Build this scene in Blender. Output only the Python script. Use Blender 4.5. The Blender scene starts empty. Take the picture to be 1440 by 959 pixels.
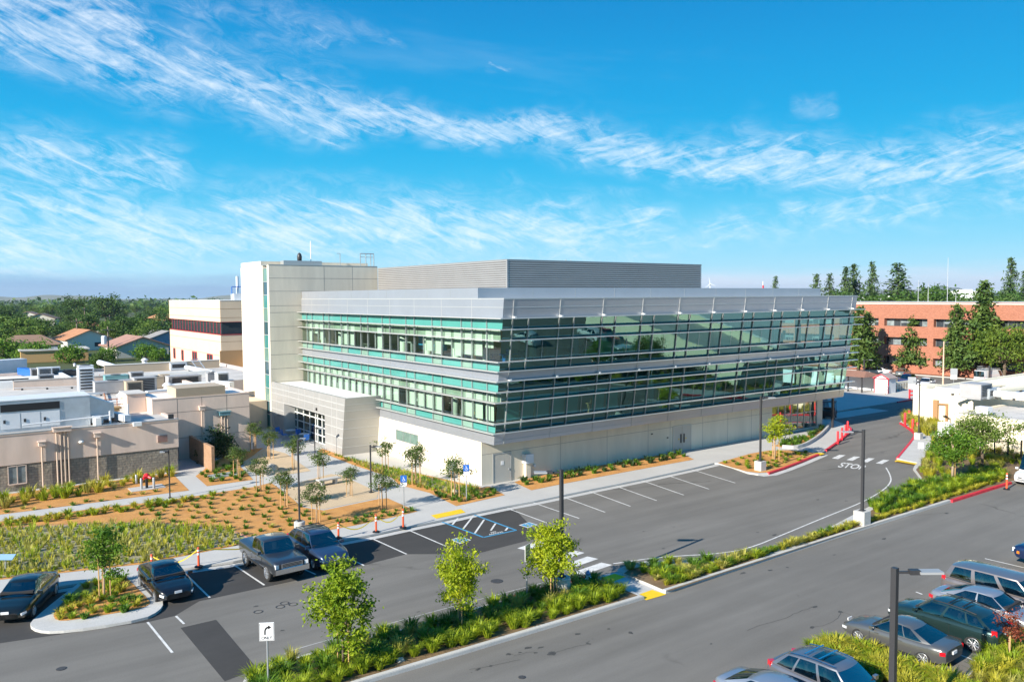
import bpy, bmesh, math, random
from mathutils import Vector, Matrix
PI = math.pi
rnd = random.Random(7)
S = bpy.context.scene
COL = S.collection
# ---------------------------------------------------------------- camera of the photograph (solved from its vanishing points)
CXP, CYP, FPX, CAMH = 720.0, 479.5, 1134.0, 14.3
RM = ((0.80654953, 0.03771906, -0.58996197), (-0.59113309, 0.04084448, -0.8055392), (-0.00628749, 0.9984533, 0.05524008))
def ray(x, y):
    a, b = (x-CXP)/FPX, -(y-CYP)/FPX
    return Vector([r[0]*a + r[1]*b - r[2] for r in RM])
def P(x, y, z=0.0):                 # point of the survey plane at height z
    r = ray(x, y); t = (z-CAMH)/r.z
    return Vector((r.x*t, r.y*t, z))
def PX(x, y, X):
    r = ray(x, y); t = X/r.x
    return Vector((X, r.y*t, CAMH+r.z*t))
def PY(x, y, Y):
    r = ray(x, y); t = Y/r.y
    return Vector((r.x*t, Y, CAMH+r.z*t))
def hgt(bx, by, tx, ty, z0=0.0):    # height of something standing at (bx,by) whose top is seen at (tx,ty)
    b = P(bx, by, z0); r = ray(tx, ty)
    t = math.hypot(b.x, b.y)/math.hypot(r.x, r.y)
    return CAMH+r.z*t
# ---------------------------------------------------------------- materials
MATS = {}
def mat(name, col, rough=0.7, metal=0.0, var=0.0, scale=1.0, bump=0.0, bscale=None, col2=None, spec=0.5, coat=0.0, transl=0.0, detail=5, dist=0.02, stretch=None):
    if name in MATS: return MATS[name]
    m = bpy.data.materials.new(name); m.use_nodes = True
    nt = m.node_tree; b = nt.nodes['Principled BSDF']
    b.inputs['Roughness'].default_value = rough; b.inputs['Metallic'].default_value = metal
    b.inputs['Specular IOR Level'].default_value = spec; b.inputs['Coat Weight'].default_value = coat
    b.inputs['Coat Roughness'].default_value = 0.03
    c1 = tuple(col)+(1,)
    b.inputs['Base Color'].default_value = c1
    tc = None
    if var > 0 or col2:
        tc = nt.nodes.new('ShaderNodeTexCoord')
        n = nt.nodes.new('ShaderNodeTexNoise'); n.inputs['Scale'].default_value = scale
        n.inputs['Detail'].default_value = detail; n.inputs['Roughness'].default_value = 0.65
        if stretch:
            mp = nt.nodes.new('ShaderNodeMapping'); mp.inputs['Scale'].default_value = stretch; nt.links.new(tc.outputs['Object'], mp.inputs['Vector']); nt.links.new(mp.outputs[0], n.inputs['Vector'])
        else: nt.links.new(tc.outputs['Object'], n.inputs['Vector'])
        r = nt.nodes.new('ShaderNodeValToRGB')
        r.color_ramp.elements[0].position = 0.32; r.color_ramp.elements[1].position = 0.68
        if col2: r.color_ramp.elements[0].color = c1; r.color_ramp.elements[1].color = tuple(col2)+(1,)
        else:
            r.color_ramp.elements[0].color = tuple(c*(1-var) for c in col)+(1,)
            r.color_ramp.elements[1].color = tuple(min(1, c*(1+var)) for c in col)+(1,)
        nt.links.new(n.outputs['Fac'], r.inputs['Fac']); nt.links.new(r.outputs['Color'], b.inputs['Base Color'])
    if bump > 0:
        tc = tc or nt.nodes.new('ShaderNodeTexCoord')
        n2 = nt.nodes.new('ShaderNodeTexNoise'); n2.inputs['Scale'].default_value = bscale or scale*4; n2.inputs['Detail'].default_value = 4
        nt.links.new(tc.outputs['Object'], n2.inputs['Vector'])
        bp = nt.nodes.new('ShaderNodeBump'); bp.inputs['Strength'].default_value = bump; bp.inputs['Distance'].default_value = dist
        nt.links.new(n2.outputs['Fac'], bp.inputs['Height']); nt.links.new(bp.outputs['Normal'], b.inputs['Normal'])
    if transl > 0:
        t = nt.nodes.new('ShaderNodeBsdfTranslucent'); mx = nt.nodes.new('ShaderNodeMixShader'); mx.inputs[0].default_value = transl
        src = b.inputs['Base Color'].links
        if src: nt.links.new(src[0].from_socket, t.inputs['Color'])
        else: t.inputs['Color'].default_value = c1
        o = nt.nodes['Material Output']
        nt.links.new(b.outputs[0], mx.inputs[1]); nt.links.new(t.outputs[0], mx.inputs[2]); nt.links.new(mx.outputs[0], o.inputs['Surface'])
    MATS[name] = m
    return m
def glass(name, tint, refl=0.18, rough=0.0, gcol=(0.85, 0.95, 0.92)):
    m = bpy.data.materials.new(name); m.use_nodes = True; nt = m.node_tree
    nt.nodes.remove(nt.nodes['Principled BSDF']); o = nt.nodes['Material Output']
    tr = nt.nodes.new('ShaderNodeBsdfTransparent'); tr.inputs['Color'].default_value = tuple(tint)+(1,)
    tcg = nt.nodes.new('ShaderNodeTexCoord'); ng = nt.nodes.new('ShaderNodeTexNoise'); ng.inputs['Scale'].default_value = .55; ng.inputs['Detail'].default_value = 2; nt.links.new(tcg.outputs['Object'], ng.inputs['Vector']); bg_ = nt.nodes.new('ShaderNodeBump'); bg_.inputs['Strength'].default_value = .35; bg_.inputs['Distance'].default_value = .02; nt.links.new(ng.outputs['Fac'], bg_.inputs['Height'])
    gl = nt.nodes.new('ShaderNodeBsdfGlossy'); nt.links.new(bg_.outputs['Normal'], gl.inputs['Normal']); gl.inputs['Roughness'].default_value = rough; gl.inputs['Color'].default_value = gcol+(1,)
    fr = nt.nodes.new('ShaderNodeFresnel'); fr.inputs['IOR'].default_value = 1.5
    ad = nt.nodes.new('ShaderNodeMath'); ad.operation = 'MULTIPLY_ADD'; ad.inputs[1].default_value = 1.0; ad.inputs[2].default_value = refl; ad.use_clamp = True
    mx = nt.nodes.new('ShaderNodeMixShader')
    nt.links.new(fr.outputs[0], ad.inputs[0]); nt.links.new(ad.outputs[0], mx.inputs[0])
    nt.links.new(tr.outputs[0], mx.inputs[1]); nt.links.new(gl.outputs[0], mx.inputs[2]); nt.links.new(mx.outputs[0], o.inputs['Surface'])
    MATS[name] = m
    return m
def ground_mat(name, base, dark, light, s1, s2, rough=0.9, bump=0.15, grain=18.0, spots=0.0):
    # worn ground: broad patches, fine grain, optional oil spots, all in world metres
    m = bpy.data.materials.new(name); m.use_nodes = True; nt = m.node_tree; b = nt.nodes['Principled BSDF']
    b.inputs['Roughness'].default_value = rough; b.inputs['Specular IOR Level'].default_value = 0.25
    tc = nt.nodes.new('ShaderNodeTexCoord')
    def noise(sc, det, rg=0.6, stretch=None):
        v = tc.outputs['Object']
        if stretch:
            mp = nt.nodes.new('ShaderNodeMapping'); mp.inputs['Scale'].default_value = stretch
            nt.links.new(v, mp.inputs['Vector']); v = mp.outputs['Vector']
        n = nt.nodes.new('ShaderNodeTexNoise'); n.inputs['Scale'].default_value = sc; n.inputs['Detail'].default_value = det; n.inputs['Roughness'].default_value = rg
        nt.links.new(v, n.inputs['Vector']); return n.outputs['Fac']
    def ramp(f, p0, p1, c0, c1):
        r = nt.nodes.new('ShaderNodeValToRGB'); e = r.color_ramp.elements
        e[0].position, e[1].position = p0, p1; e[0].color, e[1].color = tuple(c0)+(1,), tuple(c1)+(1,)
        nt.links.new(f, r.inputs['Fac']); return r.outputs['Color']
    def mix(a, c, f, mode='MIX'):
        x = nt.nodes.new('ShaderNodeMix'); x.data_type = 'RGBA'; x.blend_type = mode
        if isinstance(f, float): x.inputs[0].default_value = f
        else: nt.links.new(f, x.inputs[0])
        nt.links.new(a, x.inputs[6]); nt.links.new(c, x.inputs[7]); return x.outputs[2]
    c = ramp(noise(s1, 6), 0.35, 0.68, dark, base)
    c = mix(c, ramp(noise(s2, 5, 0.7, (0.35, 1, 1)), 0.35, 0.75, base, light), 0.45)
    g = noise(grain, 3, 0.8)
    c = mix(c, ramp(g, 0.3, 0.7, (0.72,)*3, (1.0,)*3), 0.8, 'MULTIPLY')
    if spots:
        c = mix(c, ramp(noise(spots, 5, 0.8), 0.285, 0.33, (0.50,)*3, (1.0,)*3), 0.85, 'MULTIPLY')
        c = mix(c, ramp(noise(0.7, 4, 0.6, (0.06, 1, 1)), 0.38, 0.62, (0.86,)*3, (1.06,)*3), 0.8, 'MULTIPLY')
        vo = nt.nodes.new('ShaderNodeTexVoronoi'); vo.feature = 'DISTANCE_TO_EDGE'; vo.inputs['Scale'].default_value = 0.11
        wn = nt.nodes.new('ShaderNodeTexNoise'); wn.inputs['Scale'].default_value = 0.8; wn.inputs['Detail'].default_value = 4
        wm = nt.nodes.new('ShaderNodeMix'); wm.data_type = 'VECTOR'; wm.inputs[0].default_value = 0.62
        nt.links.new(tc.outputs['Object'], wn.inputs['Vector']); nt.links.new(tc.outputs['Object'], wm.inputs[4]); nt.links.new(wn.outputs['Color'], wm.inputs[5]); nt.links.new(wm.outputs[1], vo.inputs['Vector'])
        crk = ramp(vo.outputs['Distance'], 0.0, 0.006, (0.55,)*3, (1.0,)*3); msk = noise(0.12, 2)
        mr = nt.nodes.new('ShaderNodeMapRange'); nt.links.new(msk, mr.inputs[0]); mr.inputs[1].default_value = .52; mr.inputs[2].default_value = .6
        c = mix(c, crk, mr.outputs[0], 'MULTIPLY')
    nt.links.new(c, b.inputs['Base Color'])
    bp = nt.nodes.new('ShaderNodeBump'); bp.inputs['Strength'].default_value = bump; bp.inputs['Distance'].default_value = 0.03
    nt.links.new(g, bp.inputs['Height']); nt.links.new(bp.outputs['Normal'], b.inputs['Normal'])
    MATS[name] = m
    return m
def brick_mat(name, c1, c2, mortar, sx, sy, scale=1.0, vert='Z', bump=0.4):
    m = bpy.data.materials.new(name); m.use_nodes = True; nt = m.node_tree; b = nt.nodes['Principled BSDF']
    b.inputs['Roughness'].default_value = 0.9
    tc = nt.nodes.new('ShaderNodeTexCoord'); sp = nt.nodes.new('ShaderNodeSeparateXYZ'); ad = nt.nodes.new('ShaderNodeMath'); cb = nt.nodes.new('ShaderNodeCombineXYZ')
    nt.links.new(tc.outputs['Object'], sp.inputs[0]); nt.links.new(sp.outputs[0], ad.inputs[0]); nt.links.new(sp.outputs[1], ad.inputs[1])
    nt.links.new(ad.outputs[0], cb.inputs[0]); nt.links.new(sp.outputs[2], cb.inputs[1])
    br = nt.nodes.new('ShaderNodeTexBrick'); br.inputs['Color1'].default_value = tuple(c1)+(1,); br.inputs['Color2'].default_value = tuple(c2)+(1,)
    br.inputs['Mortar'].default_value = tuple(mortar)+(1,); br.inputs['Scale'].default_value = scale
    br.inputs['Brick Width'].default_value = sx; br.inputs['Row Height'].default_value = sy; br.inputs['Mortar Size'].default_value = 0.012
    nt.links.new(cb.outputs[0], br.inputs['Vector'])
    n = nt.nodes.new('ShaderNodeTexNoise'); n.inputs['Scale'].default_value = 5; n.inputs['Detail'].default_value = 5
    nt.links.new(tc.outputs['Object'], n.inputs['Vector'])
    r = nt.nodes.new('ShaderNodeValToRGB'); r.color_ramp.elements[0].position = 0.3; r.color_ramp.elements[0].color = (0.7, 0.7, 0.7, 1); r.color_ramp.elements[1].position = 0.7
    nt.links.new(n.outputs['Fac'], r.inputs['Fac'])
    x = nt.nodes.new('ShaderNodeMix'); x.data_type = 'RGBA'; x.blend_type = 'MULTIPLY'; x.inputs[0].default_value = 0.8
    nt.links.new(br.outputs['Color'], x.inputs[6]); nt.links.new(r.outputs['Color'], x.inputs[7]); nt.links.new(x.outputs[2], b.inputs['Base Color'])
    bp = nt.nodes.new('ShaderNodeBump'); bp.inputs['Strength'].default_value = bump; bp.inputs['Distance'].default_value = 0.03
    nt.links.new(n.outputs['Fac'], bp.inputs['Height']); nt.links.new(bp.outputs['Normal'], b.inputs['Normal'])
    MATS[name] = m
    return m
# ---------------------------------------------------------------- mesh builder
class MB:
    def __init__(s): s.v = []; s.f = []; s.fm = []; s.mi = 0
    def face(s, pts):
        i = len(s.v); s.v += [tuple(p) for p in pts]; s.f.append(tuple(range(i, i+len(pts)))); s.fm.append(s.mi)
    def mesh(s, vs, fs):
        i = len(s.v); s.v += [tuple(p) for p in vs]
        for f in fs: s.f.append(tuple(i+k for k in f)); s.fm.append(s.mi)
    def box(s, x0, x1, y0, y1, z0, z1):
        s.mesh([(x0,y0,z0),(x1,y0,z0),(x1,y1,z0),(x0,y1,z0),(x0,y0,z1),(x1,y0,z1),(x1,y1,z1),(x0,y1,z1)],
               [(3,2,1,0),(4,5,6,7),(0,1,5,4),(1,2,6,5),(2,3,7,6),(3,0,4,7)])
    def obox(s, c, d, rz=0.0, rx=0.0, ry=0.0):
        M = Matrix.Translation(Vector(c)) @ Matrix.Rotation(rz,4,'Z') @ Matrix.Rotation(ry,4,'Y') @ Matrix.Rotation(rx,4,'X')
        a, b, e = d[0]/2, d[1]/2, d[2]/2
        s.mesh([M @ Vector(p) for p in [(-a,-b,-e),(a,-b,-e),(a,b,-e),(-a,b,-e),(-a,-b,e),(a,-b,e),(a,b,e),(-a,b,e)]],
               [(3,2,1,0),(4,5,6,7),(0,1,5,4),(1,2,6,5),(2,3,7,6),(3,0,4,7)])
    def tube(s, p0, p1, r0, r1=None, n=8, cap=True):
        r1 = r0 if r1 is None else r1
        p0, p1 = Vector(p0), Vector(p1); d = (p1-p0)
        if d.length < 1e-6: return
        d.normalize(); u = d.orthogonal().normalized(); w = d.cross(u)
        vs = []
        for p, r in ((p0, r0), (p1, r1)):
            for k in range(n):
                a = 2*PI*k/n; vs.append(p + u*(r*math.cos(a)) + w*(r*math.sin(a)))
        fs = [(k, (k+1) % n, n+(k+1) % n, n+k) for k in range(n)]
        if cap: fs += [tuple(range(n-1, -1, -1)), tuple(range(n, 2*n))]
        s.mesh(vs, fs)
    def lathe(s, prof, c=(0,0,0), n=16):
        vs = []; fs = []
        for r, z in prof:
            for k in range(n):
                a = 2*PI*k/n; vs.append((c[0]+r*math.cos(a), c[1]+r*math.sin(a), c[2]+z))
        for j in range(len(prof)-1):
            for k in range(n): fs.append((j*n+k, j*n+(k+1) % n, (j+1)*n+(k+1) % n, (j+1)*n+k))
        fs.append(tuple(range(n-1, -1, -1))); fs.append(tuple(range((len(prof)-1)*n, len(prof)*n)))
        s.mesh(vs, fs)
    def prism(s, pts, z0, z1):
        pts = [(p[0], p[1]) for p in pts]
        if sum(pts[i-1][0]*pts[i][1]-pts[i][0]*pts[i-1][1] for i in range(len(pts))) < 0: pts = pts[::-1]
        n = len(pts)
        s.mesh([(x,y,z0) for x,y in pts]+[(x,y,z1) for x,y in pts], [(k,(k+1)%n,n+(k+1)%n,n+k) for k in range(n)]+[tuple(range(n,2*n))])
    def sheet(s, pts, z):
        pts = [(p[0], p[1]) for p in pts]
        if sum(pts[i-1][0]*pts[i][1]-pts[i][0]*pts[i-1][1] for i in range(len(pts))) < 0: pts = pts[::-1]
        s.face([(x,y,z) for x,y in pts])
    def strip(s, line, w, z0, z1=None):            # a band of width w centred on a polyline; z1 makes it a solid kerb
        L = [Vector((p[0], p[1])) for p in line]; a = []; b = []
        for i, p in enumerate(L):
            d = (L[min(i+1, len(L)-1)]-L[max(i-1, 0)]).normalized(); nrm = Vector((-d.y, d.x))
            a.append(p+nrm*w/2); b.append(p-nrm*w/2)
        for i in range(len(L)-1):
            q = [b[i], b[i+1], a[i+1], a[i]]
            if z1 is None: s.face([(p.x,p.y,z0) for p in q])
            else:
                s.mesh([(p.x,p.y,z0) for p in q]+[(p.x,p.y,z1) for p in q], [(4,5,6,7),(0,1,5,4),(2,3,7,6)]+([(3,0,4,7)] if i == 0 else [])+([(1,2,6,5)] if i == len(L)-2 else []))
    def build(s, name, material, parent=None, smooth=False, angle=None):
        me = bpy.data.meshes.new(name); me.from_pydata(s.v, [], s.f)
        ms = material if isinstance(material, (list, tuple)) else [material]
        for m in ms: me.materials.append(m)
        if len(ms) > 1: me.polygons.foreach_set('material_index', s.fm)
        if smooth or angle:
            me.polygons.foreach_set('use_smooth', [True]*len(me.polygons))
            if angle: me.set_sharp_from_angle(angle=math.radians(angle))
        me.update()
        return link(name, me, parent)
def link(name, me, parent=None):
    o = bpy.data.objects.new(name, me); COL.objects.link(o)
    if parent is not None:
        o.parent = parent; o.matrix_parent_inverse = WINV.get(parent.name, Matrix.Identity(4)).copy()
    return o
WINV = {}
KIDS = {}
def thing(name, label, cat, loc=(0,0,0), rz=0.0, group=None, local=False):
    # an Empty at the thing's base; parts of unique things are written in world metres unless local
    o = bpy.data.objects.new(name, None); COL.objects.link(o)
    o.location = loc; o.rotation_euler = (0,0,rz); o.empty_display_size = 0.3
    if not local: WINV[o.name] = (Matrix.Translation(Vector(loc)) @ Matrix.Rotation(rz,4,'Z')).inverted()
    return tag(o, label, cat, group)
def tag(o, label=None, cat=None, group=None, kind=None):
    if label: o['label'] = label
    if cat: o['category'] = cat
    if group: o['group'] = group
    if kind: o['kind'] = kind
    return o
def kids(o):
    return [c for c in COL.objects if c.parent == o]
def copy_tree(o, parent=None, tree=None):
    if tree is None: tree = snapshot(o)
    c = o.copy(); COL.objects.link(c)
    if parent is not None: c.parent = parent
    for ch, sub in tree: copy_tree(ch, c, sub)
    return c
def snapshot(o):
    return [(c, snapshot(c)) for c in list(o.children)]
def place(proto, first, loc, rz, label=None, scale=1.0, group=None, tree=None):
    o = proto if first else copy_tree(proto, None, tree)
    o.location = loc; o.rotation_euler = (0,0,rz); o.scale = (scale,)*3 if not isinstance(scale, tuple) else scale
    if label: o['label'] = label
    if group: o['group'] = group
    return o
def struct(name, mb, m, **k):
    return tag(mb.build(name, m, **k), kind='structure')
# ---------------------------------------------------------------- palette (real-world base colours)
M_asph = ground_mat('asphalt_worn', (0.205,0.193,0.172), (0.152,0.143,0.128), (0.270,0.254,0.228), 0.10, 0.42, spots=0.42)
M_asph2 = ground_mat('asphalt_new', (0.066,0.063,0.060), (0.046,0.045,0.044), (0.094,0.090,0.085), 0.25, 0.8)
M_conc = ground_mat('concrete_walk', (0.56,0.545,0.51), (0.47,0.455,0.43), (0.63,0.61,0.575), 0.3, 0.9, bump=0.08)
M_kerb = ground_mat('concrete_kerb', (0.58,0.57,0.54), (0.45,0.44,0.42), (0.66,0.645,0.61), 0.8, 2.5, bump=0.1)
M_mulch = ground_mat('bark_mulch', (0.68,0.33,0.095), (0.44,0.18,0.045), (0.74,0.44,0.19), 0.9, 4.0, bump=1.0, grain=9.0)
M_gravel = ground_mat('swale_gravel', (0.36,0.33,0.22), (0.24,0.22,0.13), (0.46,0.42,0.32), 0.7, 3.0, bump=1.0, grain=6.0)
M_dg = ground_mat('decomposed_granite', (0.66,0.50,0.32), (0.52,0.39,0.25), (0.66,0.53,0.37), 0.5, 1.5, bump=0.1)
M_soil = ground_mat('planting_soil', (0.23,0.15,0.08), (0.13,0.085,0.045), (0.34,0.25,0.15), 0.7, 2.0, bump=1.0, grain=6.0)
M_field = ground_mat('far_field', (0.09,0.11,0.04), (0.05,0.075,0.025), (0.16,0.15,0.075), 0.01, 0.05, grain=0.5)
M_white = mat('road_paint_white', (0.62,0.61,0.58), 0.8, var=0.22, scale=2.5)
M_blue = mat('road_paint_blue', (0.05,0.27,0.46), 0.75, var=0.12, scale=3)
M_red = mat('kerb_paint_red', (0.62,0.025,0.045), 0.6, var=0.15, scale=3)
M_yel = mat('tactile_yellow', (0.80,0.52,0.01), 0.7, var=0.06, scale=4, bump=0.4, bscale=20)
M_cream = mat('cream_concrete', (0.70,0.635,0.51), 0.85, var=0.075, scale=0.9, stretch=(1,1,.16), bump=0.05, bscale=10)
M_joint = mat('panel_joint', (0.30,0.28,0.25), 0.9)
M_metal = mat('aluminium_panel', (0.44,0.46,0.50), 0.40, 0.62, var=0.04, scale=0.4)
M_fin = mat('aluminium_fin', (0.62,0.62,0.60), 0.38, 0.5)
M_ribs = mat('screen_ribs', (0.42,0.41,0.40), 0.45, 0.5, var=0.04, scale=0.6)
M_mull = mat('mullion_metal', (0.45,0.47,0.47), 0.4, 0.6)
M_teal = mat('teal_spandrel', (0.075,0.30,0.27), 0.08, var=0.08, scale=0.5, coat=0.6)
M_tealL = mat('pale_spandrel', (0.20,0.33,0.27), 0.12, var=0.12, scale=0.7, coat=0.5)
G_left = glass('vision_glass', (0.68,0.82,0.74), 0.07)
G_right = glass('vision_glass_shade_tint', (0.30,0.56,0.53), 0.20, 0.0, (0.38,0.72,0.69))  # darker copy of the vision glass, shaded facade's dark teal put into its tints
G_dark = glass('storefront_glass', (0.35,0.45,0.42), 0.12)
M_blind = mat('roller_blind', (0.80,0.84,0.78), 0.8)
M_inwall = mat('interior_wall', (0.46,0.44,0.33), 0.9, var=0.3, scale=0.5)
M_infloor = mat('interior_floor', (0.20,0.19,0.17), 0.7)
M_roofw = mat('white_roof_membrane', (0.80,0.79,0.76), 0.7, var=0.06, scale=0.5)
M_roofg = mat('grey_roof_membrane', (0.54,0.51,0.47), 0.85, var=0.18, scale=0.35)
M_stucco = mat('stucco_tan', (0.68,0.54,0.45), 0.92, var=0.09, scale=0.8, stretch=(1,1,.3), bump=0.15, bscale=12)
M_split = brick_mat('split_face_block', (0.36,0.315,0.25), (0.26,0.23,0.19), (0.18,0.16,0.14), 0.4, 0.2, 1.0, bump=1.0)
M_tan = mat('tan_stucco', (0.68,0.53,0.37), 0.9, var=0.05, scale=0.3, bump=0.1, bscale=10)
M_creamw = mat('cream_stucco', (0.80,0.72,0.55), 0.9, var=0.04, scale=0.4, bump=0.08, bscale=10)
M_brick = brick_mat('orange_brick', (0.42,0.158,0.095), (0.335,0.118,0.068), (0.40,0.22,0.15), 0.4, 0.13, 1.0, bump=0.2)
M_bwall = brick_mat('tan_block', (0.42,0.25,0.15), (0.36,0.21,0.12), (0.30,0.20,0.13), 0.45, 0.22, 1.0, bump=0.3)
M_redtrim = mat('red_trim', (0.45,0.04,0.06), 0.5)
M_win = mat('dark_window', (0.035,0.045,0.055), 0.05, spec=0.8)
M_winl = mat('window_shade', (0.20,0.24,0.25), 0.15, var=0.4, scale=1.2)
M_galv = mat('galvanised_steel', (0.50,0.55,0.60), 0.42, 0.55, var=0.1, scale=1.5)
M_acw = mat('unit_white_paint', (0.66,0.68,0.70), 0.5, var=0.06, scale=1.0)
M_acg = mat('unit_grey_paint', (0.36,0.36,0.37), 0.6, var=0.1, scale=1.0)
M_act = mat('unit_teal_paint', (0.16,0.33,0.34), 0.6)
M_actan = mat('unit_tan_paint', (0.46,0.37,0.27), 0.6)
M_rust = mat('rusty_steel', (0.34,0.15,0.08), 0.8, var=0.3, scale=3)
M_dark = mat('dark_bronze_pole', (0.035,0.035,0.038), 0.45)
M_black = mat('black_plastic', (0.012,0.012,0.014), 0.5)
M_lens = mat('lamp_lens', (0.75,0.76,0.74), 0.3)
M_steel = mat('sign_post_steel', (0.42,0.44,0.46), 0.45, 0.6)
M_signw = mat('sign_white', (0.80,0.80,0.80), 0.4)
M_signb = mat('sign_blue', (0.02,0.13,0.48), 0.4)
M_orange = mat('delineator_orange', (0.75,0.10,0.03), 0.5)
M_redp = mat('bollard_red', (0.70,0.02,0.03), 0.45)
M_bluep = mat('chair_blue', (0.02,0.16,0.58), 0.4)
M_wood = mat('stake_wood', (0.50,0.30,0.13), 0.85, var=0.15, scale=6)
M_bark = mat('bark', (0.13,0.095,0.065), 0.95, var=0.3, scale=6, bump=0.6, bscale=14)
M_barkl = mat('pale_bark', (0.34,0.26,0.18), 0.95, var=0.25, scale=6)
def leafmat(n, a, b, t=0.35, sc=1.3): return mat(n, a, 0.55, col2=b, scale=sc, transl=t, spec=0.3, detail=3)
L_sap = leafmat('leaf_sapling', (0.05,0.10,0.018), (0.14,0.20,0.04))
L_bright = leafmat('leaf_bright', (0.17,0.28,0.010), (0.52,0.55,0.022), 0.45)
L_green = leafmat('leaf_green', (0.05,0.15,0.012), (0.19,0.31,0.025), 0.38)
L_dark = leafmat('leaf_dark', (0.018,0.05,0.012), (0.05,0.10,0.022), 0.2)
L_con = leafmat('conifer_needles', (0.04,0.10,0.018), (0.13,0.19,0.035), 0.2, 0.7)
L_olive = leafmat('leaf_olive', (0.07,0.10,0.03), (0.15,0.17,0.06), 0.25)
L_far = leafmat('leaf_far', (0.055,0.13,0.014), (0.17,0.25,0.032), 0.2, 0.12)
L_far2 = leafmat('leaf_far_dark', (0.03,0.09,0.014), (0.10,0.165,0.026), 0.2, 0.12)
L_red = leafmat('leaf_red', (0.16,0.03,0.02), (0.30,0.08,0.03), 0.3)
L_grass = leafmat('grass_green', (0.15,0.25,0.010), (0.44,0.50,0.03), 0.38, 2.5)
L_grassy = leafmat('grass_yellow', (0.32,0.32,0.025), (0.60,0.54,0.06), 0.4, 2.0)
L_grassd = leafmat('grass_dark', (0.05,0.14,0.010), (0.17,0.28,0.02), 0.3, 2.5)
L_straw = leafmat('grass_straw', (0.27,0.29,0.04), (0.56,0.50,0.13), 0.35, 2.0)
# ---------------------------------------------------------------- ground, roads, kerbs and painted markings
def pp(L, z=0.0): return [P(x, y, z) for x, y in L]
def inset(pts, d):
    pts = [Vector((p[0], p[1])) for p in pts]
    if sum(pts[i-1].x*pts[i].y-pts[i].x*pts[i-1].y for i in range(len(pts))) < 0: pts = pts[::-1]
    out = []
    n = len(pts)
    for i in range(n):
        a, b, c = pts[i-1], pts[i], pts[(i+1) % n]
        d1, d2 = (b-a).normalized(), (c-b).normalized()
        n1, n2 = Vector((-d1.y, d1.x)), Vector((-d2.y, d2.x))
        m = (n1+n2); m = m.normalized() if m.length > 1e-3 else n1
        k = max(0.35, m.dot(n1)); out.append(b+m*(d/k))
    return out
def smooth(L, it=2):
    for _ in range(it):
        q = [L[0]]
        for a, b in zip(L, L[1:]):
            q += [(a[0]*.75+b[0]*.25, a[1]*.75+b[1]*.25), (a[0]*.25+b[0]*.75, a[1]*.25+b[1]*.75)]
        L = q+[L[-1]]
    return L
_txt = {}
def text_mesh(s):
    if s in _txt: return _txt[s]
    cu = bpy.data.curves.new('lettering', 'FONT'); cu.body = s; cu.size = 1.0; cu.offset = .018
    o = bpy.data.objects.new('lettering', cu); COL.objects.link(o)
    dg = bpy.context.evaluated_depsgraph_get(); me = bpy.data.meshes.new_from_object(o.evaluated_get(dg))
    vs = [v.co.copy() for v in me.vertices]; fs = [tuple(p.vertices) for p in me.polygons]
    bpy.data.objects.remove(o); bpy.data.curves.remove(cu); bpy.data.meshes.remove(me)
    x0, x1 = min(v.x for v in vs), max(v.x for v in vs); y0, y1 = min(v.y for v in vs), max(v.y for v in vs)
    _txt[s] = ([((v.x-x0)/(x1-x0), (v.y-y0)/(y1-y0)) for v in vs], fs)
    return _txt[s]
def quad_map(c00, c10, c11, c01):
    a, b, c, d = map(Vector, (c00, c10, c11, c01))
    return lambda u, v: (a*(1-u)+b*u)*(1-v)+(d*(1-u)+c*u)*v
def put_text(mb, s, f):
    vs, fs = text_mesh(s); mb.mesh([f(u, v) for u, v in vs], fs)
def wheelchair(mb, f):                                  # the access symbol in a unit square
    def seg(p, q, w):
        p, q = Vector(p), Vector(q); d = (q-p).normalized(); n = Vector((-d.y, d.x))*w/2
        mb.face([f(*(p-n)), f(*(q-n)), f(*(q+n)), f(*(p+n))])
    def disc(c, r, n=10): mb.face([f(c[0]+r*math.cos(2*PI*k/n), c[1]+r*math.sin(2*PI*k/n)) for k in range(n)])
    disc((.45,.86), .075); seg((.45,.76), (.47,.45), .085); seg((.46,.64), (.66,.64), .06); seg((.43,.45), (.70,.45), .075); seg((.68,.47), (.78,.20), .075); seg((.76,.20), (.88,.23), .06)
    for k in range(3, 15):
        a, b = math.radians(100+k*17), math.radians(117+k*17)
        seg((.47+.23*math.cos(a), .34+.23*math.sin(a)), (.47+.23*math.cos(b), .34+.23*math.sin(b)), .06)

b = MB(); b.sheet([(-9000,-3000),(9000,-3000),(9000,12000),(-9000,12000)], -0.06); struct('ground', b, M_field)
b = MB(); b.sheet([(-90,-110),(215,-110),(215,135),(-90,135)], 0.0); struct('parking_lot', b, M_asph)
# darker new asphalt under the stalls along the building
b = MB()
b.sheet(pp([(-160,935),(0,904),(150,882),(207,874.5),(246,865.5),(280,845),(444,810),(500,797.5),(571.7,779),(630,778.7),(676.7,776.7),(720,765.5),(762,755),(720,712),(622,732),(430,771),(180,811),(0,841),(-160,868)]), 0.004)
struct('new_asphalt', b, M_asph2)
b = MB(); b.sheet(pp([(253.8,882.5),(303.8,871),(362,940),(316,957.5)]), 0.004); struct('asphalt_patch', b, M_asph2)
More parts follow.
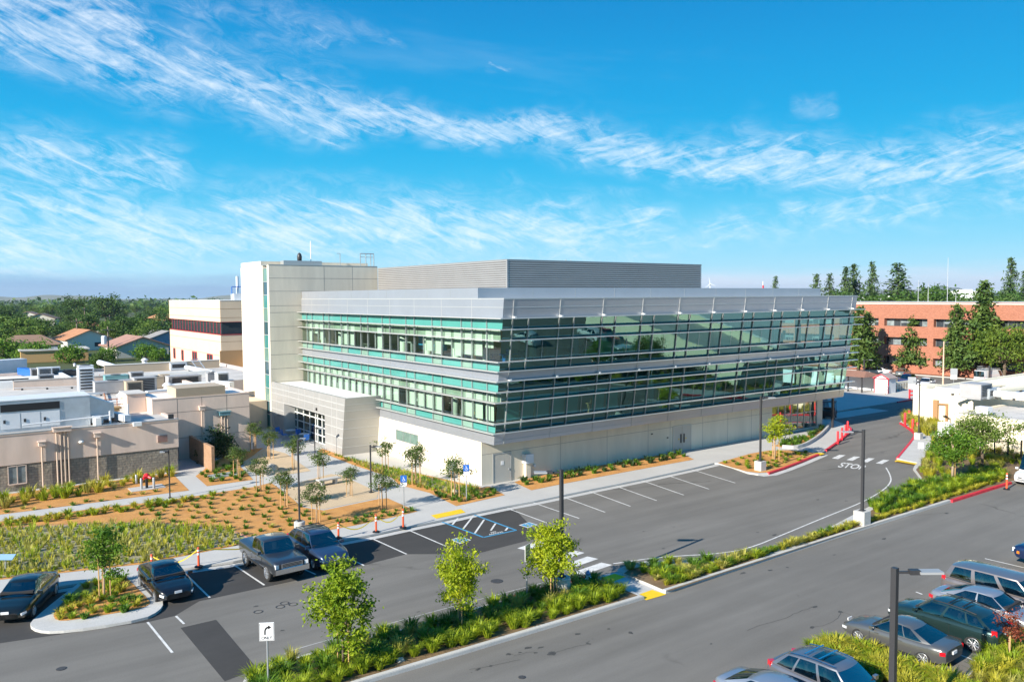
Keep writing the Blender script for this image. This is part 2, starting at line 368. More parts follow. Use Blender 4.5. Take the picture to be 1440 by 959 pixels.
# the raised ground on the building side of the drive
kerb_main = [(-420,914),(0,841),(180,811),(268.8,800),(327.5,791.5),(430,771),(520,754),(573,742.5),(622.5,732.5),(665,723),(711.7,713.5),(750.6,706.3),(829,690),(903.5,675),(973.6,659.7),(1004,652.5),(1012,653),(1030,658),(1052,666),(1066,668.3),(1080,667),(1100,660.5),(1125,651),(1153.5,639),(1175,625),(1190,613),(1196.5,607.5),(1196,603),(1188,598),(1168,590)]
kw = pp(kerb_main)
b = MB(); b.prism([(p.x,p.y) for p in kw]+[(79.2,53.5),(79.2,128),(-90,128)], -0.05, 0.12); struct('sidewalk', b, M_conc)
b = MB(); b.strip(pp(kerb_main[:-2]), 0.15, 0.0, 0.127); struct('kerb', b, M_kerb)
b = MB(); b.strip([(p.x, p.y-0.42) if i > 0 else (p.x,p.y-0.42) for i, p in enumerate(pp(kerb_main[:16]))], 0.5, 0.008); b.strip([(p.x+0.22, p.y-0.38) for p in pp(kerb_main[18:24])], 0.5, 0.009); struct('gutter_pan', b, M_kerb)
# left island between the stalls
isl = smooth([(114,820.5),(80,846),(48,873),(41,882),(52,889.5),(76,891.5),(130,885.5),(203,873),(224,862),(231,851),(222,840),(205,826),(196,809)], 1)
b = MB(); b.prism([(p.x,p.y) for p in pp(isl)], -0.04, 0.123); struct('island_kerb', b, M_kerb)
b = MB(); b.sheet(inset(pp(smooth([(118,822),(85,853),(74,867),(79,876.5),(100,876),(196,860),(210,854),(212,849),(176,813)], 1)), 0.0), 0.135); struct('planting_bed', b, M_mulch)
# beds on the building side
Z = 0.12
def bed(px, m, z, name='planting_bed'):
    b = MB(); b.sheet(pp(px, Z), z); return struct(name, b, m)
bed([(-160,745),(0,723.5),(266,689.5),(244,667.5),(252.5,664),(0,696),(-160,716)], M_mulch, 0.132)
bed([(-160,754),(0,733),(120,716.5),(240,703),(360,684),(381,678.5),(397,690),(412,702),(425,713),(455,717.5),(532,701.5),(545,700.5),(587,719),(560,725.5),(500,738.5),(420,753),(335,766.5),(200,793),(0,815),(-160,838)], M_mulch, 0.132)
bed([(-160,764),(0,742.5),(120,736.5),(215,735),(275,739),(325,746),(352,757),(335,764),(200,790.5),(0,812.5),(-160,834)], M_gravel, 0.137, 'gravel_swale')
b = MB(); b.strip(pp([(-160,764),(0,742.5),(120,736.5),(215,735),(275,739),(325,746),(352,757)], Z), 0.12, 0.12, 0.17); struct('swale_edging', b, mat('edging_terracotta', (0.42,0.2,0.14), 0.8))
bed([(275,669.5),(291,683.5),(356,674.5),(346,664),(338,656),(362,636),(371,629.5),(352,632),(300,648),(286,661)], M_mulch, 0.132)
bed([(346,658),(340,651),(365,635),(374,630),(402,637.5),(437,662),(392,669),(352,663.5)], M_dg, 0.133, 'granite_plaza')
bed([(425,677),(465,666.5),(480,668),(532,692),(530,700.5),(455,716),(428,712),(412,702),(398,690)], M_dg, 0.133, 'granite_plaza')
bed([(446,634),(500,655),(550,671),(562,682),(604,693),(641.5,711.5),(710,696),(688,684),(677.5,685.5),(485,642.5),(455,630)], M_mulch, 0.132)
bed([(560,672),(600,683),(655,698),(672,688),(540,655),(500,646)], M_gravel, 0.136, 'gravel_swale')
bed([(723,678),(747,689.3),(780,682.5),(880,663.5),(976,646),(962,639.3),(948,636.6),(740,672)], M_mulch, 0.132)
bed([(1009,650.8),(1055,637.8),(1080,633.3),(1110,632.8),(1140,636),(1150,638.3),(1124,649.5),(1096,659.5),(1080,664.3),(1066,664.8),(1048,662.5)], M_mulch, 0.132)
bed([(1088,627),(1110,619.5),(1132,614.5),(1153,602),(1161,603.5),(1148,617.5),(1124,630),(1100,629)], M_mulch, 0.132)
b = MB(); b.strip(pp(smooth([(1100,630),(1124,631.5),(1148,618.5),(1164,604),(1166,596)], 2), Z), 0.2, 0.12, 0.42); struct('low_retaining_kerb', b, M_conc)
# tactile plates
b = MB(); b.sheet(pp([(606,724.3),(648,715.5),(654.5,720.3),(613.5,729)], 0.13), 0.133); b.sheet(pp([(1143,635.8),(1157,636.8),(1160,638.2),(1153,639.8)], 0.13), 0.133)
struct('tactile_paving', b, M_yel)
# planted median, with its crossing
medA = [(352,1010),(440,985),(520,959.5),(660,917.5),(780,881),(906,842.5),(868,826),(832.5,811.5),(823.8,815),(765,830.5),(711,846),(616.7,873),(568,887.5),(488,908),(420,926.7),(366,945),(345,957),(333,980)]
b = MB(); b.prism([(p.x,p.y) for p in pp(medA)], -0.04, 0.14); struct('median_kerb', b, M_kerb)
b = MB(); b.sheet(inset(pp(medA), 0.17), 0.15); struct('planting_bed', b, M_soil)
b = MB(); b.sheet(pp([(906,842),(936,835),(867.5,804),(832.5,811.7)]), 0.012); struct('crossing_ramp', b, M_conc)
b = MB(); b.sheet(pp([(895,837),(917,829.3),(937,835.8),(909,844)]), 0.018); b.sheet(pp([(838,814.8),(864,806.7),(880,811),(856,820.3)]), 0.018); struct('tactile_paving', b, M_yel)
medB = [(936,835),(1020,807.5),(1105,780),(1195,751),(1265,729),(1337.5,706),(1421,680),(1475,664),(1520,652),(1560,600),(1440,604),(1345,600),(1300,592),(1285,586),(1272,589),(1265,595.5),(1276,602),(1286,610),(1286.5,614),(1282,622),(1261,646.5),(1275,649.5),(1290,652.5),(1286,657),(1284,661),(1288,666),(1292.5,672),(1291,678),(1286.7,683.8),(1277,688),(1255,697.5),(1185,734.5),(1160,748),(1100,772.5),(1060,781.5),(1015,787.5),(942.5,791),(906,792.5),(884,797),(867.5,804)]
b = MB(); b.prism([(p.x,p.y) for p in pp(medB)], -0.04, 0.14); struct('median_kerb', b, M_kerb)
soilB = [(938,831),(945,829.5),(1020,804.5),(1105,777),(1195,748),(1337,703),(1421,677),(1475,661),(1515,650),(1550,603),(1440,608),(1350,604),(1312,619),(1295,652),(1288,660.5),(1296.5,672),(1290.7,684.8),(1280,689.5),(1258,700),(1188,737.5),(1163,751),(1102,775.5),(1060,784),(1015,790),(942.5,793.5),(908,795.5),(886,800),(877,806)]
b = MB(); b.sheet(pp(soilB, 0.14), 0.15); struct('planting_bed', b, M_soil)
b = MB(); b.sheet(pp([(1258,648),(1263,646.3),(1290,651.6),(1287,653.2)], 0.14), 0.146); b.sheet(pp([(1260,647.2),(1290,652.6),(1289,655),(1258,649.3)], 0.0), 0.02); struct('tactile_paving', b, M_yel)
b = MB()
for L in ([(440,985),(520,959.5),(660,917.5),(780,881),(905,842.8)], [(937,834.6),(1020,807.5),(1105,780),(1195,751),(1265,729),(1337,706.2)]): b.strip([(p.x, p.y+.12) for p in pp(L)], .20, 0.10, .165)
struct('kerb_stone', b, M_kerb)
# red kerbs stand a few millimetres proud of the grey ones
b = MB()
for L in ([(711,846),(765,830.8),(823.8,815.2)], [(1337.5,706.2),(1380,692.8),(1421,680.2)], [(1080,667.2),(1100,660.7),(1125,651.2),(1151,640.6)], smooth([(1161,635),(1175,625.2),(1190,613.2),(1196.7,607.3),(1196,603.2),(1190,599.5)], 1), smooth([(1262,646),(1272,634),(1282,622),(1286.5,614),(1285.5,609.5),(1276,602),(1266,596)], 1)):
    b.strip([Vector((p.x, p.y)) for p in pp(L)], 0.21, 0.0, 0.169)
struct('red_kerb', b, M_red)
# far service lane
b = MB(); b.prism([(p.x,p.y) for p in pp([(1168,581),(1200,575.5),(1240,569.5),(1284,562),(1310,556),(1310,540),(1262,545),(1190,545),(1160,545)])], -0.03, 0.12); struct('far_sidewalk', b, M_conc)
b = MB(); b.strip(pp([(1262,566.3),(1284,562.3),(1308,557)]), 0.2, 0.0, 0.14); struct('red_kerb', b, M_red)
b = MB(); b.sheet(pp([(1160,592),(1205,584.5),(1250,577.5),(1222,573.8),(1180,579.5),(1160,583)]), 0.006); struct('concrete_apron', b, M_conc)
# back car park and the strip of bark before the brick building
b = MB(); b.prism([(140.6,112),(140.6,40),(150,40),(150,112)], -0.03, 0.14); struct('kerb', b, M_kerb)
b = MB(); b.sheet([(140.9,112),(140.9,40),(150,40),(150,112)], 0.15); struct('planting_bed', b, mat('brown_bark', (0.24,0.105,0.055), 0.95, var=0.35, scale=1.5))
# painted markings
b = MB()
def line(a, c, w=0.1, z=0.009): b.strip([P(*a), P(*c)], w, z)
for a, c in [((207.5,874.5),(242.5,917.5)), ((247.5,866),(259,877)), ((260,806),(295,840)), ((327.5,793),(371.7,822.5)), ((385,781),(444,807.5)), ((455,768),(512,795)), ((520,755.5),(571.7,779)), ((573,744.5),(627.5,768)),
             ((713.5,714.6),(770.3,735.5)), ((750.6,707),(814.3,728.7)), ((792.5,698.8),(851,720.2)), ((829.2,690.8),(886.5,711.8)), ((866.8,683.6),(923.5,703.8)), ((903.5,675.8),(961.6,696)), ((938.5,668.3),(997,687.6)), ((973.6,660.4),(1034,679)),
             ((1385,785.2),(1440,798)), ((1255,850),(1264,854)), ((1288,832),(1297,835.5)), ((1351,921),(1376,930))]: line(a, c)
b.strip(pp(smooth([(862.5,792.5),(912.5,785),(960,781),(1000,779.3),(1050,772.5),(1105,750),(1165,725),(1210,707.5),(1240,691),(1253.5,678),(1252,668),(1246,657.5)], 2)), 0.1, 0.009)
for k in range(5):                                       # zebra across the drive
    o = Vector((727.5+19.4*k, 770.8+8.5*k)); u = Vector((40.5,-14.0)); v = Vector((15.2,3.4))
    q = [o, o+u, o+u+v, o+v]; b.sheet([P(*t) for t in q], 0.010)
for k in range(4):
    x = 1169.7+20.6*k; y = 643.6+2.3*k
    b.sheet(pp([(x,y+0.8),(x+10.8,y-4.2),(x+19.3,y-3.6),(x+8.8,y+1.9)]), 0.010)
put_text(b, 'STOP', quad_map(P(1177.3,656.6,.01), P(1213.8,660.3,.01), P(1219,654.4,.01), P(1184.6,649.8,.01)))
for a, c in [((644,728.5),(636,737.6)), ((666,724.8),(651.5,743.3)), ((680.8,730.6),(667.5,750)), ((696.8,736),(690.2,746)), ((714,741.8),(710.7,746))]: line(a, c, 0.12, 0.011)
fq = quad_map(P(689,752.2,.012), P(708,748,.012), P(704,744.8,.012), P(686,748.5,.012))
put_text(b, 'NO', quad_map(fq(.2,.55), fq(.6,.55), fq(.6,1), fq(.2,1))); put_text(b, 'PARKING', quad_map(fq(0,0), fq(1,0), fq(1,.45), fq(0,.45)))
isa = [quad_map(P(729.4,738,.011), P(742,742,.011), P(757,737.6,.011), P(744,733.8,.011)), quad_map(P(633.5,758.5,.011), P(646.5,764.3,.011), P(662.6,759,.011), P(649,754,.011))]
for f in isa: b.face([f(0,0), f(1,0), f(1,1), f(0,1)])
struct('road_markings', b, M_white)
b = MB(); b.strip(pp(smooth([(400,919),(420,911),(520,884),(636.7,852.5),(737.5,826),(807.5,807.5)], 1)), 0.07, 0.009); struct('faded_road_line', b, mat('road_paint_faded', (0.36,0.355,0.34), 0.85, var=0.3, scale=1.5))
b = MB()
for L in ([(621.7,733.8),(680,755.5)], [(680,755.5),(726,745.5)], [(726,745.5),(666.8,723.8)]): b.strip(pp(L), 0.15, 0.013)
for f in isa:
    g = lambda u, v, f=f: f(u, v)+Vector((0,0,.004)); b.face([g(.1,.1), g(.9,.1), g(.9,.9), g(.1,.9)])
struct('blue_road_markings', b, M_blue)
b = MB()
for f in isa:                                            # figures read from the drive side
    wheelchair(b, lambda u, v, f=f: f(.12+.76*(1-v), .12+.76*u)+Vector((0,0,.008)))
struct('access_symbols', b, M_white)
# oil stains and hairline cracks of the old asphalt, each with a shape of its own
b = MB(); ro_ = random.Random(17)
def stain(px, py, rx, ry):
    o = P(px, py); n = 11; ph = ro_.uniform(0, 6); b.face([(o.x+rx*(1+.3*math.sin(3*a+ph)+ro_.uniform(-.15,.15))*math.cos(a), o.y+ry*(1+.3*math.sin(2*a+ph)+ro_.uniform(-.15,.15))*math.sin(a), .005) for a in [2*PI*k/n for k in range(n)]])
for px, py, rx, ry in ((742,910.5,.17,.10),(760,910,.14,.06),(776,918.5,.20,.15),(753,917.5,.08,.07),(715,919.5,.12,.08),(731,917,.07,.06),(827,904.5,.07,.12),(812,891,.12,.10),(887,889.5,.10,.12),(856,884,.08,.06),(1145,853,.16,.11),(1182,860,.13,.09),(1142,882,.14,.09),(1083,801.5,.14,.1),(1107,797.5,.08,.1),(1045,805.5,.22,.08),(1243,757.5,.22,.1),(1173,780,.1,.07),(1331,721.5,.2,.12),(1190,704,.12,.07),(1089,752,.2,.12),(1065,748.5,.1,.07),(1150,702.5,.15,.1),(600,871,.07,.05),(588,860,.1,.05),(397,886,.09,.07),(933,771,.1,.07),(672,941,.13,.07),(690,936,.08,.06),(1000,905,.07,.05),(360,852,.12,.07),(905,747,.08,.06)): stain(px, py, rx, ry)
for L in ([(1145,853),(1132,857),(1120,862),(1107,867),(1095,873),(1072,878),(1050,886)], [(1182,860),(1179,868),(1174,873),(1160,878),(1142,882)], [(1182,860),(1191,862),(1202,867)], [(776,918),(789,914),(800,911),(813,908),(824,906),(829,901)], [(715,919),(728,921),(745,916),(752,917)], [(1250,720),(1275,726),(1290,724),(1330,721)], [(660,941),(690,937),(730,928)]):
    b.strip([(p.x+ro_.uniform(-.06,.06), p.y+ro_.uniform(-.05,.05)) for p in pp(smooth(L, 1))], .022, .006)
struct('asphalt_stains', b, mat('oil_stain', (0.062,0.060,0.056), .8, var=.3, scale=6))
# iron covers in the asphalt
def manhole(px, py, r, label):
    o = P(px, py); b = MB(); b.lathe([(r,0.004),(r,0.016),(r*.9,0.018)], (o.x,o.y,0), 20)
    tag(b.build('manhole_cover', mat('cast_iron', (0.05,0.05,0.052), 0.7, var=0.3, scale=9)), label, 'manhole cover')
manhole(698.5, 817, 0.31, 'dark round manhole cover in the drive by the slim side-on sign')
manhole(86, 940, 0.18, 'dark round manhole cover alone on the grey asphalt in the bottom left corner')
for (x, y), w in (((363,860),'standing apart on the left of the four'), ((394,853),'lowest of the close three'), ((400,848),'topmost of the close three'), ((412,849.5),'on the right of the close three')):
    o = P(x, y); b = MB(); b.strip([(o.x+.19*math.cos(a*PI/8), o.y+.19*math.sin(a*PI/8)) for a in range(17)], 0.05, 0.012)
    tag(b.build('valve_ring', mat('cast_iron', (0.05,0.05,0.052), 0.7)), 'thin dark valve ring in the asphalt, '+w, 'valve cover')
manhole(734, 952, 0.14, 'small dark round cap in the front car park beside the median kerb')
# ---------------------------------------------------------------- the glass and concrete medical building
X0, XE, YW, YT = 33.53, 79.0, 49.75, 84.6      # left facade plane, right end, lower wall plane, tower face
def YC(z): return 48.12-0.13*(z-3.41)          # the right facade leans out towards its top
MBD = thing('medical_building', 'three storey glass and pale concrete building with metal sun fins and a square tower', 'building', (56, 66, 0))
def part(name, mb, m, parent=MBD, **k): return mb.build(name, m, parent, **k)
def lr(mb, z0, z1, off, x1=XE, thick=0.12):    # left and right facing wall pieces between two heights
    mb.face([(X0+off, YT, z0), (X0+off, YC(z0)+off, z0), (X0+off, YC(z1)+off, z1), (X0+off, YT, z1)])
    mb.face([(X0+off, YC(z0)+off, z0), (x1, YC(z0)+off, z0), (x1, YC(z1)+off, z1), (X0+off, YC(z1)+off, z1)])
    mb.face([(x1, YC(z0)+off, z0), (x1, YT, z0), (x1, YT, z1), (x1, YC(z1)+off, z1)])
b = MB()                                        # ground floor walls of pale concrete
b.box(X0, 68.9, YW, YT-.01, 0.0, 3.40); b.box(68.9, 77.7, YW+7, YT-.01, 0, 3.40); b.box(76.72, 77.7, YW, YW+.5, 0.0, 3.40); b.box(68.9, 76.72, YW+.003, YW+.4, 2.95, 3.40); b.box(68.9, 76.72, YW+.003, YW+.4, 0, .28)
part('ground_floor_wall', b, M_cream)
b = MB()                                        # joints of the concrete panels
for x in (41.2, 46.3, 51.2, 54.0, 58.4, 62.0, 65.6): b.box(x, x+.035, YW-.004, YW+.02, 0, 3.4)
b.box(X0+.01, 68.9, YW-.004, YW+.02, 2.42, 2.45)
part('wall_joint', b, M_joint)
b = MB(); b.box(X0+.05, XE-.05, 48.15, YT-.02, 3.44, 3.47); b.box(X0+.3, XE-.3, 48.3, YT-.3, 8.2, 8.75); b.box(X0+.3, XE-.3, 47.5, YT-.3, 12.8, 13.0); part('floor_slab', b, M_inwall)
b = MB(); b.box(X0+6.5, XE-3, YC(8)+6.0, YT-.4, 3.5, 8.2); b.box(X0+7.5, XE-3, YC(12)+7.0, YT-.4, 8.75, 12.8); part('interior_core', b, M_inwall)
for x, y in [(X0+1.3, 50.9+4.4*k) for k in range(8)]+[(38.8+4.37*k, 50.2) for k in range(10)]:
    b = MB(); b.tube((x, y, 3.5), (x, y, 12.8), .3, n=12); part('interior_column', b, M_blind, smooth=True)
MX, LY = [], []                                  # mullion stations (right facade x, left facade y): narrow pane, wide pane, repeated
for k in range(11):
    MX += [34.43+4.37*k] + ([34.43+4.37*k+1.46] if k < 10 else [])
for k in range(8):
    LY += [50.9+4.4*k, 50.9+4.4*k+1.46]
LY = [y for y in LY if y < YT-.1]
KIND = {0:'spandrel', 1:'vision', 2:'light', 3:'teal'}
for fl, z4 in enumerate((4.30, 8.87)):
    zz = [z4, z4+.73, z4+2.29, z4+3.06, z4+3.85]
    for side in ('L', 'R'):
        mb = MB()
        if side == 'L':
            for y in [48.9]+LY: 
                for z0, z1 in zip(zz, zz[1:]): mb.box(X0-.06, X0+.10, y-.03, y+.03, z0, z1)
            for y in [50.9+4.4*k+2.93 for k in range(8)]: mb.box(X0-.03, X0+.08, y-.02, y+.02, zz[1], zz[2])
        else:
            for x in MX:
                for z0, z1 in zip(zz, zz[1:]): mb.mesh([(x-.03,YC(z0)-.06,z0),(x+.03,YC(z0)-.06,z0),(x+.03,YC(z0)+.1,z0),(x-.03,YC(z0)+.1,z0),(x-.03,YC(z1)-.06,z1),(x+.03,YC(z1)-.06,z1),(x+.03,YC(z1)+.1,z1),(x-.03,YC(z1)+.1,z1)],[(0,1,5,4),(1,2,6,5),(2,3,7,6),(3,0,4,7)])
            for k in range(10):
                x = 34.43+4.37*k+2.92
                mb.mesh([(x-.015,YC(zz[1])-.02,zz[1]),(x+.015,YC(zz[1])-.02,zz[1]),(x+.015,YC(zz[2])-.02,zz[2]),(x-.015,YC(zz[2])-.02,zz[2])],[(0,1,2,3)])
        gl, te, pa = MB(), MB(), MB()
        st = ([48.2]+LY+[YT]) if side == 'L' else ([X0+.08]+MX+[XE-.02])
        for i, (a, c) in enumerate(zip(st, st[1:])):
            wide = (c-a) > 2.0
            for j in range(4):
                z0, z1 = zz[j]+.02, zz[j+1]-.02
                if side == 'L':
                    a0 = max(a, YC(z0)+.03) if i == 0 else a; a1 = max(a, YC(z1)+.03) if i == 0 else a
                    if i == 0: a0, a1 = YC(z0)+.03, YC(z1)+.03
                    q = [(X0+.05, c, z0), (X0+.05, a0, z0), (X0+.05, a1, z1), (X0+.05, c, z1)]
                else:
                    q = [(a, YC(z0)+.05, z0), (c, YC(z0)+.05, z0), (c, YC(z1)+.05, z1), (a, YC(z1)+.05, z1)]
                if j == 3: (te if side == 'L' else gl).face(q)
                elif j == 0 and side == 'L': (te if wide else pa).face(q)
                elif j == 2 and side == 'L': pa.face(q) if False else gl.face(q)
                else: gl.face(q)
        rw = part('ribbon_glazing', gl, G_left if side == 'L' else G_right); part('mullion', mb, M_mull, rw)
        if side == 'R': rw['label'] = 'ribbon window in the leaning shaded facade'
        if te.f: part('spandrel_pane', te, M_teal, rw)
        if pa.f: part('pale_pane', pa, M_tealL, rw)
        # shades drawn behind the panes
        r2 = random.Random(11+fl)
        if side == 'L':
            y = 48.35
            full = [(48.4,49.25),(49.5,50.7)]
            k = 0
            while y < YT-1.4:
                for _ in range(3):
                    dark = (fl == 0 and 60.2 < y < 63.0) or (fl == 0 and 52.2 < y < 55.2) or (fl == 1 and (57.5 < y < 71 or 73.5 < y < 78))
                    if not dark or r2.random() < .12:
                        drop = (.06 if fl == 0 else r2.choice((.06,.06,.25,.9)))
                        bb = MB(); bb.box(X0+.30, X0+.32, y+.16, y+1.22, zz[1]+drop, zz[2]+.5); part('roller_blind', bb, M_blind, rw)
                    y += 1.4667
            bb = MB(); bb.box(X0+.34, X0+.36, YC(10)+.4, YT-.2, zz[2]-.1, zz[3]); part('ceiling_edge', bb, mat('ceiling_edge_paint', (0.36,0.42,0.36), .9, var=.25, scale=.6), rw)
        else:
            spots = [34.6,36.0,37.5,39.0,40.4,43.2,44.7,56.4,57.6,70.6,71.9] if fl == 0 else [43.5,44.9,46.2,58.3,61.5]
            for x in spots:
                if fl == 0 and x > 45 and x < 50: continue
                bb = MB(); z0, z1 = zz[1]+.1, zz[2]+.3; bb.mesh([(x,YC(z0)+.32,z0),(x+1.25,YC(z0)+.32,z0),(x+1.25,YC(z1)+.32,z1),(x,YC(z1)+.32,z1)],[(0,1,2,3)]); part('roller_blind', bb, mat('blind_teal', (0.22,0.62,0.58), .8), rw)
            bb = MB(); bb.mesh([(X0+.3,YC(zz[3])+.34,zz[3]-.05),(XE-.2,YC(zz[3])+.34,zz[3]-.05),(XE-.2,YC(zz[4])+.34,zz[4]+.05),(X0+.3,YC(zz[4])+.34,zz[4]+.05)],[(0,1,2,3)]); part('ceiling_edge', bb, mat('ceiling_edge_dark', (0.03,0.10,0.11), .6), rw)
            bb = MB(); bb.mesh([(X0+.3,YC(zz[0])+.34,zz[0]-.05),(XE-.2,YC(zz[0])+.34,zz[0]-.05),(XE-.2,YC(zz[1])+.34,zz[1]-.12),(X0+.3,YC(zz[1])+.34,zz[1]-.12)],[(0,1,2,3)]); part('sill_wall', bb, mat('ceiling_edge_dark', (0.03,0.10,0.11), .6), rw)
# furniture seen through the upper floor panes
b = MB()
for y in (58.2,59.4,60.6,62.0): b.box(X0+2.2, X0+2.3, y, y+.9, 9.7, 11.0)
part('office_partition', b, mat('partition_blue', (0.03,0.28,0.55), .6))
b = MB()
for x in (36.2,38,41,47.5,49): b.box(x, x+1.3, YC(9.6)+1.2, YC(9.6)+1.9, 9.55, 9.65); b.box(x+.2, x+.8, YC(9.6)+1.5, YC(9.6)+1.6, 9.65, 10.2)
part('office_desk', b, M_black)
r5 = random.Random(31)
for zf in (4.1, 8.76):
    x = X0+2
    while x < XE-4:
        w_ = r5.uniform(1.0, 1.9); y_ = YC(zf+1)+r5.uniform(.7, 2.6); b = MB(); h_ = r5.choice((.75,.75,1.15,1.5)); b.box(x, x+w_, y_, y_+r5.uniform(.5,.8), zf+h_-.06, zf+h_); b.box(x+.1, x+.2, y_+.1, y_+.4, zf, zf+h_); b.box(x+.3, x+.75, y_+.2, y_+.25, zf+h_, zf+h_+.4)
        part('office_desk', b, r5.choice((M_blind, M_wood, M_dark, M_acw, M_bluep, M_actan))); x += w_+r5.uniform(.4, 3.4)
    y = 50.5
    while y < 82:
        w_ = r5.uniform(.9, 1.7); x_ = X0+r5.uniform(.9, 3.2); b = MB(); h_ = r5.choice((.75,1.1,1.6)); b.box(x_, x_+.6, y, y+w_, zf+h_-.06, zf+h_); b.box(x_+.1, x_+.4, y+.1, y+.2, zf, zf+h_)
        part('office_desk', b, r5.choice((M_blind, M_wood, M_dark, M_acw))); y += w_+r5.uniform(1.0, 4.5)
for nm, z0, z1 in (('lower_panel_band', 3.41, 4.30), ('middle_panel_band', 8.15, 8.87), ('upper_panel_band', 12.72, 14.1)):
    b = MB(); lr(b, z0, z1, 0.0)
    if z0 < 4: b.face([(X0, YC(z0), z0), (XE, YC(z0), z0), (XE, YW+.01, z0), (X0, YW+.01, z0)][::-1]); 
    o = part('panel_band', b, M_metal)
    b = MB()
    for k in range(11):
        x = 34.43+4.37*k; b.mesh([(x-.03,YC(z0)-.03,z0),(x+.03,YC(z0)-.03,z0),(x+.03,YC(z1)-.03,z1),(x-.03,YC(z1)-.03,z1),(x-.03,YC(z0)+.03,z0),(x+.03,YC(z0)+.03,z0),(x+.03,YC(z1)+.03,z1),(x-.03,YC(z1)+.03,z1)],[(0,1,2,3),(1,5,6,2),(4,0,3,7)])
    for k in range(8):
        y = 50.9+4.4*k
        if y < YT: b.box(X0-.012, X0+.02, y-.02, y+.02, z0, z1)
    zm = (z0+z1)/2+(.1 if z0 > 12 else -.15)
    if z0 < 4 or z0 > 12:
        b.box(X0-.02, X0+.02, YC(zm), YT, zm-.02, zm+.02); b.box(X0, XE, YC(zm)-.02, YC(zm)+.02, zm-.02, zm+.02)
    part('panel_joint', b, M_fin if z0 > 12 else M_mull, o)
# sun fins: one blade on each facade at every level, meeting at the corner
for z, dp in ((12.72,.55),(11.92,.5),(11.13,.5),(9.58,.5),(8.87,.42),(8.15,.5),(7.36,.5),(6.59,.5),(5.03,.5),(4.30,.42)):
    yc = YC(z)
    b = MB(); b.box(X0-dp, X0-.08, yc-dp, YT+(.0), z-.035, z+.035)
    for k in range(8): b.box(X0-dp+.1, X0+.02, 50.9+4.4*k-.04, 50.9+4.4*k+.04, z-.07, z-.02)
    part('sun_fin', b, M_fin)
    b = MB(); b.box(X0-.078, XE+1.0, yc-dp, yc-.08, z-.035, z+.035)
    for x in MX[::2]: b.box(x-.04, x+.04, yc-dp+.1, yc+.02, z-.07, z-.02)
    part('sun_fin', b, M_fin)
b = MB()
for k in range(11):
    for z in (12.72, 8.15):
        x = 34.43+4.37*k; b.box(x-.09, x+.09, YC(z)-.35, YC(z)-.05, z+.03, z+.14)
part('fin_bracket', b, M_lens)
# roof edge, plant screen and penthouse
b = MB(); b.box(X0-.02, XE+.02, YC(14.1)-.03, YC(14.1)+.45, 14.1, 14.17); b.box(X0-.02, X0+.45, YC(14.1)+.45, YT-.01, 14.1, 14.17); b.box(XE-.45, XE+.02, YC(14.1)+.45, YT-.01, 14.1, 14.17); part('roof_coping', b, M_fin)
b = MB(); b.box(X0+.4, XE-.4, YC(14.1)+.4, YT-.01, 13.6, 13.95); part('roof', b, M_roofw)
b = MB(); b.box(33.6, 77.65, 50.15, YT-.012, 13.95, 14.95); part('roof_screen', b, M_metal)
b = MB()
for k in range(10): b.box(38.8+4.37*k, 38.83+4.37*k, 50.14, 50.16, 14.1, 14.93)
for k in range(9): b.box(33.59, 33.61, 54+3.6*k, 54.03+3.6*k, 14.1, 14.93)
part('screen_joint', b, M_mull)
b = MB(); x0, x1, y0, y1 = 42.77, 69.0, 59.08, YT-.02; n = 13; h = (17.58-14.95)/n
for k in range(n):
    z = 14.95+k*h
    b.mesh([(x0,y0,z+h*.28),(x1,y0,z+h*.28),(x1,y1,z+h*.28),(x0,y1,z+h*.28),(x0,y0,z+h*.92),(x1,y0,z+h*.92),(x1,y1,z+h*.92),(x0,y1,z+h*.92)],[(0,1,5,4),(1,2,6,5),(3,0,4,7)])
    e = .09
    b.mesh([(x0+e,y0+e,z),(x1-e,y0+e,z),(x1-e,y1,z),(x0+e,y1,z),(x0,y0,z+h*.28),(x1,y0,z+h*.28),(x1,y1,z+h*.28),(x0,y1,z+h*.28)],[(0,1,5,4),(1,2,6,5),(3,0,4,7)])
    b.mesh([(x0,y0,z+h*.92),(x1,y0,z+h*.92),(x1,y1,z+h*.92),(x0,y1,z+h*.92),(x0+e,y0+e,z+h),(x1-e,y0+e,z+h),(x1-e,y1,z+h),(x0+e,y1,z+h)],[(0,1,5,4),(1,2,6,5),(3,0,4,7)])
b.box(x0-.03, x0+.12, y0-.03, y0+.12, 14.95, 17.6)
part('penthouse', b, M_ribs)
b = MB(); b.box(x0+.1, x1-.1, y0+.1, y1, 17.45, 17.57); b.box(x0-.02,x1+.02,y0-.02,y0+.2,17.58,17.64); b.box(x0-.02,x0+.2,y0+.2,y1,17.58,17.64); part('penthouse_roof', b, M_ribs)
# tower
b = MB(); b.box(29.96, 42.75, YT, 85.12, 0, 17.8); b.box(29.96, 42.75, 86.5, 93.8, 0, 17.8); b.box(30.4, 42.75, 85.12, 86.5, 0, 17.8); part('tower', b, M_cream)
b = MB(); b.box(29.99, 42.75, 87.1, 93.77, 17.8, 18.28); part('tower_parapet', b, M_cream)
b = MB(); b.box(29.93, 42.7, YT-.03, YT+.25, 17.8, 17.86); b.box(29.93, 30.2, YT+.25, 93.83, 17.8, 17.86); part('tower_coping', b, M_mull)
b = MB()
for z in (16.4, 15.0, 13.45, 12.72, 11.2, 9.7, 8.2, 6.7, 5.3):
    b.box(29.95, 42.7 if z > 14.9 else X0, YT-.006, YT+.02, z-.02, z+.02); b.box(29.954, 29.99, 86.52, 93.8, z-.015, z+.015)
for x in (36.2, 39.6): b.box(x-.02, x+.02, YT-.006, YT+.02, 15.0, 17.75)
part('tower_joint', b, M_joint)
b = MB(); bm_ = MB()
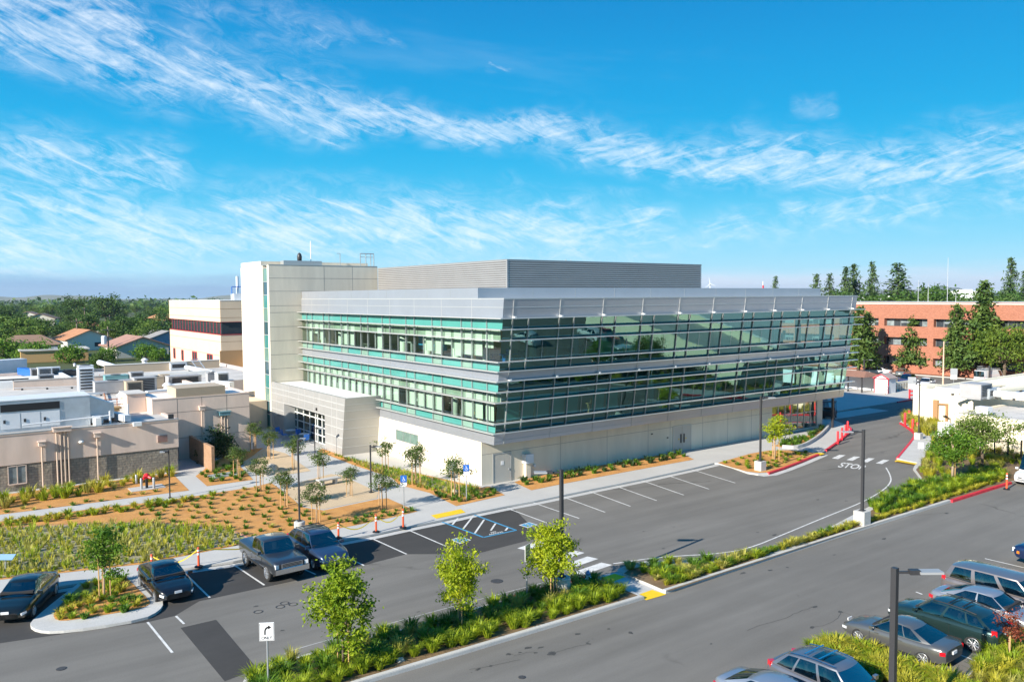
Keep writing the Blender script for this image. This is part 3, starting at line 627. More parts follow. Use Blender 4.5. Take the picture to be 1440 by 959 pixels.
for k in range(12):
    z0, z1 = .3+k*1.43, .3+(k+1)*1.43
    b.mi = (0, 1, 2)[(k*7+3) % 3]; b.face([(30.05,86.49,z0+.03),(30.05,85.13,z0+.03),(30.05,85.13,z1-.03),(30.05,86.49,z1-.03)])
    bm_.box(29.98, 30.1, 85.12, 86.5, z1-.03, z1+.03)
tw = part('stair_window', b, [mat('stair_glass_teal', (0.05,0.20,0.19), .06, spec=.9), mat('stair_glass', (0.03,0.08,0.10), .05, spec=.9), mat('stair_glass_pale', (0.12,0.22,0.19), .08)]); part('glazing_bar', bm_, M_fin, tw)
# entrance block with a leaning outer edge
def yl(z): return 66.94-(z/5.3)*.9               # the leaning edge
b = MB()
def cq(y0, y1, z0, z1, x=30.0): 
    b.face([(x, y1, z0), (x, y0 if y0 else yl(z0), z0), (x, y0 if y0 else yl(z1), z1), (x, y1, z1)])
cq(None, 70.6, 0, 3.35); cq(81.0, YT-.01, 0, 3.35); cq(None, YT-.01, 3.35, 5.3)
b.face([(30, yl(0), 0), (X0, yl(0), 0), (X0, yl(5.3), 5.3), (30, yl(5.3), 5.3)])
b.box(30.0, X0-.01, yl(5.3), yl(5.3)+.25, 5.3, 5.36); b.box(30, 30.25, yl(5.3)+.25, YT-.02, 5.3, 5.36)
b.face([(30,70.6,0),(31.2,70.6,0),(31.2,70.6,3.35),(30,70.6,3.35)][::-1]); b.face([(30,81.0,0),(31.2,80.6,0),(31.2,80.6,3.35),(30,81.0,3.35)]); b.face([(30,70.6,3.35),(31.2,70.6,3.35),(31.2,81,3.35),(30,81,3.35)])
eb = part('entrance_block', b, mat('entrance_panel', (0.42,0.415,0.40), .45, .35, var=.05, scale=.5))
b = MB(); b.box(30.2, X0-.02, yl(5.3)+.2, YT-.02, 5.05, 5.2); part('entrance_roof', b, M_roofw, eb)
b = MB()
for z in (.85, 1.7, 2.55, 3.4, 4.2, 4.75):
    if z > 3.3: b.box(29.985, 30.01, yl(z), YT-.02, z-.02, z+.02)
    else: b.box(29.985, 30.01, yl(z), 70.6, z-.02, z+.02); b.box(29.985, 30.01, 81.0, YT-.02, z-.02, z+.02)
    b.box(30.0, X0-.02, yl(z)-.012, yl(z)+.01, z-.02, z+.02)
for y in (67.9, 69.0, 71.8, 73.2, 75.4, 76.9, 79.6, 81.2, 83.2): b.box(29.985, 30.01, y-.02, y+.02, 3.36 if 70.6 < y < 81 else 0, 5.3)
part('panel_joint', b, mat('entrance_joint', (0.50,0.50,0.49), .6), eb)
b = MB(); b.box(31.0, 31.02, 70.6, 80.6, .1, 3.34); sf = part('storefront', b, G_dark, eb)
b = MB()
for y in (70.7,71.2,71.9,72.4,73.5,74.6,75.1,76.6,78.2,79.9): b.box(30.94, 31.06, y-.06, y+.06, .1, 3.34)
for z in (.15,.9,1.7,2.5,3.3): b.box(30.96, 31.05, 70.6, 80.6, z-.05, z+.05)
part('storefront_frame', b, M_lens, sf)
b = MB(); b.box(30.88, 30.93, 70.75, 70.95, .15, 2.3); b.box(30.88, 30.93, 72.15, 72.35, .15, 2.3); b.box(30.88, 30.93, 71.5, 71.62, .15, 2.3); b.box(30.88,30.93,70.75,72.35,2.25,2.4); d = part('entrance_door', b, M_lens, eb)
b = MB(); b.box(30.90, 30.92, 70.95, 72.15, .2, 2.25); part('door_glass', b, M_win, d)
b = MB(); b.box(32.9, 33.2, 70.6, 80.6, .1, 3.34); part('lobby_wall', b, mat('lobby_dark', (0.05,0.06,0.055), .8, var=.5, scale=.8), eb)
b = MB(); b.box(30.0, 31.0, 70.6, 81, .12, .135); part('entrance_floor', b, M_conc, eb)
b = MB(); b.box(29.9, 30.0, 72.3, 72.5, 3.6, 3.85); part('wall_lamp', b, M_black, eb)
# openings in the lower wall
def wallL(px0, px1): p, q = PX(*px0, X0), PX(*px1, X0); return min(p.y,q.y), max(p.y,q.y), min(p.z,q.z), max(p.z,q.z)
b = MB(); y0, y1, z0, z1 = wallL((557.5,608.5), (588,606.5)); z0, z1 = 1.75, 2.62
b.box(X0-.02, X0+.03, y0, y1, z0, z1); lv = part('louvre_window', b, mat('louvre_glass', (0.13,0.20,0.17), .2, var=.2, scale=2)); b = MB()
for k in range(4): y = y0+(y1-y0)*k/3; b.box(X0-.04, X0, y-.03, y+.03, z0, z1)
b.box(X0-.04,X0,y0,y1,z0-.03,z0+.03); b.box(X0-.04,X0,y0,y1,z1-.03,z1+.03); part('window_frame', b, M_mull, lv)
M_door = mat('door_paint', (0.47,0.45,0.40), .5)
b = MB(); b.box(34.62, 36.2, YW-.03, YW+.05, .12, 2.32); d = part('door', b, M_door); b = MB()
for bx in ((34.54,34.62,.12,2.4),(36.2,36.28,.12,2.4),(34.62,36.2,2.32,2.4)): b.box(bx[0],bx[1],YW-.05,YW+.05,bx[2],bx[3])
part('door_frame', b, M_mull, d); b = MB(); b.box(36.0,36.1,YW-.09,YW-.03,1.0,1.12); part('door_handle', b, M_steel, d); b = MB(); b.box(35.3,35.55,YW-.045,YW-.03,1.45,1.75); part('door_notice', b, M_signw, d)
b = MB(); b.box(54.45, 55.58, YW-.03, YW+.05, .12, 2.42); b.box(55.61, 56.73, YW-.03, YW+.05, .12, 2.42); d = part('double_door', b, M_door); b = MB()
for bx in ((54.37,54.45,.12,2.5),(56.73,56.81,.12,2.5),(54.45,56.73,2.42,2.5)): b.box(bx[0],bx[1],YW-.05,YW+.05,bx[2],bx[3])
part('door_frame', b, M_mull, d); b = MB(); b.box(55.35,55.43,YW-.12,YW-.03,.9,1.7); b.box(55.76,55.84,YW-.12,YW-.03,.9,1.7); part('door_handle', b, M_dark, d); b = MB(); b.box(55.05,55.2,YW-.045,YW-.03,1.2,1.3); b.box(56.0,56.15,YW-.045,YW-.03,1.2,1.3); part('door_notice', b, M_yel, d)
b = MB(); b.box(37.35, 38.1, YW-.5, YW-.0, 1.35, 2.05); ub = part('utility_box', b, M_acw); b = MB(); b.box(37.5, 37.95, YW-.3, YW, .12, 1.34); part('pipe_casing', b, M_cream, ub); b = MB(); b.box(38.4,38.6,YW-.15,YW,.9,1.1); part('hose_valve', b, M_acw, ub)
b = MB(); b.box(65.6-14,65.75-14,YW-.06,YW,2.05,2.15); b.box(53.6,53.75,YW-.06,YW,1.5,1.6); part('wall_lamp', b, M_black)
# lobby glazing by the service lane
b = MB(); b.face([(68.95,YW+.1,.28),(76.7,YW+.1,.28),(76.7,YW+.1,2.95),(68.95,YW+.1,2.95)]); lg = part('lobby_window', b, glass('lobby_glass', (0.30,0.42,0.36), .42)); b = MB()
for k in range(8): x = 68.95+7.75*k/7; b.box(x-.03,x+.03,YW+.04,YW+.14,.28,2.95)
b.box(68.95,76.7,YW+.04,YW+.14,1.9,1.96); part('glazing_bar', b, M_mull, lg)
b = MB(); b.box(69,77.6,YW+5,YW+5.2,0,3.4); part('lobby_wall', b, M_inwall, lg)
for x_, y_ in ((77.75,YW-1.2),(78.7,YW+3.5)): b = MB(); b.box(x_,x_+.2,y_,y_+.2,.12,3.42); part('overhang_post', b, M_dark)
# things on the tower roof
t = thing('rooftop_fan', 'dark mushroom fan on a squat box on the tower roof', 'roof fan', (33.6,86.2,17.86)); b = MB(); b.box(32.0,36.4,85.6,86.6,17.86,18.35); b.build('fan_base', M_mull, t); b = MB(); b.lathe([(.24,18.35),(.27,18.8),(.2,19.1),(.06,19.25)], (34.0,86.1,0), 12); b.build('fan_cowl', M_dark, t, smooth=True)
t = thing('rooftop_mast', 'thin pale mast standing up from the tower roof', 'mast', (35.4,86.3,17.86)); b = MB(); b.tube((35.4,86.3,17.86),(35.4,86.3,20.6),.05,n=6); b.build('mast_pole', M_lens, t)
t = thing('antenna_bracket', 'small forked antenna bracket on the tower roof edge', 'antenna', (38.7,86.3,17.86)); b = MB(); b.tube((38.9,86.3,17.86),(38.9,86.3,19.3),.04,n=6); b.tube((38.5,86.3,19.3),(38.95,86.3,19.3),.03,n=5); b.build('antenna_pole', M_mull, t)
t = thing('roof_ladder_frame', 'open metal ladder hoop at the end of the tower roof', 'ladder', (42.0,85.4,17.8)); b = MB()
for x in (40.9,41.6,42.2,42.6): b.tube((x,85.2,17.8),(x,85.2,19.3),.05,n=6)
b.tube((40.9,85.2,19.3),(42.6,85.2,19.3),.05,n=6); b.tube((40.9,85.2,18.9),(42.6,85.2,18.9),.03,n=6); b.build('hoop_rail', M_mull, t)
t = thing('rooftop_aerial', 'tiny twin aerial on the ribbed penthouse roof', 'aerial', (56,66,17.57)); b = MB(); b.tube((55.5,66,17.57),(55.5,66,18.2),.05,n=5); b.tube((56.2,66,17.57),(56.2,66,18.15),.05,n=5); b.build('aerial_pole', M_mull, t)
# ---------------------------------------------------------------- low stucco wing with the crowded roof
YF = 69.31
LW = thing('clinic_wing', 'low tan stucco wing on a split face block base, its flat roof crowded with machinery', 'building', (0, 90, 0))
b = MB(); b.box(-70, 16.7, YF, 79.9, 2.12, 4.3); b.box(-70, 24.2, 79.9, 99.0, 2.12, 4.3); b.box(-70, 36.0, 99.0, 124.0, 0, 4.3)
p_ = b.build('stucco_wall', M_stucco, LW)
b = MB(); b.box(-70, 16.64, YF+.06, 99.0, 0, 2.12); b.build('block_base', M_split, LW)
b = MB(); b.box(-69.6, 16.3, YF+.4, 79.9, 4.302, 4.31); b.box(-69.6, 23.9, 79.9, 99, 4.302, 4.31); b.box(-69.6, 35.6, 99, 123.6, 4.302, 4.312); b.build('roof', M_roofg, LW)
b = MB()
b.box(-70, 16.74, YF-.04, YF+.3, 4.31, 4.42); b.box(16.44, 16.74, YF+.3, 74, 4.31, 4.42); b.box(23.85, 24.25, 80, 99, 4.302, 4.95); b.box(-70, 36.1, 123.6, 124.1, 4.31, 4.65); b.box(35.6,36.1,99,123.6,4.31,4.65)
b.build('parapet', M_stucco, LW)
b = MB(); b.box(-70, 16.76, YF-.06, YF+.32, 4.42, 4.46); b.build('parapet_cap', M_mull, LW)
b = MB()                                           # raised white well at the corner of the roof
b.box(10.7,11.1,YF+.42,79,4.31,5.0); b.box(11.1,16.3,77.0,77.3,4.31,4.9); b.box(-12,4,92,92.4,4.31,5.0); b.box(-2,-1.6,92.4,110,4.31,4.9); b.box(4,30,106,106.4,4.31,5.1); b.box(14.0,14.4,106.4,123,4.31,4.9); b.box(-20,14,112,112.3,4.31,4.8)
b.build('roof_kerb', M_roofw, LW)
w = MB(); a0, a1 = PY(12,678,YF), PY(36.5,652,YF)
w.box(a0.x, a1.x, YF-.02, YF+.08, .75, 2.0); wn = w.build('window', M_winl, LW); w = MB()
for x in (a0.x, (a0.x+a1.x)/2, a1.x): w.box(x-.03, x+.03, YF-.06, YF, .7, 2.05)
w.box(a0.x,a1.x,YF-.06,YF,2.0,2.04); w.box(a0.x,a1.x,YF-.1,YF,.64,.72); w.build('window_frame', M_stucco, wn)
w = MB(); a0, a1 = PY(221,622,YF), PY(236,611,YF); w.box(a0.x,a1.x,YF-.05,YF,a0.z,a1.z); v = w.build('wall_vent', M_stucco, LW); w = MB()
for k in range(6): z = a0.z+(a1.z-a0.z)*(k+.5)/6; w.obox(((a0.x+a1.x)/2, YF-.06, z), (a1.x-a0.x-.1, .03, .07), rx=.6)
w.build('vent_slats', mat('vent_slat', (0.30,0.17,0.14), .7), v)
def downpipe(px, n, y, ztop, parent, m, boxm):
    o = PY(px, 640, y); w = MB()
    for k in range(n): w.tube((o.x+.26*k, y-.1, 0.1), (o.x+.26*k, y-.1, ztop-.25), .06, n=8)
    d = w.build('downpipe', m, parent); w = MB(); w.box(o.x-.22, o.x+.26*(n-1)+.22, y-.34, y-.002, ztop-.25, ztop+.05); w.box(o.x-.28, o.x+.26*(n-1)+.28, y-.4, y-.002, ztop+.05, ztop+.12); w.build('rain_head', boxm, d)
M_pipe = mat('downpipe_paint', (0.55,0.43,0.34), .7)
downpipe(59, 1, YF, 3.6, LW, M_pipe, M_stucco); downpipe(80, 4, YF, 4.55, LW, M_pipe, M_stucco); downpipe(137, 1, YF, 3.85, LW, M_pipe, M_stucco)
w = MB(); o = PY(114,621,YF); w.lathe([(.14,-.1),(.2,0),(.14,.1)], (o.x,YF-.12,o.z), 10); w.build('wall_lamp', M_lens, LW, smooth=True)
w = MB(); o = PY(192,595,YF); w.box(o.x-.3,o.x+.3,YF-.45,YF-.05,4.2,4.5); w.build('flood_lamp', M_lens, LW)
w = MB(); o = PY(242,582,YF); w.box(o.x-.2,o.x+.2,YF+.3,YF+.6,4.46,4.8); w.build('flood_lamp', M_dark, LW)
# taller block beside it
BW = thing('clinic_block', 'taller tan stucco block with ribbed roof screen and blue rain head', 'building', (20, 84, 0))
YB = 74.25; xb0 = PY(213.7,560,YB).x
b = MB(); b.box(xb0, 24.2, YB, 79.8, 0, 5.52); b.build('stucco_wall', M_stucco, BW)
b = MB(); b.box(xb0+.3, 23.9, YB+.3, 79.5, 5.5, 5.53); b.build('roof', M_roofw, BW)
b = MB(); b.box(xb0-.03, 24.23, YB-.03, YB+.25, 5.525, 5.62); b.box(xb0-.03, xb0+.25, YB+.25, 79.8, 5.525, 5.62); b.box(23.95, 24.23, YB+.25, 79.8, 5.525, 5.62); b.box(xb0+.25, 23.95, 79.55, 79.83, 5.525, 5.62); b.build('parapet', M_stucco, BW)
b = MB(); x1_, x2_ = PY(247.5,556,YB).x, PY(317,548,YB).x
for k in range(8): b.box(x1_, x2_, YB-.02+.03, YB+.2+.03*(k%2), 5.63+k*.1, 5.63+k*.1+.075)
b.box(x1_+.02, x2_-.02, YB+.1, YB+3.2, 5.62, 6.40); b.build('roof_screen', M_actan, BW)
b = MB()
for z in (2.0, 4.3): b.box(xb0+.02, 24.2, YB-.006, YB+.02, z-.02, z+.02)
for px in (249.5, 284, 319): o = PY(px,580,YB); b.box(o.x-.02,o.x+.02,YB-.006,YB+.02,0,5.5)
b.build('wall_joint', mat('stucco_joint', (0.24,0.19,0.16), .9), BW)
downpipe(285, 1, YB, 4.6, BW, M_pipe, M_stucco); downpipe(312.5, 3, YB, 3.95, BW, M_pipe, mat('rain_head_blue', (0.12,0.26,0.30), .5))
b = MB(); b.box(24.2, 29.95, 86.0, 93.0, 0, 3.2); b.build('link_wall', M_tan, BW)
# ---------------------------------------------------------------- plant on the roofs: every unit stands by itself
RZ = 4.32
def on_roof(px, py, z=RZ): return P(px, py, z)
def unit(name, label, px, py, w, d, h, m, kind=0, z=RZ, rz=0.0, group=None):
    o = on_roof(px, py, z); t = thing(name, label, 'roof unit', (o.x, o.y, z), rz, group, local=True)
    b = MB(); b.box(-w/2, w/2, -d/2, d/2, .12, h); b.box(-w/2+.05, w/2-.05, -d/2+.05, d/2-.05, 0, .12); b.build('casing', m, t)
    if kind == 1:
        b = MB()
        for k in range(7): b.obox((0, -d/2-.02, .35+k*(h-.55)/6), (w*.8, .03, (h-.5)/9), rx=.5)
        b.build('grille', M_dark, t)
    if kind in (0, 2):
        b = MB(); b.lathe([(min(w,d)*.38,h),(min(w,d)*.38,h+.1)], (0,0,0), 14); b.build('fan_guard', M_dark, t)
    b = MB(); b.box(-w/2-.03, w/2+.03, -d/2-.03, d/2+.03, h-.05, h+.02); b.build('casing_lid', m, t)
    return t
# the big air handler at the front of the roof
o = on_roof(58, 604); AH = thing('air_handler', 'long pale blue air handling unit with dark intake slot on the wing roof', 'air handler', (o.x, o.y, RZ)); ax, ay = o.x, o.y
b = MB(); b.box(ax-7, ax+3.4, ay, ay+3.2, RZ, RZ+2.35); b.build('casing', M_galv, AH)
b = MB(); b.box(ax-2.6, ax+1.3, ay-.05, ay+.02, RZ+1.55, RZ+2.1); b.build('intake_slot', M_black, AH)
for k in range(3): b = MB(); b.box(ax-2.6+1.32*k, ax-1.36+1.32*k, ay-.06, ay-.002, RZ+.25, RZ+1.4); dd = b.build('access_door', M_acw, AH); b = MB(); b.box(ax-2.45+1.32*k, ax-2.3+1.32*k, ay-.1, ay-.06, RZ+.7, RZ+.95); b.build('door_latch', M_dark, dd)
b = MB(); b.box(ax-7.05, ax+3.45, ay-.04, ay+3.24, RZ+2.35, RZ+2.42); b.build('roof_lid', M_acw, AH)
b = MB(); b.mesh([(ax+3.4,ay+.1,RZ+2.3),(ax+5.2,ay+.4,RZ+1.5),(ax+5.2,ay+2.6,RZ+1.5),(ax+3.4,ay+3,RZ+2.3),(ax+3.4,ay+.1,RZ+.4),(ax+5.2,ay+.4,RZ+.4),(ax+5.2,ay+2.6,RZ+.4),(ax+3.4,ay+3,RZ+.4)],[(0,1,2,3),(4,5,1,0),(5,6,2,1),(6,7,3,2)]); b.build('outlet_hood', M_galv, AH)
b = MB(); b.tube((ax-1.3,ay-.7,RZ+.55),(ax+4.9,ay-.7,RZ+.75),.06,n=8); b.tube((ax+4.7,ay-.7,RZ),(ax+4.7,ay-.7,RZ+1.1),.08,n=8); b.tube((ax+6.2,ay+.3,RZ),(ax+6.2,ay+.3,RZ+1.4),.08,n=8); b.build('pipe_rail', M_acw, AH)
def duct(label, a, c, r, m=M_galv, z=RZ, square=False):
    A, C_ = on_roof(*a, z), on_roof(*c, z); mid = (A+C_)/2; t = thing('roof_duct', label, 'duct', (mid.x, mid.y, z)); b = MB()
    if square: d = C_-A; b.obox((mid.x, mid.y, z+r+.15), (d.length, r*2, r*2), math.atan2(d.y, d.x))
    else: b.tube((A.x,A.y,z+r+.15),(C_.x,C_.y,z+r+.15),r,n=12); 
    b.build('duct_run', m, t, angle=40); b = MB()
    for k in (.12,.5,.88): q = A.lerp(C_, k); b.box(q.x-.1,q.x+.1,q.y-.1,q.y+.1,z,z+.18)
    b.build('duct_foot', M_dark, t)
duct('fat pale round duct lying in front of the wing roof air handler', (66,598), (140,592), .28, M_acw)
duct('pale square duct running along the wing roof beside the air handler outlet', (104,590), (140,598), .3, M_galv, square=True)
duct('thin white pipe run across the far half of the wing roof', (82,541), (150,540), .13, M_acw)
duct('white sloping duct leading to the roof well at the wing corner', (155,589), (180,595), .25, M_acw, square=True)
duct('bluish sheet duct at the far left of the wing roof', (-5,527), (34,524), .9, M_acw, square=True)
duct('curved-looking white duct beside the tan building', (262,521), (300,529), .3, M_acw)
duct('white curb duct on the middle roof near the round vent', (140,515), (168,524), .4, M_acw)
for a in [('cooling_tower','tall white louvred cooling unit standing alone on the wing roof',121,550,1.5,1.3,2.5,M_acw,1),
          ('condenser_unit','wide grey condenser box in the middle of the wing roof',159,553,3.6,1.4,1.35,M_acg,0),
          ('condenser_unit','teal boxed condenser behind the wide grey one',163,542,2.4,1.4,1.2,M_act,0),
          ('condenser_unit','small teal condenser right of the boxed teal one',178,541,1.2,1.1,1.1,M_act,0),
          ('condenser_unit','blue grey upright unit beside the small teal condenser',192,541,1.4,1.2,1.5,M_acg,1),
          ('condenser_unit','tan unit with pipes right of the wide grey condenser',188,553,1.6,1.3,1.3,M_actan,1),
          ('condenser_unit','pair-shaped tan and grey unit before the roof vent cowl',203,551,2.2,1.6,1.6,M_acg,1),
          ('condenser_unit','low tan condenser between the louvred units',217,546,1.8,1.4,1.3,M_actan,0),
          ('condenser_unit','long low pale unit left of the ribbed roof screen',222,540,3.2,1.4,.9,M_acw,1),
          ('condenser_unit','brown faced unit beside the long low pale unit',231,541,1.0,1.2,1.2,M_actan,1),
          ('condenser_unit','flat topped dark louvred unit behind the ribbed screen',258,541,3.6,1.8,1.1,M_acg,1),
          ('condenser_unit','squat white flat unit just above the ribbed screen',268,548,4.0,1.6,.7,M_acw,1),
          ('condenser_unit','blue cabinet on the far left of the wing roof',52,531,1.4,1.2,1.2,M_acg,1),
          ('condenser_unit','white and blue cabinet second from the far left of the roof',63,531,1.6,1.2,1.3,M_acw,1),
          ('condenser_unit','grey panel cabinet before the tan roof screen wall',65,541,1.6,.8,1.2,M_acg,1),
          ('condenser_unit','slim white cabinet right of the grey panel cabinet',77,529,1.2,1.0,1.2,M_acw,1)]:
    unit(*a)
for lab, a, c, r, m, sq in (('long thin white pipe crossing the near half of the wing roof', (104,572), (196,566), .1, M_acw, False), ('pair of grey conduits behind the air handler', (20,549), (112,546), .08, M_acg, False), ('rust brown gas pipe running back over the wing roof', (150,570), (140,530), .07, M_rust, False), ('white square duct elbow before the louvred units', (206,560), (236,557), .28, M_acw, True), ('silver round duct behind the teal condensers', (150,534), (214,531), .22, M_galv, False), ('low white curb running along the far roof', (0,536), (90,533), .18, M_acw, True), ('white duct against the parapet by the tower', (300,544), (326,547), .3, M_acw, True), ('short blue sheet metal duct at the far left of the roof', (30,528), (48,531), .45, M_signb, True), ('grey cable tray along the middle of the wing roof', (84,560), (150,556), .12, M_galv, True)): duct(lab, a, c, r, m, RZ, sq)
for a in [('condenser_unit','small white condenser on the far right of the wing roof near the tower',312,538,1.3,1.1,1.2,M_acw,1), ('condenser_unit','small grey condenser second from the tower on the wing roof',298,536,1.2,1.0,1.0,M_acg,0), ('condenser_unit','low grey box beside the rust coloured railing',186,572,1.2,.9,.8,M_acg,1), ('condenser_unit','white cabinet at the back edge of the wing roof',250,520,2.2,1.2,1.0,M_acw,1), ('condenser_unit','pale square unit alone at the middle of the far roof',120,523,1.8,1.6,.9,M_acw,0), ('condenser_unit','dark low unit before the far white curb',96,528,2.0,1.4,.7,M_dark,0)]: unit(*a)
def box_thing(name, label, cat, part_, x0, x1, y0, y1, z0, z1, m):
    t = thing(name, label, cat, ((x0+x1)/2, (y0+y1)/2, z0)); b = MB(); b.box(x0,x1,y0,y1,z0,z1); b.build(part_, m, t); return t
o = on_roof(70, 545); t = box_thing('screen_wall', 'low tan stucco screen wall on the far left of the wing roof', 'screen wall', 'wall_panel', o.x-3.5, o.x+5.5, o.y, o.y+.3, RZ, RZ+.95, M_stucco); b = MB(); b.box(o.x-3.6,o.x+5.6,o.y-.05,o.y+.35,RZ+.95,RZ+1.02); b.build('wall_cap', M_conc, t)
o = on_roof(215, 522); t = box_thing('screen_wall', 'long brown parapet wall in front of the tan building roof', 'screen wall', 'wall_panel', o.x-6, o.x+9, o.y, o.y+.3, RZ, RZ+1.1, M_actan); b = MB(); b.box(o.x-6.1,o.x+9.1,o.y-.05,o.y+.35,RZ+1.1,RZ+1.18); b.build('wall_cap', M_roofw, t)
o = on_roof(190, 580); t = box_thing('stair_cover', 'tan boxed stair cover standing behind the roof well', 'roof housing', 'housing_wall', o.x-.6, o.x+.9, o.y, o.y+3, RZ, RZ+1.6, M_stucco); b = MB(); b.box(o.x-.7,o.x+1.0,o.y-.1,o.y+3.1,RZ+1.6,RZ+1.68); b.build('housing_lid', M_roofg, t)
for px, py, lab in ((203.5,513,'white conical roof vent cowl far back before the tan building'), (235.5,551,'white ribbed vent cowl left of the ribbed screen'), (172,566,'white dome vent near the railing on the wing roof'), (19,519,'small white pipe cap at the far left roof edge'), (105,515,'small white pipe cap on the middle of the far roof')):
    o = on_roof(px, py); k = .5 if 'cap' not in lab else .22; t = thing('roof_vent', lab, 'roof vent', (o.x,o.y,RZ), local=True); b = MB(); b.lathe([(k*.8,0),(k*.7,k*1.3)], (0,0,0), 12); b.build('vent_neck', M_acw, t, angle=40); b = MB(); b.lathe([(k,k*1.3),(k*1.05,k*1.5),(k*.6,k*1.9),(k*.1,k*2.1)], (0,0,0), 12); b.build('vent_cowl', M_acw, t, angle=40)
o = on_roof(165, 578); t = thing('roof_railing', 'rust coloured railing around the hatch on the wing roof', 'railing', (o.x,o.y,RZ)); b = MB()
for k in range(7): b.tube((o.x-3+1*k,o.y,RZ),(o.x-3+1*k,o.y,RZ+1.1),.04,n=6)
b.build('railing_post', M_rust, t); b = MB(); b.tube((o.x-3,o.y,RZ+1.1),(o.x+3,o.y,RZ+1.1),.04,n=6); b.tube((o.x-3,o.y,RZ+.6),(o.x+3,o.y,RZ+.6),.03,n=6); b.build('railing_bar', M_rust, t)
o = on_roof(145, 587); t = thing('lumber_stack', 'stack of weathered timber lying by the duct on the wing roof', 'timber stack', (o.x,o.y,RZ)); b = MB()
for k in range(4): b.box(o.x-1.3,o.x+1.0+.15*k,o.y,o.y+1.0,RZ+.02+.2*k,RZ+.18+.2*k)
b.build('timber_board', M_wood, t)
o = on_roof(285, 521); t = thing('roof_ladder', 'slanted metal access ladder beside the tan building', 'ladder', (o.x,o.y,RZ)); b = MB()
for e in (-.5,.5): b.tube((o.x+e,o.y,RZ),(o.x+e-.9,o.y+1.0,RZ+1.7),.06,n=6)
for k in range(5): f = .1+k*.2; b.tube((o.x-.5-.9*f,o.y+f,RZ+1.7*f),(o.x+.5-.9*f,o.y+f,RZ+1.7*f),.04,n=6)
b.build('ladder_frame', M_galv, t)
o = on_roof(12, 545); t = thing('pipe_frame', 'dark pipe frame throwing bars of shade on the left of the wing roof', 'pipe frame', (o.x,o.y,RZ)); b = MB()
for e in (0,4.5): b.tube((o.x-4+e,o.y,RZ),(o.x-4+e,o.y,RZ+.9),.08,n=6)
b.tube((o.x-6,o.y,RZ+.9),(o.x+2,o.y,RZ+.9),.09,n=6); b.build('frame_bar', M_dark, t)
# ---------------------------------------------------------------- tan three storey building
XT, YTB, YTE = 38.0, 129.6, 161.8
TB = thing('tan_building', 'tan three storey building with a red lined ribbon of dark windows', 'building', (50, 146, 0))
b = MB(); b.box(XT, 62, YTB, YTE, 0, 8.45); b.box(XT+.5, 62, YTB+.5, YTE-.5, 8.45, 10.55); b.box(XT, 62, YTB, YTE, 10.55, 13.9); b.build('stucco_wall', M_tan, TB)
b = MB(); b.box(XT+.25, XT+.49, YTB+.26, YTE-.6, 8.62, 10.5); b.box(XT+.26, 61, YTB+.25, YTB+.49, 8.62, 10.5); rw = b.build('ribbon_window', M_win, TB); b = MB()
for k in range(17): y = YTB+.8+k*1.9; b.box(XT+.2, XT+.26, y-.05, y+.05, 8.62, 10.5)
b.build('window_mullion', M_redtrim, rw)
b = MB(); b.box(XT-.05, XT+.5, YTB-.05, YTE, 8.46, 8.55); b.box(XT+.5, 62, YTB-.05, YTB+.4, 8.46, 8.55); b.box(XT-.03, XT+.4, YTB-.03, YTE, 10.49, 10.54); b.box(XT+.4, 62, YTB-.03, YTB+.3, 10.49, 10.54); b.build('trim_band', M_redtrim, TB)
for i, (px0, px1, py0, py1) in enumerate(((244.2,247,492.5,503.5),(255.5,258.5,494.5,506.5),(270.8,277.5,497.5,510),(291.5,299.5,501.5,514.5))):
    p, q = PX(px1, py1, XT), PX(px0, py0, XT); y0, y1 = p.y, q.y; z0 = p.z; z1 = z0+1.75; w = MB(); w.box(XT-.03, XT+.1, y0, y1, z0, z1); wo = w.build('window', M_win, TB); w = MB()
    for y in (y0,y1)+(((y0+y1)/2,) if i > 1 else ()): w.box(XT-.07,XT,y-.12,y+.12,z0,z1)
    w.box(XT-.07,XT,y0,y1,z0-.12,z0); w.box(XT-.07,XT,y0,y1,z1,z1+.12); w.build('window_frame', M_redtrim, wo)
b = MB()
for z in (12.6,11.2,7.4,5.2): b.box(XT-.006,XT+.02,YTB,YTE,z-.04,z+.04); b.box(XT,62,YTB-.006,YTB+.02,z-.04,z+.04)
b.build('wall_joint', mat('tan_joint', (0.40,0.26,0.15), .9), TB)
b = MB(); b.box(XT-.05,62,YTB-.05,YTE+.05,13.9,13.98); b.build('roof', M_roofw, TB)
b = MB(); p = PY(327,484,YTB); b.box(p.x-2, p.x+3, YTB-.02, YTB+.1, 2.5, 6.0); b.build('recess_panel', mat('recess_tan', (0.38,0.24,0.12), .9), TB)
b = MB(); b.box(42, 62, 124.2, YTB-.02, 0, 5.2); b.build('lower_wing', M_tan, TB)
t = thing('roof_flue', 'pale flue stack with blue frame on the tan building roof', 'flue', (41.5,131.5,13.98)); b = MB(); b.box(40.6,42.6,130.8,132.4,13.98,15.0); b.tube((41.4,131.5,15),(41.4,131.5,17.8),.22,n=10); b.build('flue_pipe', M_acw, t); b = MB()
for x in (40.4,43.2): b.tube((x,131.2,13.98),(x,131.2,16.1),.07,n=6)
b.tube((40.4,131.2,16.1),(43.2,131.2,16.1),.07,n=6); b.build('flue_frame', M_signb, t)
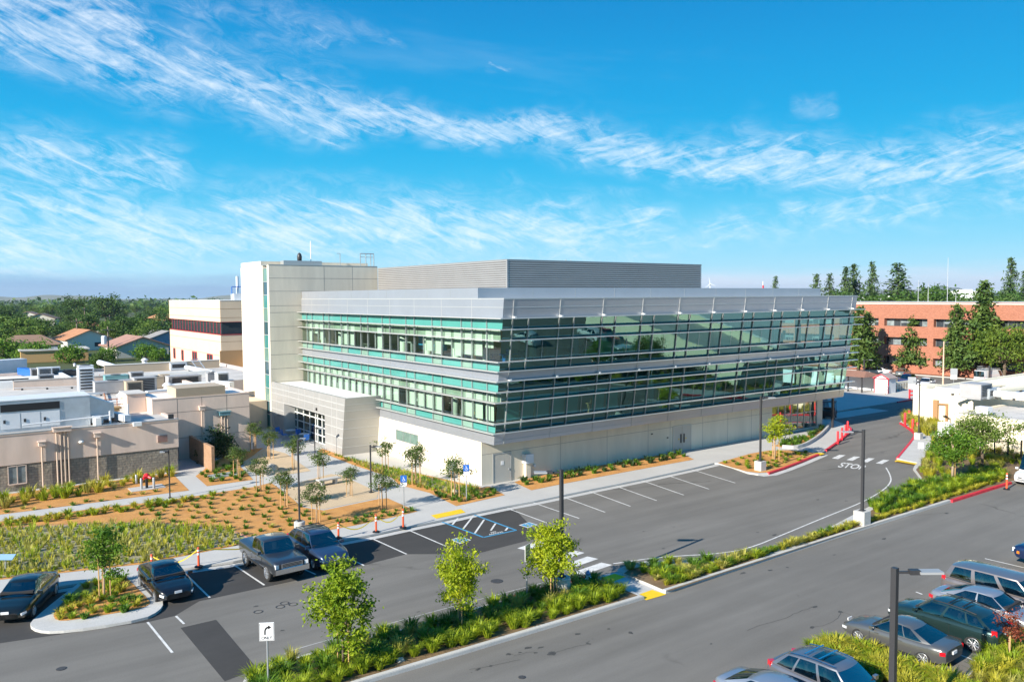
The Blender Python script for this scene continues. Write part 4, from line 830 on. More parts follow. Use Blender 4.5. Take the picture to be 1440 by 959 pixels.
# ---------------------------------------------------------------- brick building on the right
XB = 143.0
BB = thing('brick_building', 'long orange brick three storey office building with recessed window bands', 'building', (155, 70, 0))
ROWS = ((1.55,2.95),(5.0,6.45),(8.45,9.85))
b = MB(); zs = [0]+[v for r in ROWS for v in r]+[12.6]
for i in range(0, len(zs), 2): b.box(XB, 165, 30, 112, zs[i], zs[i+1])
PIL = [PX(x, 480, XB).y for x in (1206,1239,1308)]
step = PIL[1]-PIL[2]; ys = [PIL[1]+step*k for k in range(4)]+[PIL[1]-step*k for k in range(1, 6)]
for z0, z1 in ROWS:
    for y in ys: b.box(XB, XB+1.2, y-.55, y+.55, z0, z1)
    b.box(XB+1.2, 165, 30, 112, z0, z1)
b.build('brick_wall', M_brick, BB)
ys = sorted(ys)
for z0, z1 in ROWS:
    for y0, y1 in zip(ys, ys[1:]):
        w = MB(); w.box(XB+1.0, XB+1.198, y0+.56, y1-.56, z0+.01, z1-.02); wo = w.build('window', M_win, BB)
        w = MB(); n = 6
        for k in range(n+1): y = y0+.56+(y1-y0-1.12)*k/n; w.box(XB+.93, XB+1.0, y-.04, y+.04, z0, z1)
        w.build('window_mullion', M_mull, wo)
        r3 = random.Random(int(y0*10)+int(z0)); w = MB()
        for k in range(n):
            if r3.random() < .55: ya = y0+.56+(y1-y0-1.12)*k/n; w.box(XB+.975, XB+.998, ya+.06, ya+(y1-y0-1.12)/n-.06, z0+(.05 if r3.random() < .6 else .6), z1-.05)
        if w.f: w.build('blind_slat', M_winl, wo)
b = MB(); b.box(XB-.06, 165, 29.9, 112.1, 12.6, 12.72); b.build('roof_coping', M_brick, BB)
b = MB(); b.box(XB-.1, XB+.02, 29.9, 112.1, 12.42, 12.6); b.build('coping_flashing', M_cream, BB)
b = MB(); b.box(XB+.3, 164.7, 30.3, 111.7, 12.72, 12.75); b.build('roof', M_roofg, BB)
for px, py, h, lab in ((1291,425,4.0,'short pale rod left of centre on the brick building roof'), (1305,425,3.3,'shorter pale rod on the brick building roof beside the taller ones'), (1332,425,7.8,'tall thin whip aerial on the brick building roof'), (1344,425,1.3,'stubby grey vent pipe on the brick building roof')):
    p = PX(px, py, XB+2); t = thing('roof_aerial', lab, 'aerial', (XB+2,p.y,12.75)); b = MB(); b.tube((XB+2,p.y,12.75),(XB+2,p.y,12.75+h),.055,.03,n=6); b.build('aerial_rod', M_steel, t)
# ---------------------------------------------------------------- cream low building at the right edge
XC = 87.8
CB = thing('cream_building', 'low bright cream building with white flat roof at the bend of the drive', 'building', (100, 30, 0))
b = MB(); b.box(XC, 125, 14, 44.4, 0, 3.85); b.box(XC+1.4, 92.5, 44.4, 45.9, 0, 4.1); b.build('stucco_wall', M_creamw, CB)
b = MB(); b.box(XC+.4, 124.6, 14.4, 44.0, 3.85, 3.87); b.build('roof', M_roofw, CB)
b = MB(); b.box(XC-.05, XC+.35, 14, 44.45, 3.852, 4.05); b.box(XC+.35, 125, 44.05, 44.45, 3.852, 4.05); b.build('parapet', M_creamw, CB)
b = MB(); b.tube((XC+.1,14,4.15),(XC+.1,42.8,4.15),.13,n=8); b.build('roof_pipe', M_acw, CB)
b = MB(); b.box(XC+.5, XC+6, 38.5, 43.2, 3.88, 4.1); b.build('roof_deck', M_roofg, CB)
pw = P(1343, 583, 3.0); b = MB(); b.box(pw.x, XC-.01, 8, pw.y, 0, 3.0); wg = b.build('front_wing', M_creamw, CB); b = MB(); b.box(pw.x-.04, pw.x+.3, 8, pw.y+.04, 3.0, 3.14); b.box(pw.x+.3, XC-.01, pw.y-.3, pw.y+.04, 3.0, 3.14); b.build('wing_parapet', M_creamw, wg); b = MB(); b.box(pw.x+.3, XC-.02, 8, pw.y-.3, 3.002, 3.01); b.build('wing_roof', M_roofg, wg)
b = MB()
for px0 in (1317,): p = PX(px0, 575, XC); b.box(XC-.3, XC, p.y-.25, p.y+.25, .8, 2.9)
p2 = PX(1332, 585, XC); b.box(XC-.2, XC, p2.y-.12, p2.y+.12, .3, 2.6); b.box(XC-.25, XC-.05, p2.y, p.y, 2.45, 2.6); b.build('timber_bracket', mat('brown_timber', (0.33,0.19,0.09), .8), CB)
for nm, lab, px, py, w, d, h, m in (('roof_unit','grey boxed unit with fans on the cream building roof',1372,560,2.4,2.0,1.5,M_acg), ('roof_unit','small blue grey pump set beside the grey box on the cream roof',1389,560,1.6,1.0,1.0,M_galv)):
    unit(nm, lab, px, py, w, d, h, m, 1, 3.88)
for lab, a, c, r in (('white pipe looping along the cream building roof', (1336,556), (1366,556), .16), ('fat cream insulated duct lying across the cream building roof', (1402,556), (1440,550), .32), ('long white duct at the right end of the cream roof', (1393,560), (1460,566), .35), ('cream humped duct farthest back on the cream roof', (1376,547), (1412,545), .28)): duct(lab, a, c, r, M_acw if 'white' in lab else M_creamw, 3.88)
# ---------------------------------------------------------------- gate house, canopy and wall beyond the service lane
p = P(1236, 553); gx, gy = p.x, p.y
GH = thing('gate_house', 'small white hut with red trim and a little gable beyond the lane', 'hut', (gx, gy, 0))
b = MB(); b.box(gx-.4, gx+1.6, gy-1.6, gy+.5, .12, 2.25); b.mesh([(gx-.4,gy-1.6,2.25),(gx-.4,gy+.5,2.25),(gx-.4,gy-.55,2.8),(gx+1.6,gy-1.6,2.25),(gx+1.6,gy+.5,2.25),(gx+1.6,gy-.55,2.8)],[(0,2,1),(3,4,5)]); b.build('hut_wall', M_acw, GH)
b = MB()
for s in (-1, 1): b.mesh([(gx-.55,gy-.55,2.82),(gx+1.75,gy-.55,2.82),(gx+1.75,gy-.55+s*1.25,2.18),(gx-.55,gy-.55+s*1.25,2.18),(gx-.55,gy-.55,2.95),(gx+1.75,gy-.55,2.95),(gx+1.75,gy-.55+s*1.25,2.31),(gx-.55,gy-.55+s*1.25,2.31)],[(0,1,2,3),(4,5,6,7),(0,1,5,4),(2,3,7,6),(1,2,6,5),(3,0,4,7)])
b.build('gable_roof', mat('hut_roof_grey', (0.33,0.27,0.25), .9), GH); b = MB()
for s in (-1, 1): b.obox((gx-.57, gy-.55+s*.63, 2.52), (.06, 1.42, .13), 0, s*-.475)
b.build('gable_trim', M_redtrim, GH)
b = MB()
for y in (gy-1.63, gy+.4): b.box(gx-.45, gx-.3, y, y+.13, .12, 2.2)
b.box(gx-.45,gx-.38,gy-1.6,gy+.5,2.12,2.24); b.build('corner_trim', M_redtrim, GH)
p = P(1212, 556); q = P(1204, 556)
t = thing('walkway_canopy', 'brown shingled walkway canopy on dark posts beside the white hut', 'canopy', (p.x, p.y, 0)); b = MB()
ya, yb_ = gy+.9, gy+6.2; xa, xb_ = gx-2.5, gx+2.5
b.mesh([(xa,ya,2.35),(xa,yb_,2.35),(xb_,yb_,2.35),(xb_,ya,2.35),((xa+xb_)/2,ya+1,3.05),((xa+xb_)/2,yb_-1,3.05)],[(0,4,5,1),(2,5,4,3),(0,3,4),(1,5,2),(0,1,2,3)]); b.build('shingle_roof', mat('brown_shingle', (0.27,0.135,0.09), .9, var=.2, scale=3), t)
for x in (xa+.4, xb_-.4):
    for y in (ya+.5, (ya+yb_)/2, yb_-.5): b = MB(); b.box(x-.09,x+.09,y-.09,y+.09,.12,2.36); b.build('canopy_post', M_dark, t)
b = MB(); b.box(xb_-1, xb_-.7, ya, yb_+14, .12, 2.2); tag(b.build('yard_wall', M_acw), 'long pale yard wall in shade behind the brown canopy', 'wall')
p = P(1245,556); t = thing('ramp_railing', 'pale metal ramp railing between the white hut and the cream building', 'railing', (p.x,p.y,0)); b = MB(); q = P(1275,548)
for k in range(9): v = p.lerp(q, k/8); b.tube((v.x,v.y,.12),(v.x,v.y,1.15),.035,n=6)
b.build('railing_post', M_rust, t); b = MB()
for z in (1.15,.7): b.tube((p.x,p.y,z),(q.x,q.y,z),.035,n=6)
b.build('railing_bar', M_acw, t)
b = MB(); q1, q2 = P(1247,551), P(1280,546); b.strip([q1,q2], .25, .12, 1.25); tag(b.build('garden_wall', M_creamw), 'sunlit cream garden wall behind the ramp railing', 'wall')
# block garden wall beside the branch path
b = MB(); p, q = P(296,664), P(262,640); b.strip([(18.9,p.y-.3),(18.9,p.y+13)], .25, 0, 2.15); tag(b.build('garden_wall', M_bwall), 'tan block garden wall running back beside the low wing', 'wall')
# picket fence at right
p, q = P(1362,641), P(1436,652); FN = thing('picket_fence', 'black metal picket fence under the wide tree on the right', 'fence', (p.x,p.y,.15)); b = MB(); n = 44
for k in range(n): v = p.lerp(q, k/(n-1)); b.box(v.x-.015,v.x+.015,v.y-.015,v.y+.015,.2,1.9)
for z in (.4,1.65): b.strip([p,q], .03, z, z+.04)
b.build('picket_panel', M_black, FN); b = MB()
for k in range(5): v = p.lerp(q, k/4); b.box(v.x-.05,v.x+.05,v.y-.05,v.y+.05,.15,2.0)
b.build('fence_post', M_black, FN)
# ---------------------------------------------------------------- houses on the left and far sheds
def house(px, py, w, d, h, rh, rz, wallm, roofm, label, hip=False, flat=False, z=0):
    o = P(px, py); t = thing('house', label, 'house', (o.x,o.y,0), rz, local=True); b = MB(); b.box(-w/2,w/2,-d/2,d/2,0,h)
    if not flat and not hip: b.mesh([(-w/2,-d/2,h),(w/2,-d/2,h),(0,-d/2,h+rh),(-w/2,d/2,h),(w/2,d/2,h),(0,d/2,h+rh)],[(0,1,2),(4,3,5)])
    b.build('house_wall', wallm, t); b = MB(); e = .7
    if flat: b.box(-w/2-.3,w/2+.3,-d/2-.3,d/2+.3,h,h+.3)
    elif hip: b.mesh([(-w/2-e,-d/2-e,h-.1),(w/2+e,-d/2-e,h-.1),(w/2+e,d/2+e,h-.1),(-w/2-e,d/2+e,h-.1),(-w*.2,0,h+rh),(w*.2,0,h+rh)],[(0,1,5,4),(1,2,5),(2,3,4,5),(3,0,4),(3,2,1,0)])
    else:
        k = rh/(w/2)
        for s in (-1,1): b.mesh([(0,-d/2-e,h+rh),(0,d/2+e,h+rh),(s*(w/2+e),d/2+e,h-e*k),(s*(w/2+e),-d/2-e,h-e*k),(0,-d/2-e,h+rh+.2),(0,d/2+e,h+rh+.2),(s*(w/2+e),d/2+e,h-e*k+.2),(s*(w/2+e),-d/2-e,h-e*k+.2)],[(4,5,6,7),(0,1,2,3),(3,2,6,7),(0,3,7,4),(1,2,6,5)])
    b.build('house_roof', roofm, t); return t
def opening(t, x, y, w, z0, z1, face=-1):
    b = MB(); b.box(x-w/2,x+w/2,y-.06,y+.06,z0,z1); f = b.build('window', M_win, t); b = MB(); b.box(x-w/2-.12,x+w/2+.12,y-.04,y+.04,z0-.12,z0); b.box(x-w/2-.12,x+w/2+.12,y-.04,y+.04,z1,z1+.12); b.build('window_frame', M_acw, f)
R_br = mat('roof_brown', (0.26,0.16,0.105), .9, var=.12, scale=.6); R_or = mat('roof_orange', (0.42,0.20,0.10), .9, var=.12, scale=.6); R_pk = mat('roof_pinkish', (0.36,0.20,0.15), .9, var=.12, scale=.6); R_gr = mat('roof_grey', (0.27,0.26,0.25), .9, var=.12, scale=.6)
H1 = house(41,503,13.5,11,3.4,2.2,-.1,mat('house_pale', (0.52,0.48,0.46), .9),R_br,'brown roofed pale house at the far left behind the flat roof block', hip=True); opening(H1,-4,-5.55,1.6,1.2,2.4)
H2 = house(76,507,13.5,9,2.6,0,-.05,mat('house_ochre', (0.52,0.33,0.15), .9),M_roofg,'flat roofed ochre house behind the clipped round bushes', flat=True); opening(H2,4,-4.55,1.6,.9,2.0)
H3 = house(117,491,11.5,15,3.2,2.4,.1,mat('house_white', (0.66,0.64,0.58), .9),R_or,'orange roofed white house left of the utility pole'); opening(H3,2,-7.55,1.8,1.0,2.2)
H4 = house(190,500,12.0,16,2.7,2.2,.03,mat('house_cream', (0.55,0.53,0.47), .9),R_pk,'reddish roofed pale gabled house behind the utility pole'); opening(H4,4.2,-8.05,1.0,.6,2.0)
H5 = house(228,491,11,13,3.2,2.0,.05,mat('house_blue', (0.20,0.30,0.42), .9),R_gr,'grey roofed blue house half hidden by the tan building'); opening(H5,-2,-6.55,1.6,1.0,2.2)
house(60,458,14,12,4,2.6,-.3,mat('house_cream', (0.55,0.53,0.47), .9),R_br,'brown roof peeping out of the trees above the far left house'); house(121,474,13,12,3.4,2.4,-.2,mat('house_white', (0.66,0.64,0.58), .9),R_or,'orange roof among the trees behind the orange roofed house', hip=True)
house(42,453,14,12,4,2.6,-.3,mat('house_white', (0.66,0.64,0.58), .9),R_pk,'small pale house deep among the trees on the far left'); house(231,462,16,14,4,3,.2,mat('house_cream', (0.55,0.53,0.47), .9),R_or,'orange roof beside the corner of the tan building', hip=True)
for px, py, w, d, h, lab in ((1352,431,56,36,16,'white factory building far behind the brick building, the largest of the far sheds'), (1330,430,26,20,9,'low white shed far behind, left of the white factory'), (1205,428,40,20,9,'white shed among the skyline trees just right of the glass building'), (1245,429,40,20,9,'white shed behind the tall skyline conifer on the right'), (1290,430,34,20,9,'pale shed between the dark round trees behind the brick building')):
    o = P(px, py); t = thing('far_shed', lab, 'shed', (o.x,o.y,0)); b = MB(); b.obox((o.x,o.y,h/2),(w,d,h),.5); b.build('shed_wall', M_acw, t); b = MB(); b.obox((o.x,o.y,h+.4),(w+1,d+1,.8),.5); b.obox((o.x+w*.1,o.y,h+1.5),(w*.3,d*.4,2.2),.5); b.build('shed_roof', M_roofw, t)
# ---------------------------------------------------------------- trees, shrubs and grasses
def unitv(r):
    while True:
        v = Vector((r.uniform(-1,1), r.uniform(-1,1), r.uniform(-1,1)))
        if .05 < v.length < 1: return v.normalized()
def leaf(mb, p, n, s, asp, r):
    u = n.orthogonal().normalized(); w = n.cross(u); a = r.uniform(0, 2*PI); d = u*math.cos(a)+w*math.sin(a); e = n.cross(d)
    mb.face([p-d*s, p-e*s*asp+n*s*.12, p+d*s, p+e*s*asp+n*s*.12])
def leaves(mb, centres, per, spread, size, r, up=.5, asp=.5, flat=.7):
    for c, k in centres:
        for _ in range(int(per*k)):
            o = Vector((r.gauss(0,1), r.gauss(0,1), r.gauss(0,flat)))*spread*k
            n = (unitv(r)+o.normalized()*.5+Vector((0,0,up))).normalized()
            leaf(mb, c+o, n, size*r.uniform(.6,1.3), asp, r)
def ovoid(r, n, cz, rx, rz, inner=.45, lump=.25, pinch=.0):
    out = []
    ph = [r.uniform(0, 6.28) for _ in range(4)]
    while len(out) < n:
        d = unitv(r); q = r.uniform(inner, 1)**.6
        a = math.atan2(d.y, d.x); l = 1+lump*(math.sin(3*a+ph[0]+2*d.z)+.7*math.sin(5*d.z*1.7+ph[1]+2*a))*.6
        w = 1-pinch*max(0, d.z)
        out.append((Vector((d.x*rx*q*l*w, d.y*rx*q*l*w, cz+d.z*rz*q*l)), r.uniform(.7,1.15)))
    return out
def limbs(mb, base, tops, r0, r):
    for t in tops:
        m = base.lerp(t, .55)+Vector((0,0,-.08*(t-base).length)); mb.tube(base, m, r0*.6, r0*.35, 5, False); mb.tube(m, t, r0*.35, r0*.1, 5, False)
def tree_proto(name, label, cat, h, cz, rx, rz, nclump, per, spread, size, leafm, barkm, seed, trunk=.06, inner=.45, lump=.3, pinch=0., up=.5, stakes=0, layers=None, group=None, asp=.5):
    r = random.Random(seed); t = thing(name, label, cat, (0,0,0), 0, group, local=True)
    cs = ovoid(r, nclump, cz, rx, rz, inner, lump, pinch)
    b = MB(); leaves(b, cs, per, spread, size, r, up, asp); b.build('crown', leafm, t)
    b = MB(); k = cz-rz*.75; b.tube((0,0,-.05), (.02,.01,k), trunk, trunk*.75, 7); b.tube((.02,.01,k), (0,0,cz+rz*.5), trunk*.75, trunk*.2, 6)
    limbs(b, Vector((.02,.01,k)), [c for c, _ in cs[:max(7, nclump//6)]], trunk, r); b.build('trunk', barkm, t, smooth=True)
    for s in range(stakes):
        a = 2*PI*s/stakes+.6; b = MB(); b.tube((.28*math.cos(a),.28*math.sin(a),-.05),(.27*math.cos(a),.27*math.sin(a),k+.35),.03,n=6); b.build('stake', M_wood, t)
    return t
def scatter(poly, n, mind, seed, tries=6000, avoid=()):
    r = random.Random(seed); pl = [(p[0], p[1]) for p in poly]; xs = [p[0] for p in pl]; ys = [p[1] for p in pl]; out = []
    for _ in range(tries):
        if len(out) >= n: break
        x, y = r.uniform(min(xs), max(xs)), r.uniform(min(ys), max(ys)); c = False
        for i in range(len(pl)):
            (x1,y1),(x2,y2) = pl[i-1], pl[i]
            if (y1 > y) != (y2 > y) and x < (x2-x1)*(y-y1)/(y2-y1)+x1: c = not c
        if c and all((x-a)**2+(y-q)**2 > mind*mind for a, q in out) and all((x-a)**2+(y-q)**2 > d*d for a, q, d in avoid): out.append((x, y))
    return out
# young staked trees of the plaza
SAP = [tree_proto('sapling', 'young staked tree', 'tree', 2.6, 1.95, .80, .62, 34, 46, .16, .068, L_sap, M_barkl, 20+i, .035, .35, .45, .2, .7, 3, group='young staked trees of the plaza', asp=.45) for i in range(3)]
SAPT = [snapshot(o) for o in SAP]; used = set()
def put(protos, trees, i, px, py, toppx, z, label, group=None, h0=1.0, base=None, rz=None, hh=None, sxy=1.0):
    k = i % len(protos); o = P(px, py, z); h = hh or hgt(px, py, *toppx, z)-z; s = h/h0
    first = protos[k].name not in used; used.add(protos[k].name)
    return place(protos[k], first, (o.x, o.y, z), rnd.uniform(0, 6.28) if rz is None else rz, label, (s*sxy, s*sxy, s), group, trees[k])
SL = [((357,634),(355,595),'young staked tree standing against the taller stucco block','w'),((380,645),(380,606),'slim young tree next to the blue chairs at the entrance',''),((334,672),(333,627),'young staked tree by the end of the block garden wall',''),
 ((366,691),(365,645),'young staked tree beside the narrow path where it meets the plaza',''),((414,660),(414,617),'young tree in the middle of the upper tan plaza',''),((401,712),(402,662),'tree clump at the left tip of the lower tan plaza',''),
 ((445,735),(445,680),'young staked tree in the bark just behind the blue parked suv',''),((450,677),(449,635),'young tree between the two halves of the tan plaza',''),((492,697),(492,656),'young tree on the lower tan plaza beside the round shadows',''),
 ((538,716),(539,665),'young tree in bark left of the blue access sign',''),((542,662),(543,620),'young tree against the white wall nearest the entrance block',''),((585,681),(586,625),'middle young tree of the three against the white wall',''),((640,700),(638,645),'young tree against the white wall nearest the building corner','')]
for i, (bp, tp, lab, _) in enumerate(SL): put(SAP, SAPT, i, *bp, tp, .13, lab, h0=2.55, sxy=1.05)
I1 = [tree_proto('island_tree', 'young green staked tree in the small bark island between black cars', 'tree', 3.6, 2.45, .80, 1.1, 44, 56, .19, .08, L_green, M_barkl, 41, .05, .3, .5, .35, .5, 3)]
put(I1, [None], 0, 147, 842, (145,739), .13, None, h0=3.5)
I2 = [tree_proto('island_tree', 'light green staked tree in the bark island at the right end of the building', 'tree', 3.2, 2.2, .9, .95, 40, 50, .18, .078, L_bright, M_barkl, 43, .045, .3, .5, .35, .5, 3)]
put(I2, [None], 0, 1090, 647, (1090,587), .13, None, h0=3.15)
BR = [tree_proto('median_tree', 'bright green', 'tree', 4.2, 2.75, 1.12, 1.5, 74, 84, .22, .088, (leafmat('leaf_mid', (0.10,0.21,0.010), (0.36,0.44,0.022), .42) if i == 0 else L_bright), M_bark, 50+i, .055, .25, .5, .35, .45, 2, group='bright green trees of the planted median') for i in range(3)]
BT = [snapshot(o) for o in BR]
for i, (bp, tp, lab) in enumerate((((483,940),(479,795),'largest green tree of the median standing near the right turn sign'),((647,886),(648,767),'narrow yellow green tree in the middle of the three in the median'),((779,846),(782,734),'yellow green tree in the median beside the white hydrant'))):
    put(BR, BT, i, *bp, tp, .15, lab, h0=4.2, sxy=(1.02,.86,1.0)[i])
RT = [tree_proto('shade_tree', 'round green tree with a pale trunk in the right planting', 'tree', 4.0, 2.85, 1.45, 1.15, 74, 84, .26, .09, L_green, M_barkl, 61, .1, .3, .35, .1, .5, 1)]
put(RT, [None], 0, 1339, 680, (1339,605), .15, None, h0=3.95)
RT = [tree_proto('shade_tree', 'wide thin leaved tree with a dark trunk before the picket fence', 'tree', 4.6, 3.4, 2.3, 1.2, 110, 66, .32, .09, leafmat('leaf_light', (0.09,0.16,0.02), (0.20,0.27,0.05), .35), M_bark, 62, .13, .3, .5, .1, .5)]
put(RT, [None], 0, 1381, 660, (1381,580), .15, None, h0=4.7)
RT = [tree_proto('red_leaf_tree', 'small red leaved tree on stakes beside the dark green crossover', 'tree', 2.7, 1.9, .62, .85, 30, 34, .15, .06, L_red, M_barkl, 63, .04, .3, .5, .2, .5, 2)]
put(RT, [None], 0, 1419, 930, (1413,850), .15, None, h0=2.75)
# dark shrubs beside the stucco block
SH = [tree_proto('dark_shrub', 'dark', 'shrub', 2.4, 1.15, 1.15, 1.1, 40, 40, .26, .10, L_dark, M_bark, 70+i, .06, .3, .4, .0, .5, group='dark shrubs by the stucco block') for i in range(2)]
ST = [snapshot(o) for o in SH]
for i, (x, y, h, lab) in enumerate(((280,630,3.3,'tallest dark shrub, standing under the ribbed roof screen'),(300,641,2.7,'dark shrub at the foot of the stucco block left of the blue rain head'),(315,643,2.3,'low dark shrub under the blue rain head'),(291,650,1.6,'smallest dark shrub directly behind the block garden wall'))): put(SH, ST, i, x, y, None, .12, lab, h0=2.3, hh=h)
# ---------------------------------------------------------------- conifers before the brick building and on the skyline
def conifer(name, label, h, R, seed, m, dens=1.0, group=None, base=.06, ls=1.0):
    r = random.Random(seed); t = thing(name, label, 'conifer', (0,0,0), 0, group, local=True); b = MB(); z = h*base
    while z < h*.985:
        f = z/h; rad = R*((1-f)**.75)*r.uniform(.72,1.12)+.12; nb = max(4, int(9*(1-f)+3))
        for k in range(nb):
            a = r.uniform(0, 2*PI); L = rad*r.uniform(.6,1.1); n = max(2, int(L/(.45*ls**.6)))
            for j in range(n):
                q = (j+.7)/n*L; c = Vector((math.cos(a)*q, math.sin(a)*q, z+.25*L-.34*q*q/max(L,.3)))
                for _ in range(int(5*dens)):
                    o = Vector((r.gauss(0,.22), r.gauss(0,.22), r.gauss(0,.13)))*ls; nn = (unitv(r)*.8+Vector((math.cos(a)*.3, math.sin(a)*.3, .9))).normalized(); leaf(b, c+o, nn, r.uniform(.14,.3)*ls, .45, r)
        z += h*.034
    b.build('crown', m, t); b = MB(); b.tube((0,0,-.1),(0,0,h*.95),R*.07+.08,.03,7); b.build('trunk', M_bark, t, smooth=True); return t
RW = [conifer('redwood', 'redwood', 12.0, 4.1, 80+i, L_con, 1.6, base=.14, ls=1.4, group='redwoods before the brick building') for i in range(2)]
RWT = [snapshot(o) for o in RW]
for i, (x, y, tp, lab, sx) in enumerate((((1219),525,(1220,438),'bushy brownish redwood between the glass building and the brick building',1.0),(1207,527,(1208,430),'redwood half hidden by the right end of the glass building',.95),(1283,524,(1282,440),'redwood standing alone near the middle of the brick facade',.95),(1343,530,(1344,427),'narrow redwood left of the tallest one before the brick facade',.86),(1381,532,(1381,394),'tallest redwood, rising above the brick roofline',.92))):
    put(RW, RWT, i, x, y, tp, .15, lab, h0=12.0, sxy=sx)
DT = [tree_proto('broad_tree', 'broad', 'tree', 8, 5.0, 3.6, 2.9, 110, 46, .55, .2, leafmat('leaf_park', (0.06,0.13,0.012), (0.20,0.27,0.03), .35, .6), M_bark, 90, .25, .3, .4, .1, .5, group='broad trees by the white van')]
DTT = [snapshot(DT[0])]
for i, (x, y, h, lab) in enumerate(((1412,538,9.0,'broad bright tree behind the white van'),(1398,531,8.0,'bright tree left of the broad one, against the tallest redwood'),(1444,534,9.5,'broad bright tree cut by the right edge of the view'))): put(DT, DTT, 0, x, y, None, .1, lab, h0=7.8, hh=h)
SK = [conifer('skyline_conifer', 'tall conifer on the skyline', 24, 7.6, 85+i, leafmat('conifer_far', (0.045,0.10,0.03), (0.11,0.165,0.05), .2, .3), 1.0, group='tall conifers on the skyline', base=.1, ls=2.4) for i in range(2)]
SKT = [snapshot(o) for o in SK]
def sky_tree(protos, trees, i, x, top, d, lab, h0, sxy=1.0):
    yh = 416.8-.0063*(x-720); h = 14.3+(yh-top)/FPX*d; r = ray(x, yh); k = d/math.hypot(r.x, r.y); n = protos[i % len(protos)].name; first = n not in used; used.add(n)
    return place(protos[i % len(protos)], first, (r.x*k, r.y*k, 0), rnd.uniform(0,6), lab, (h/h0*sxy, h/h0*sxy, h/h0), None, trees[i % len(protos)])
for i, (x, top, d, s, lab) in enumerate(((1090,391,330,.7,'small conifer tip showing over the right part of the glass building roof'),(1148,388,300,.85,'left one of the pair of conifers behind the roof end of the glass building'),(1166,388,300,.85,'right one of the pair of conifers behind the roof end of the glass building'),(1189,379,300,.8,'left half of the tallest twin conifers on the skyline'),(1201,376,310,1.0,'right half of the tallest twin conifers on the skyline'),(1226,373,290,.7,'spindly pointed conifer left of the wide skyline conifer'),(1263,376,270,1.35,'widest conifer on the skyline, behind the middle of the brick building'),(1421,371,300,.75,'slim tall conifer near the right edge of the skyline'),(1441,387,260,.9,'conifer cut by the right edge of the skyline'))): sky_tree(SK, SKT, i, x, top, d, lab, 24, s)
RN = [tree_proto('round_tree', 'round tree', 'tree', 10, 6.2, 4.3, 3.6, 70, 34, .75, .34, L_far2 if i else L_far, M_bark, 95+i, .3, .35, .35, .05, .5) for i in range(4)]
RNT = [snapshot(o) for o in RN]
G2 = 'dark round trees behind the brick building'
for i, (x, top, d, s) in enumerate(((1212,408,230,1.0),(1233,411,220,1.1),(1296,402,240,1.0),(1307,401,240,.9),(1320,400,245,1.0),(1333,411,230,1.1),(1350,411,230,1.0),(1361,412,230,.9),(1400,406,240,1.0),(1412,409,235,1.0),(1431,415,220,1.0),(1282,411,230,.9),(1250,412,240,.9),(1178,408,270,1.0))):
    o = sky_tree(RN, RNT, i % 2*2+1, x, top, d, 'round green tree in the row behind the brick building', 10.9, s); o['group'] = G2
# neighbourhood trees on the left
KEY = ((174,438,262,1.0,1,'big dark tree behind the gabled house, the darkest of its neighbours'),(194,452,255,.95,0,'mid green tree right of the big dark one'),(150,452,262,.8,0,'green tree left of the utility pole box'),(212,452,250,.9,2,'round green tree left of the tan building'),(107,414,480,1.0,1,'dark flat topped tree breaking the far left horizon'),(148,412,470,1.1,1,'widest dark crown breaking the horizon left of the tan building'),(136,484,168,1.0,2,'yellow green round bush left of the gabled house'))
for x, top, d, s, k, lab in KEY: sky_tree(RN, RNT, k, x, top, d, lab, 10.9, s)
BU = [tree_proto('round_bush', 'round bush', 'shrub', 3, 1.5, 2.2, 1.5, 46, 40, .42, .2, L_green, M_bark, 99, .1, .4, .25, 0, .5)]
BUT = [snapshot(BU[0])]
for x, y, h, lab in ((98,510,4.0,'clipped round bush before the flat roofed ochre house'),(50,508,4.6,'double green bush left of the clipped round bush'),(36,508,3.6,'low bush at the far left of the hedge'),(205,506,3.6,'round bush before the gabled house'),(225,507,2.8,'low bush beside the foot of the tan building'),(150,508,3.2,'dark green bush right of the yellow green one'),(5,507,5.0,'leafy bush at the left edge of the hedge')): put(BU, BUT, 0, x, y, None, 0, lab, h0=3.0, hh=h)
r4 = random.Random(5); n = 0; hs = [P(x,y) for x,y in ((43,510),(73,512),(119,494),(186,503),(226,492),(60,462),(118,468),(42,455),(231,462))]
while n < 150:
    x = r4.uniform(-130, 335); d = 245+900*r4.random()**1.4; yh = 416.8-.0063*(x-720); rr = ray(x, yh); k = d/math.hypot(rr.x, rr.y); q = Vector((rr.x*k, rr.y*k, 0))
    if any((q-h_).length < 17 for h_ in hs) or False or any((h_.length > q.length) and abs(h_.x/h_.y-q.x/q.y) < .055 and h_.length-q.length < 45 for h_ in hs[:5]): continue
    h = r4.uniform(5.5, 9.2)*(1.0 if d < 420 else 1.2)
    i = r4.choice((0,0,0,1,2,2,3)); nm = RN[i].name; first = nm not in used; used.add(nm)
    o = place(RN[i], first, q, r4.uniform(0,6), 'leafy tree in the neighbourhood beyond the houses', (h/9.8*r4.uniform(.95,1.45),)*2+(h/9.8,), 'trees of the neighbourhood', RNT[i]); n += 1
# the wood in the distance reads as one mass
r = random.Random(3); b = MB(); cs = []
for _ in range(1500):
    x = r.uniform(-260, 1500); d = 900+2600*r.random(); yh = 416.8-.0063*(x-720); rr = ray(x, yh); k = d/math.hypot(rr.x, rr.y)
    if 345 < x < 1080: continue
    h = r.uniform(7, 13); cs.append((Vector((rr.x*k, rr.y*k, h*.38)), h/5.5))
leaves(b, cs, 7, 2.6, 3.4, r, .6, .6, .8); tag(b.build('distant_wood', L_far2), 'low band of far trees along the whole horizon', 'woodland', kind='stuff')
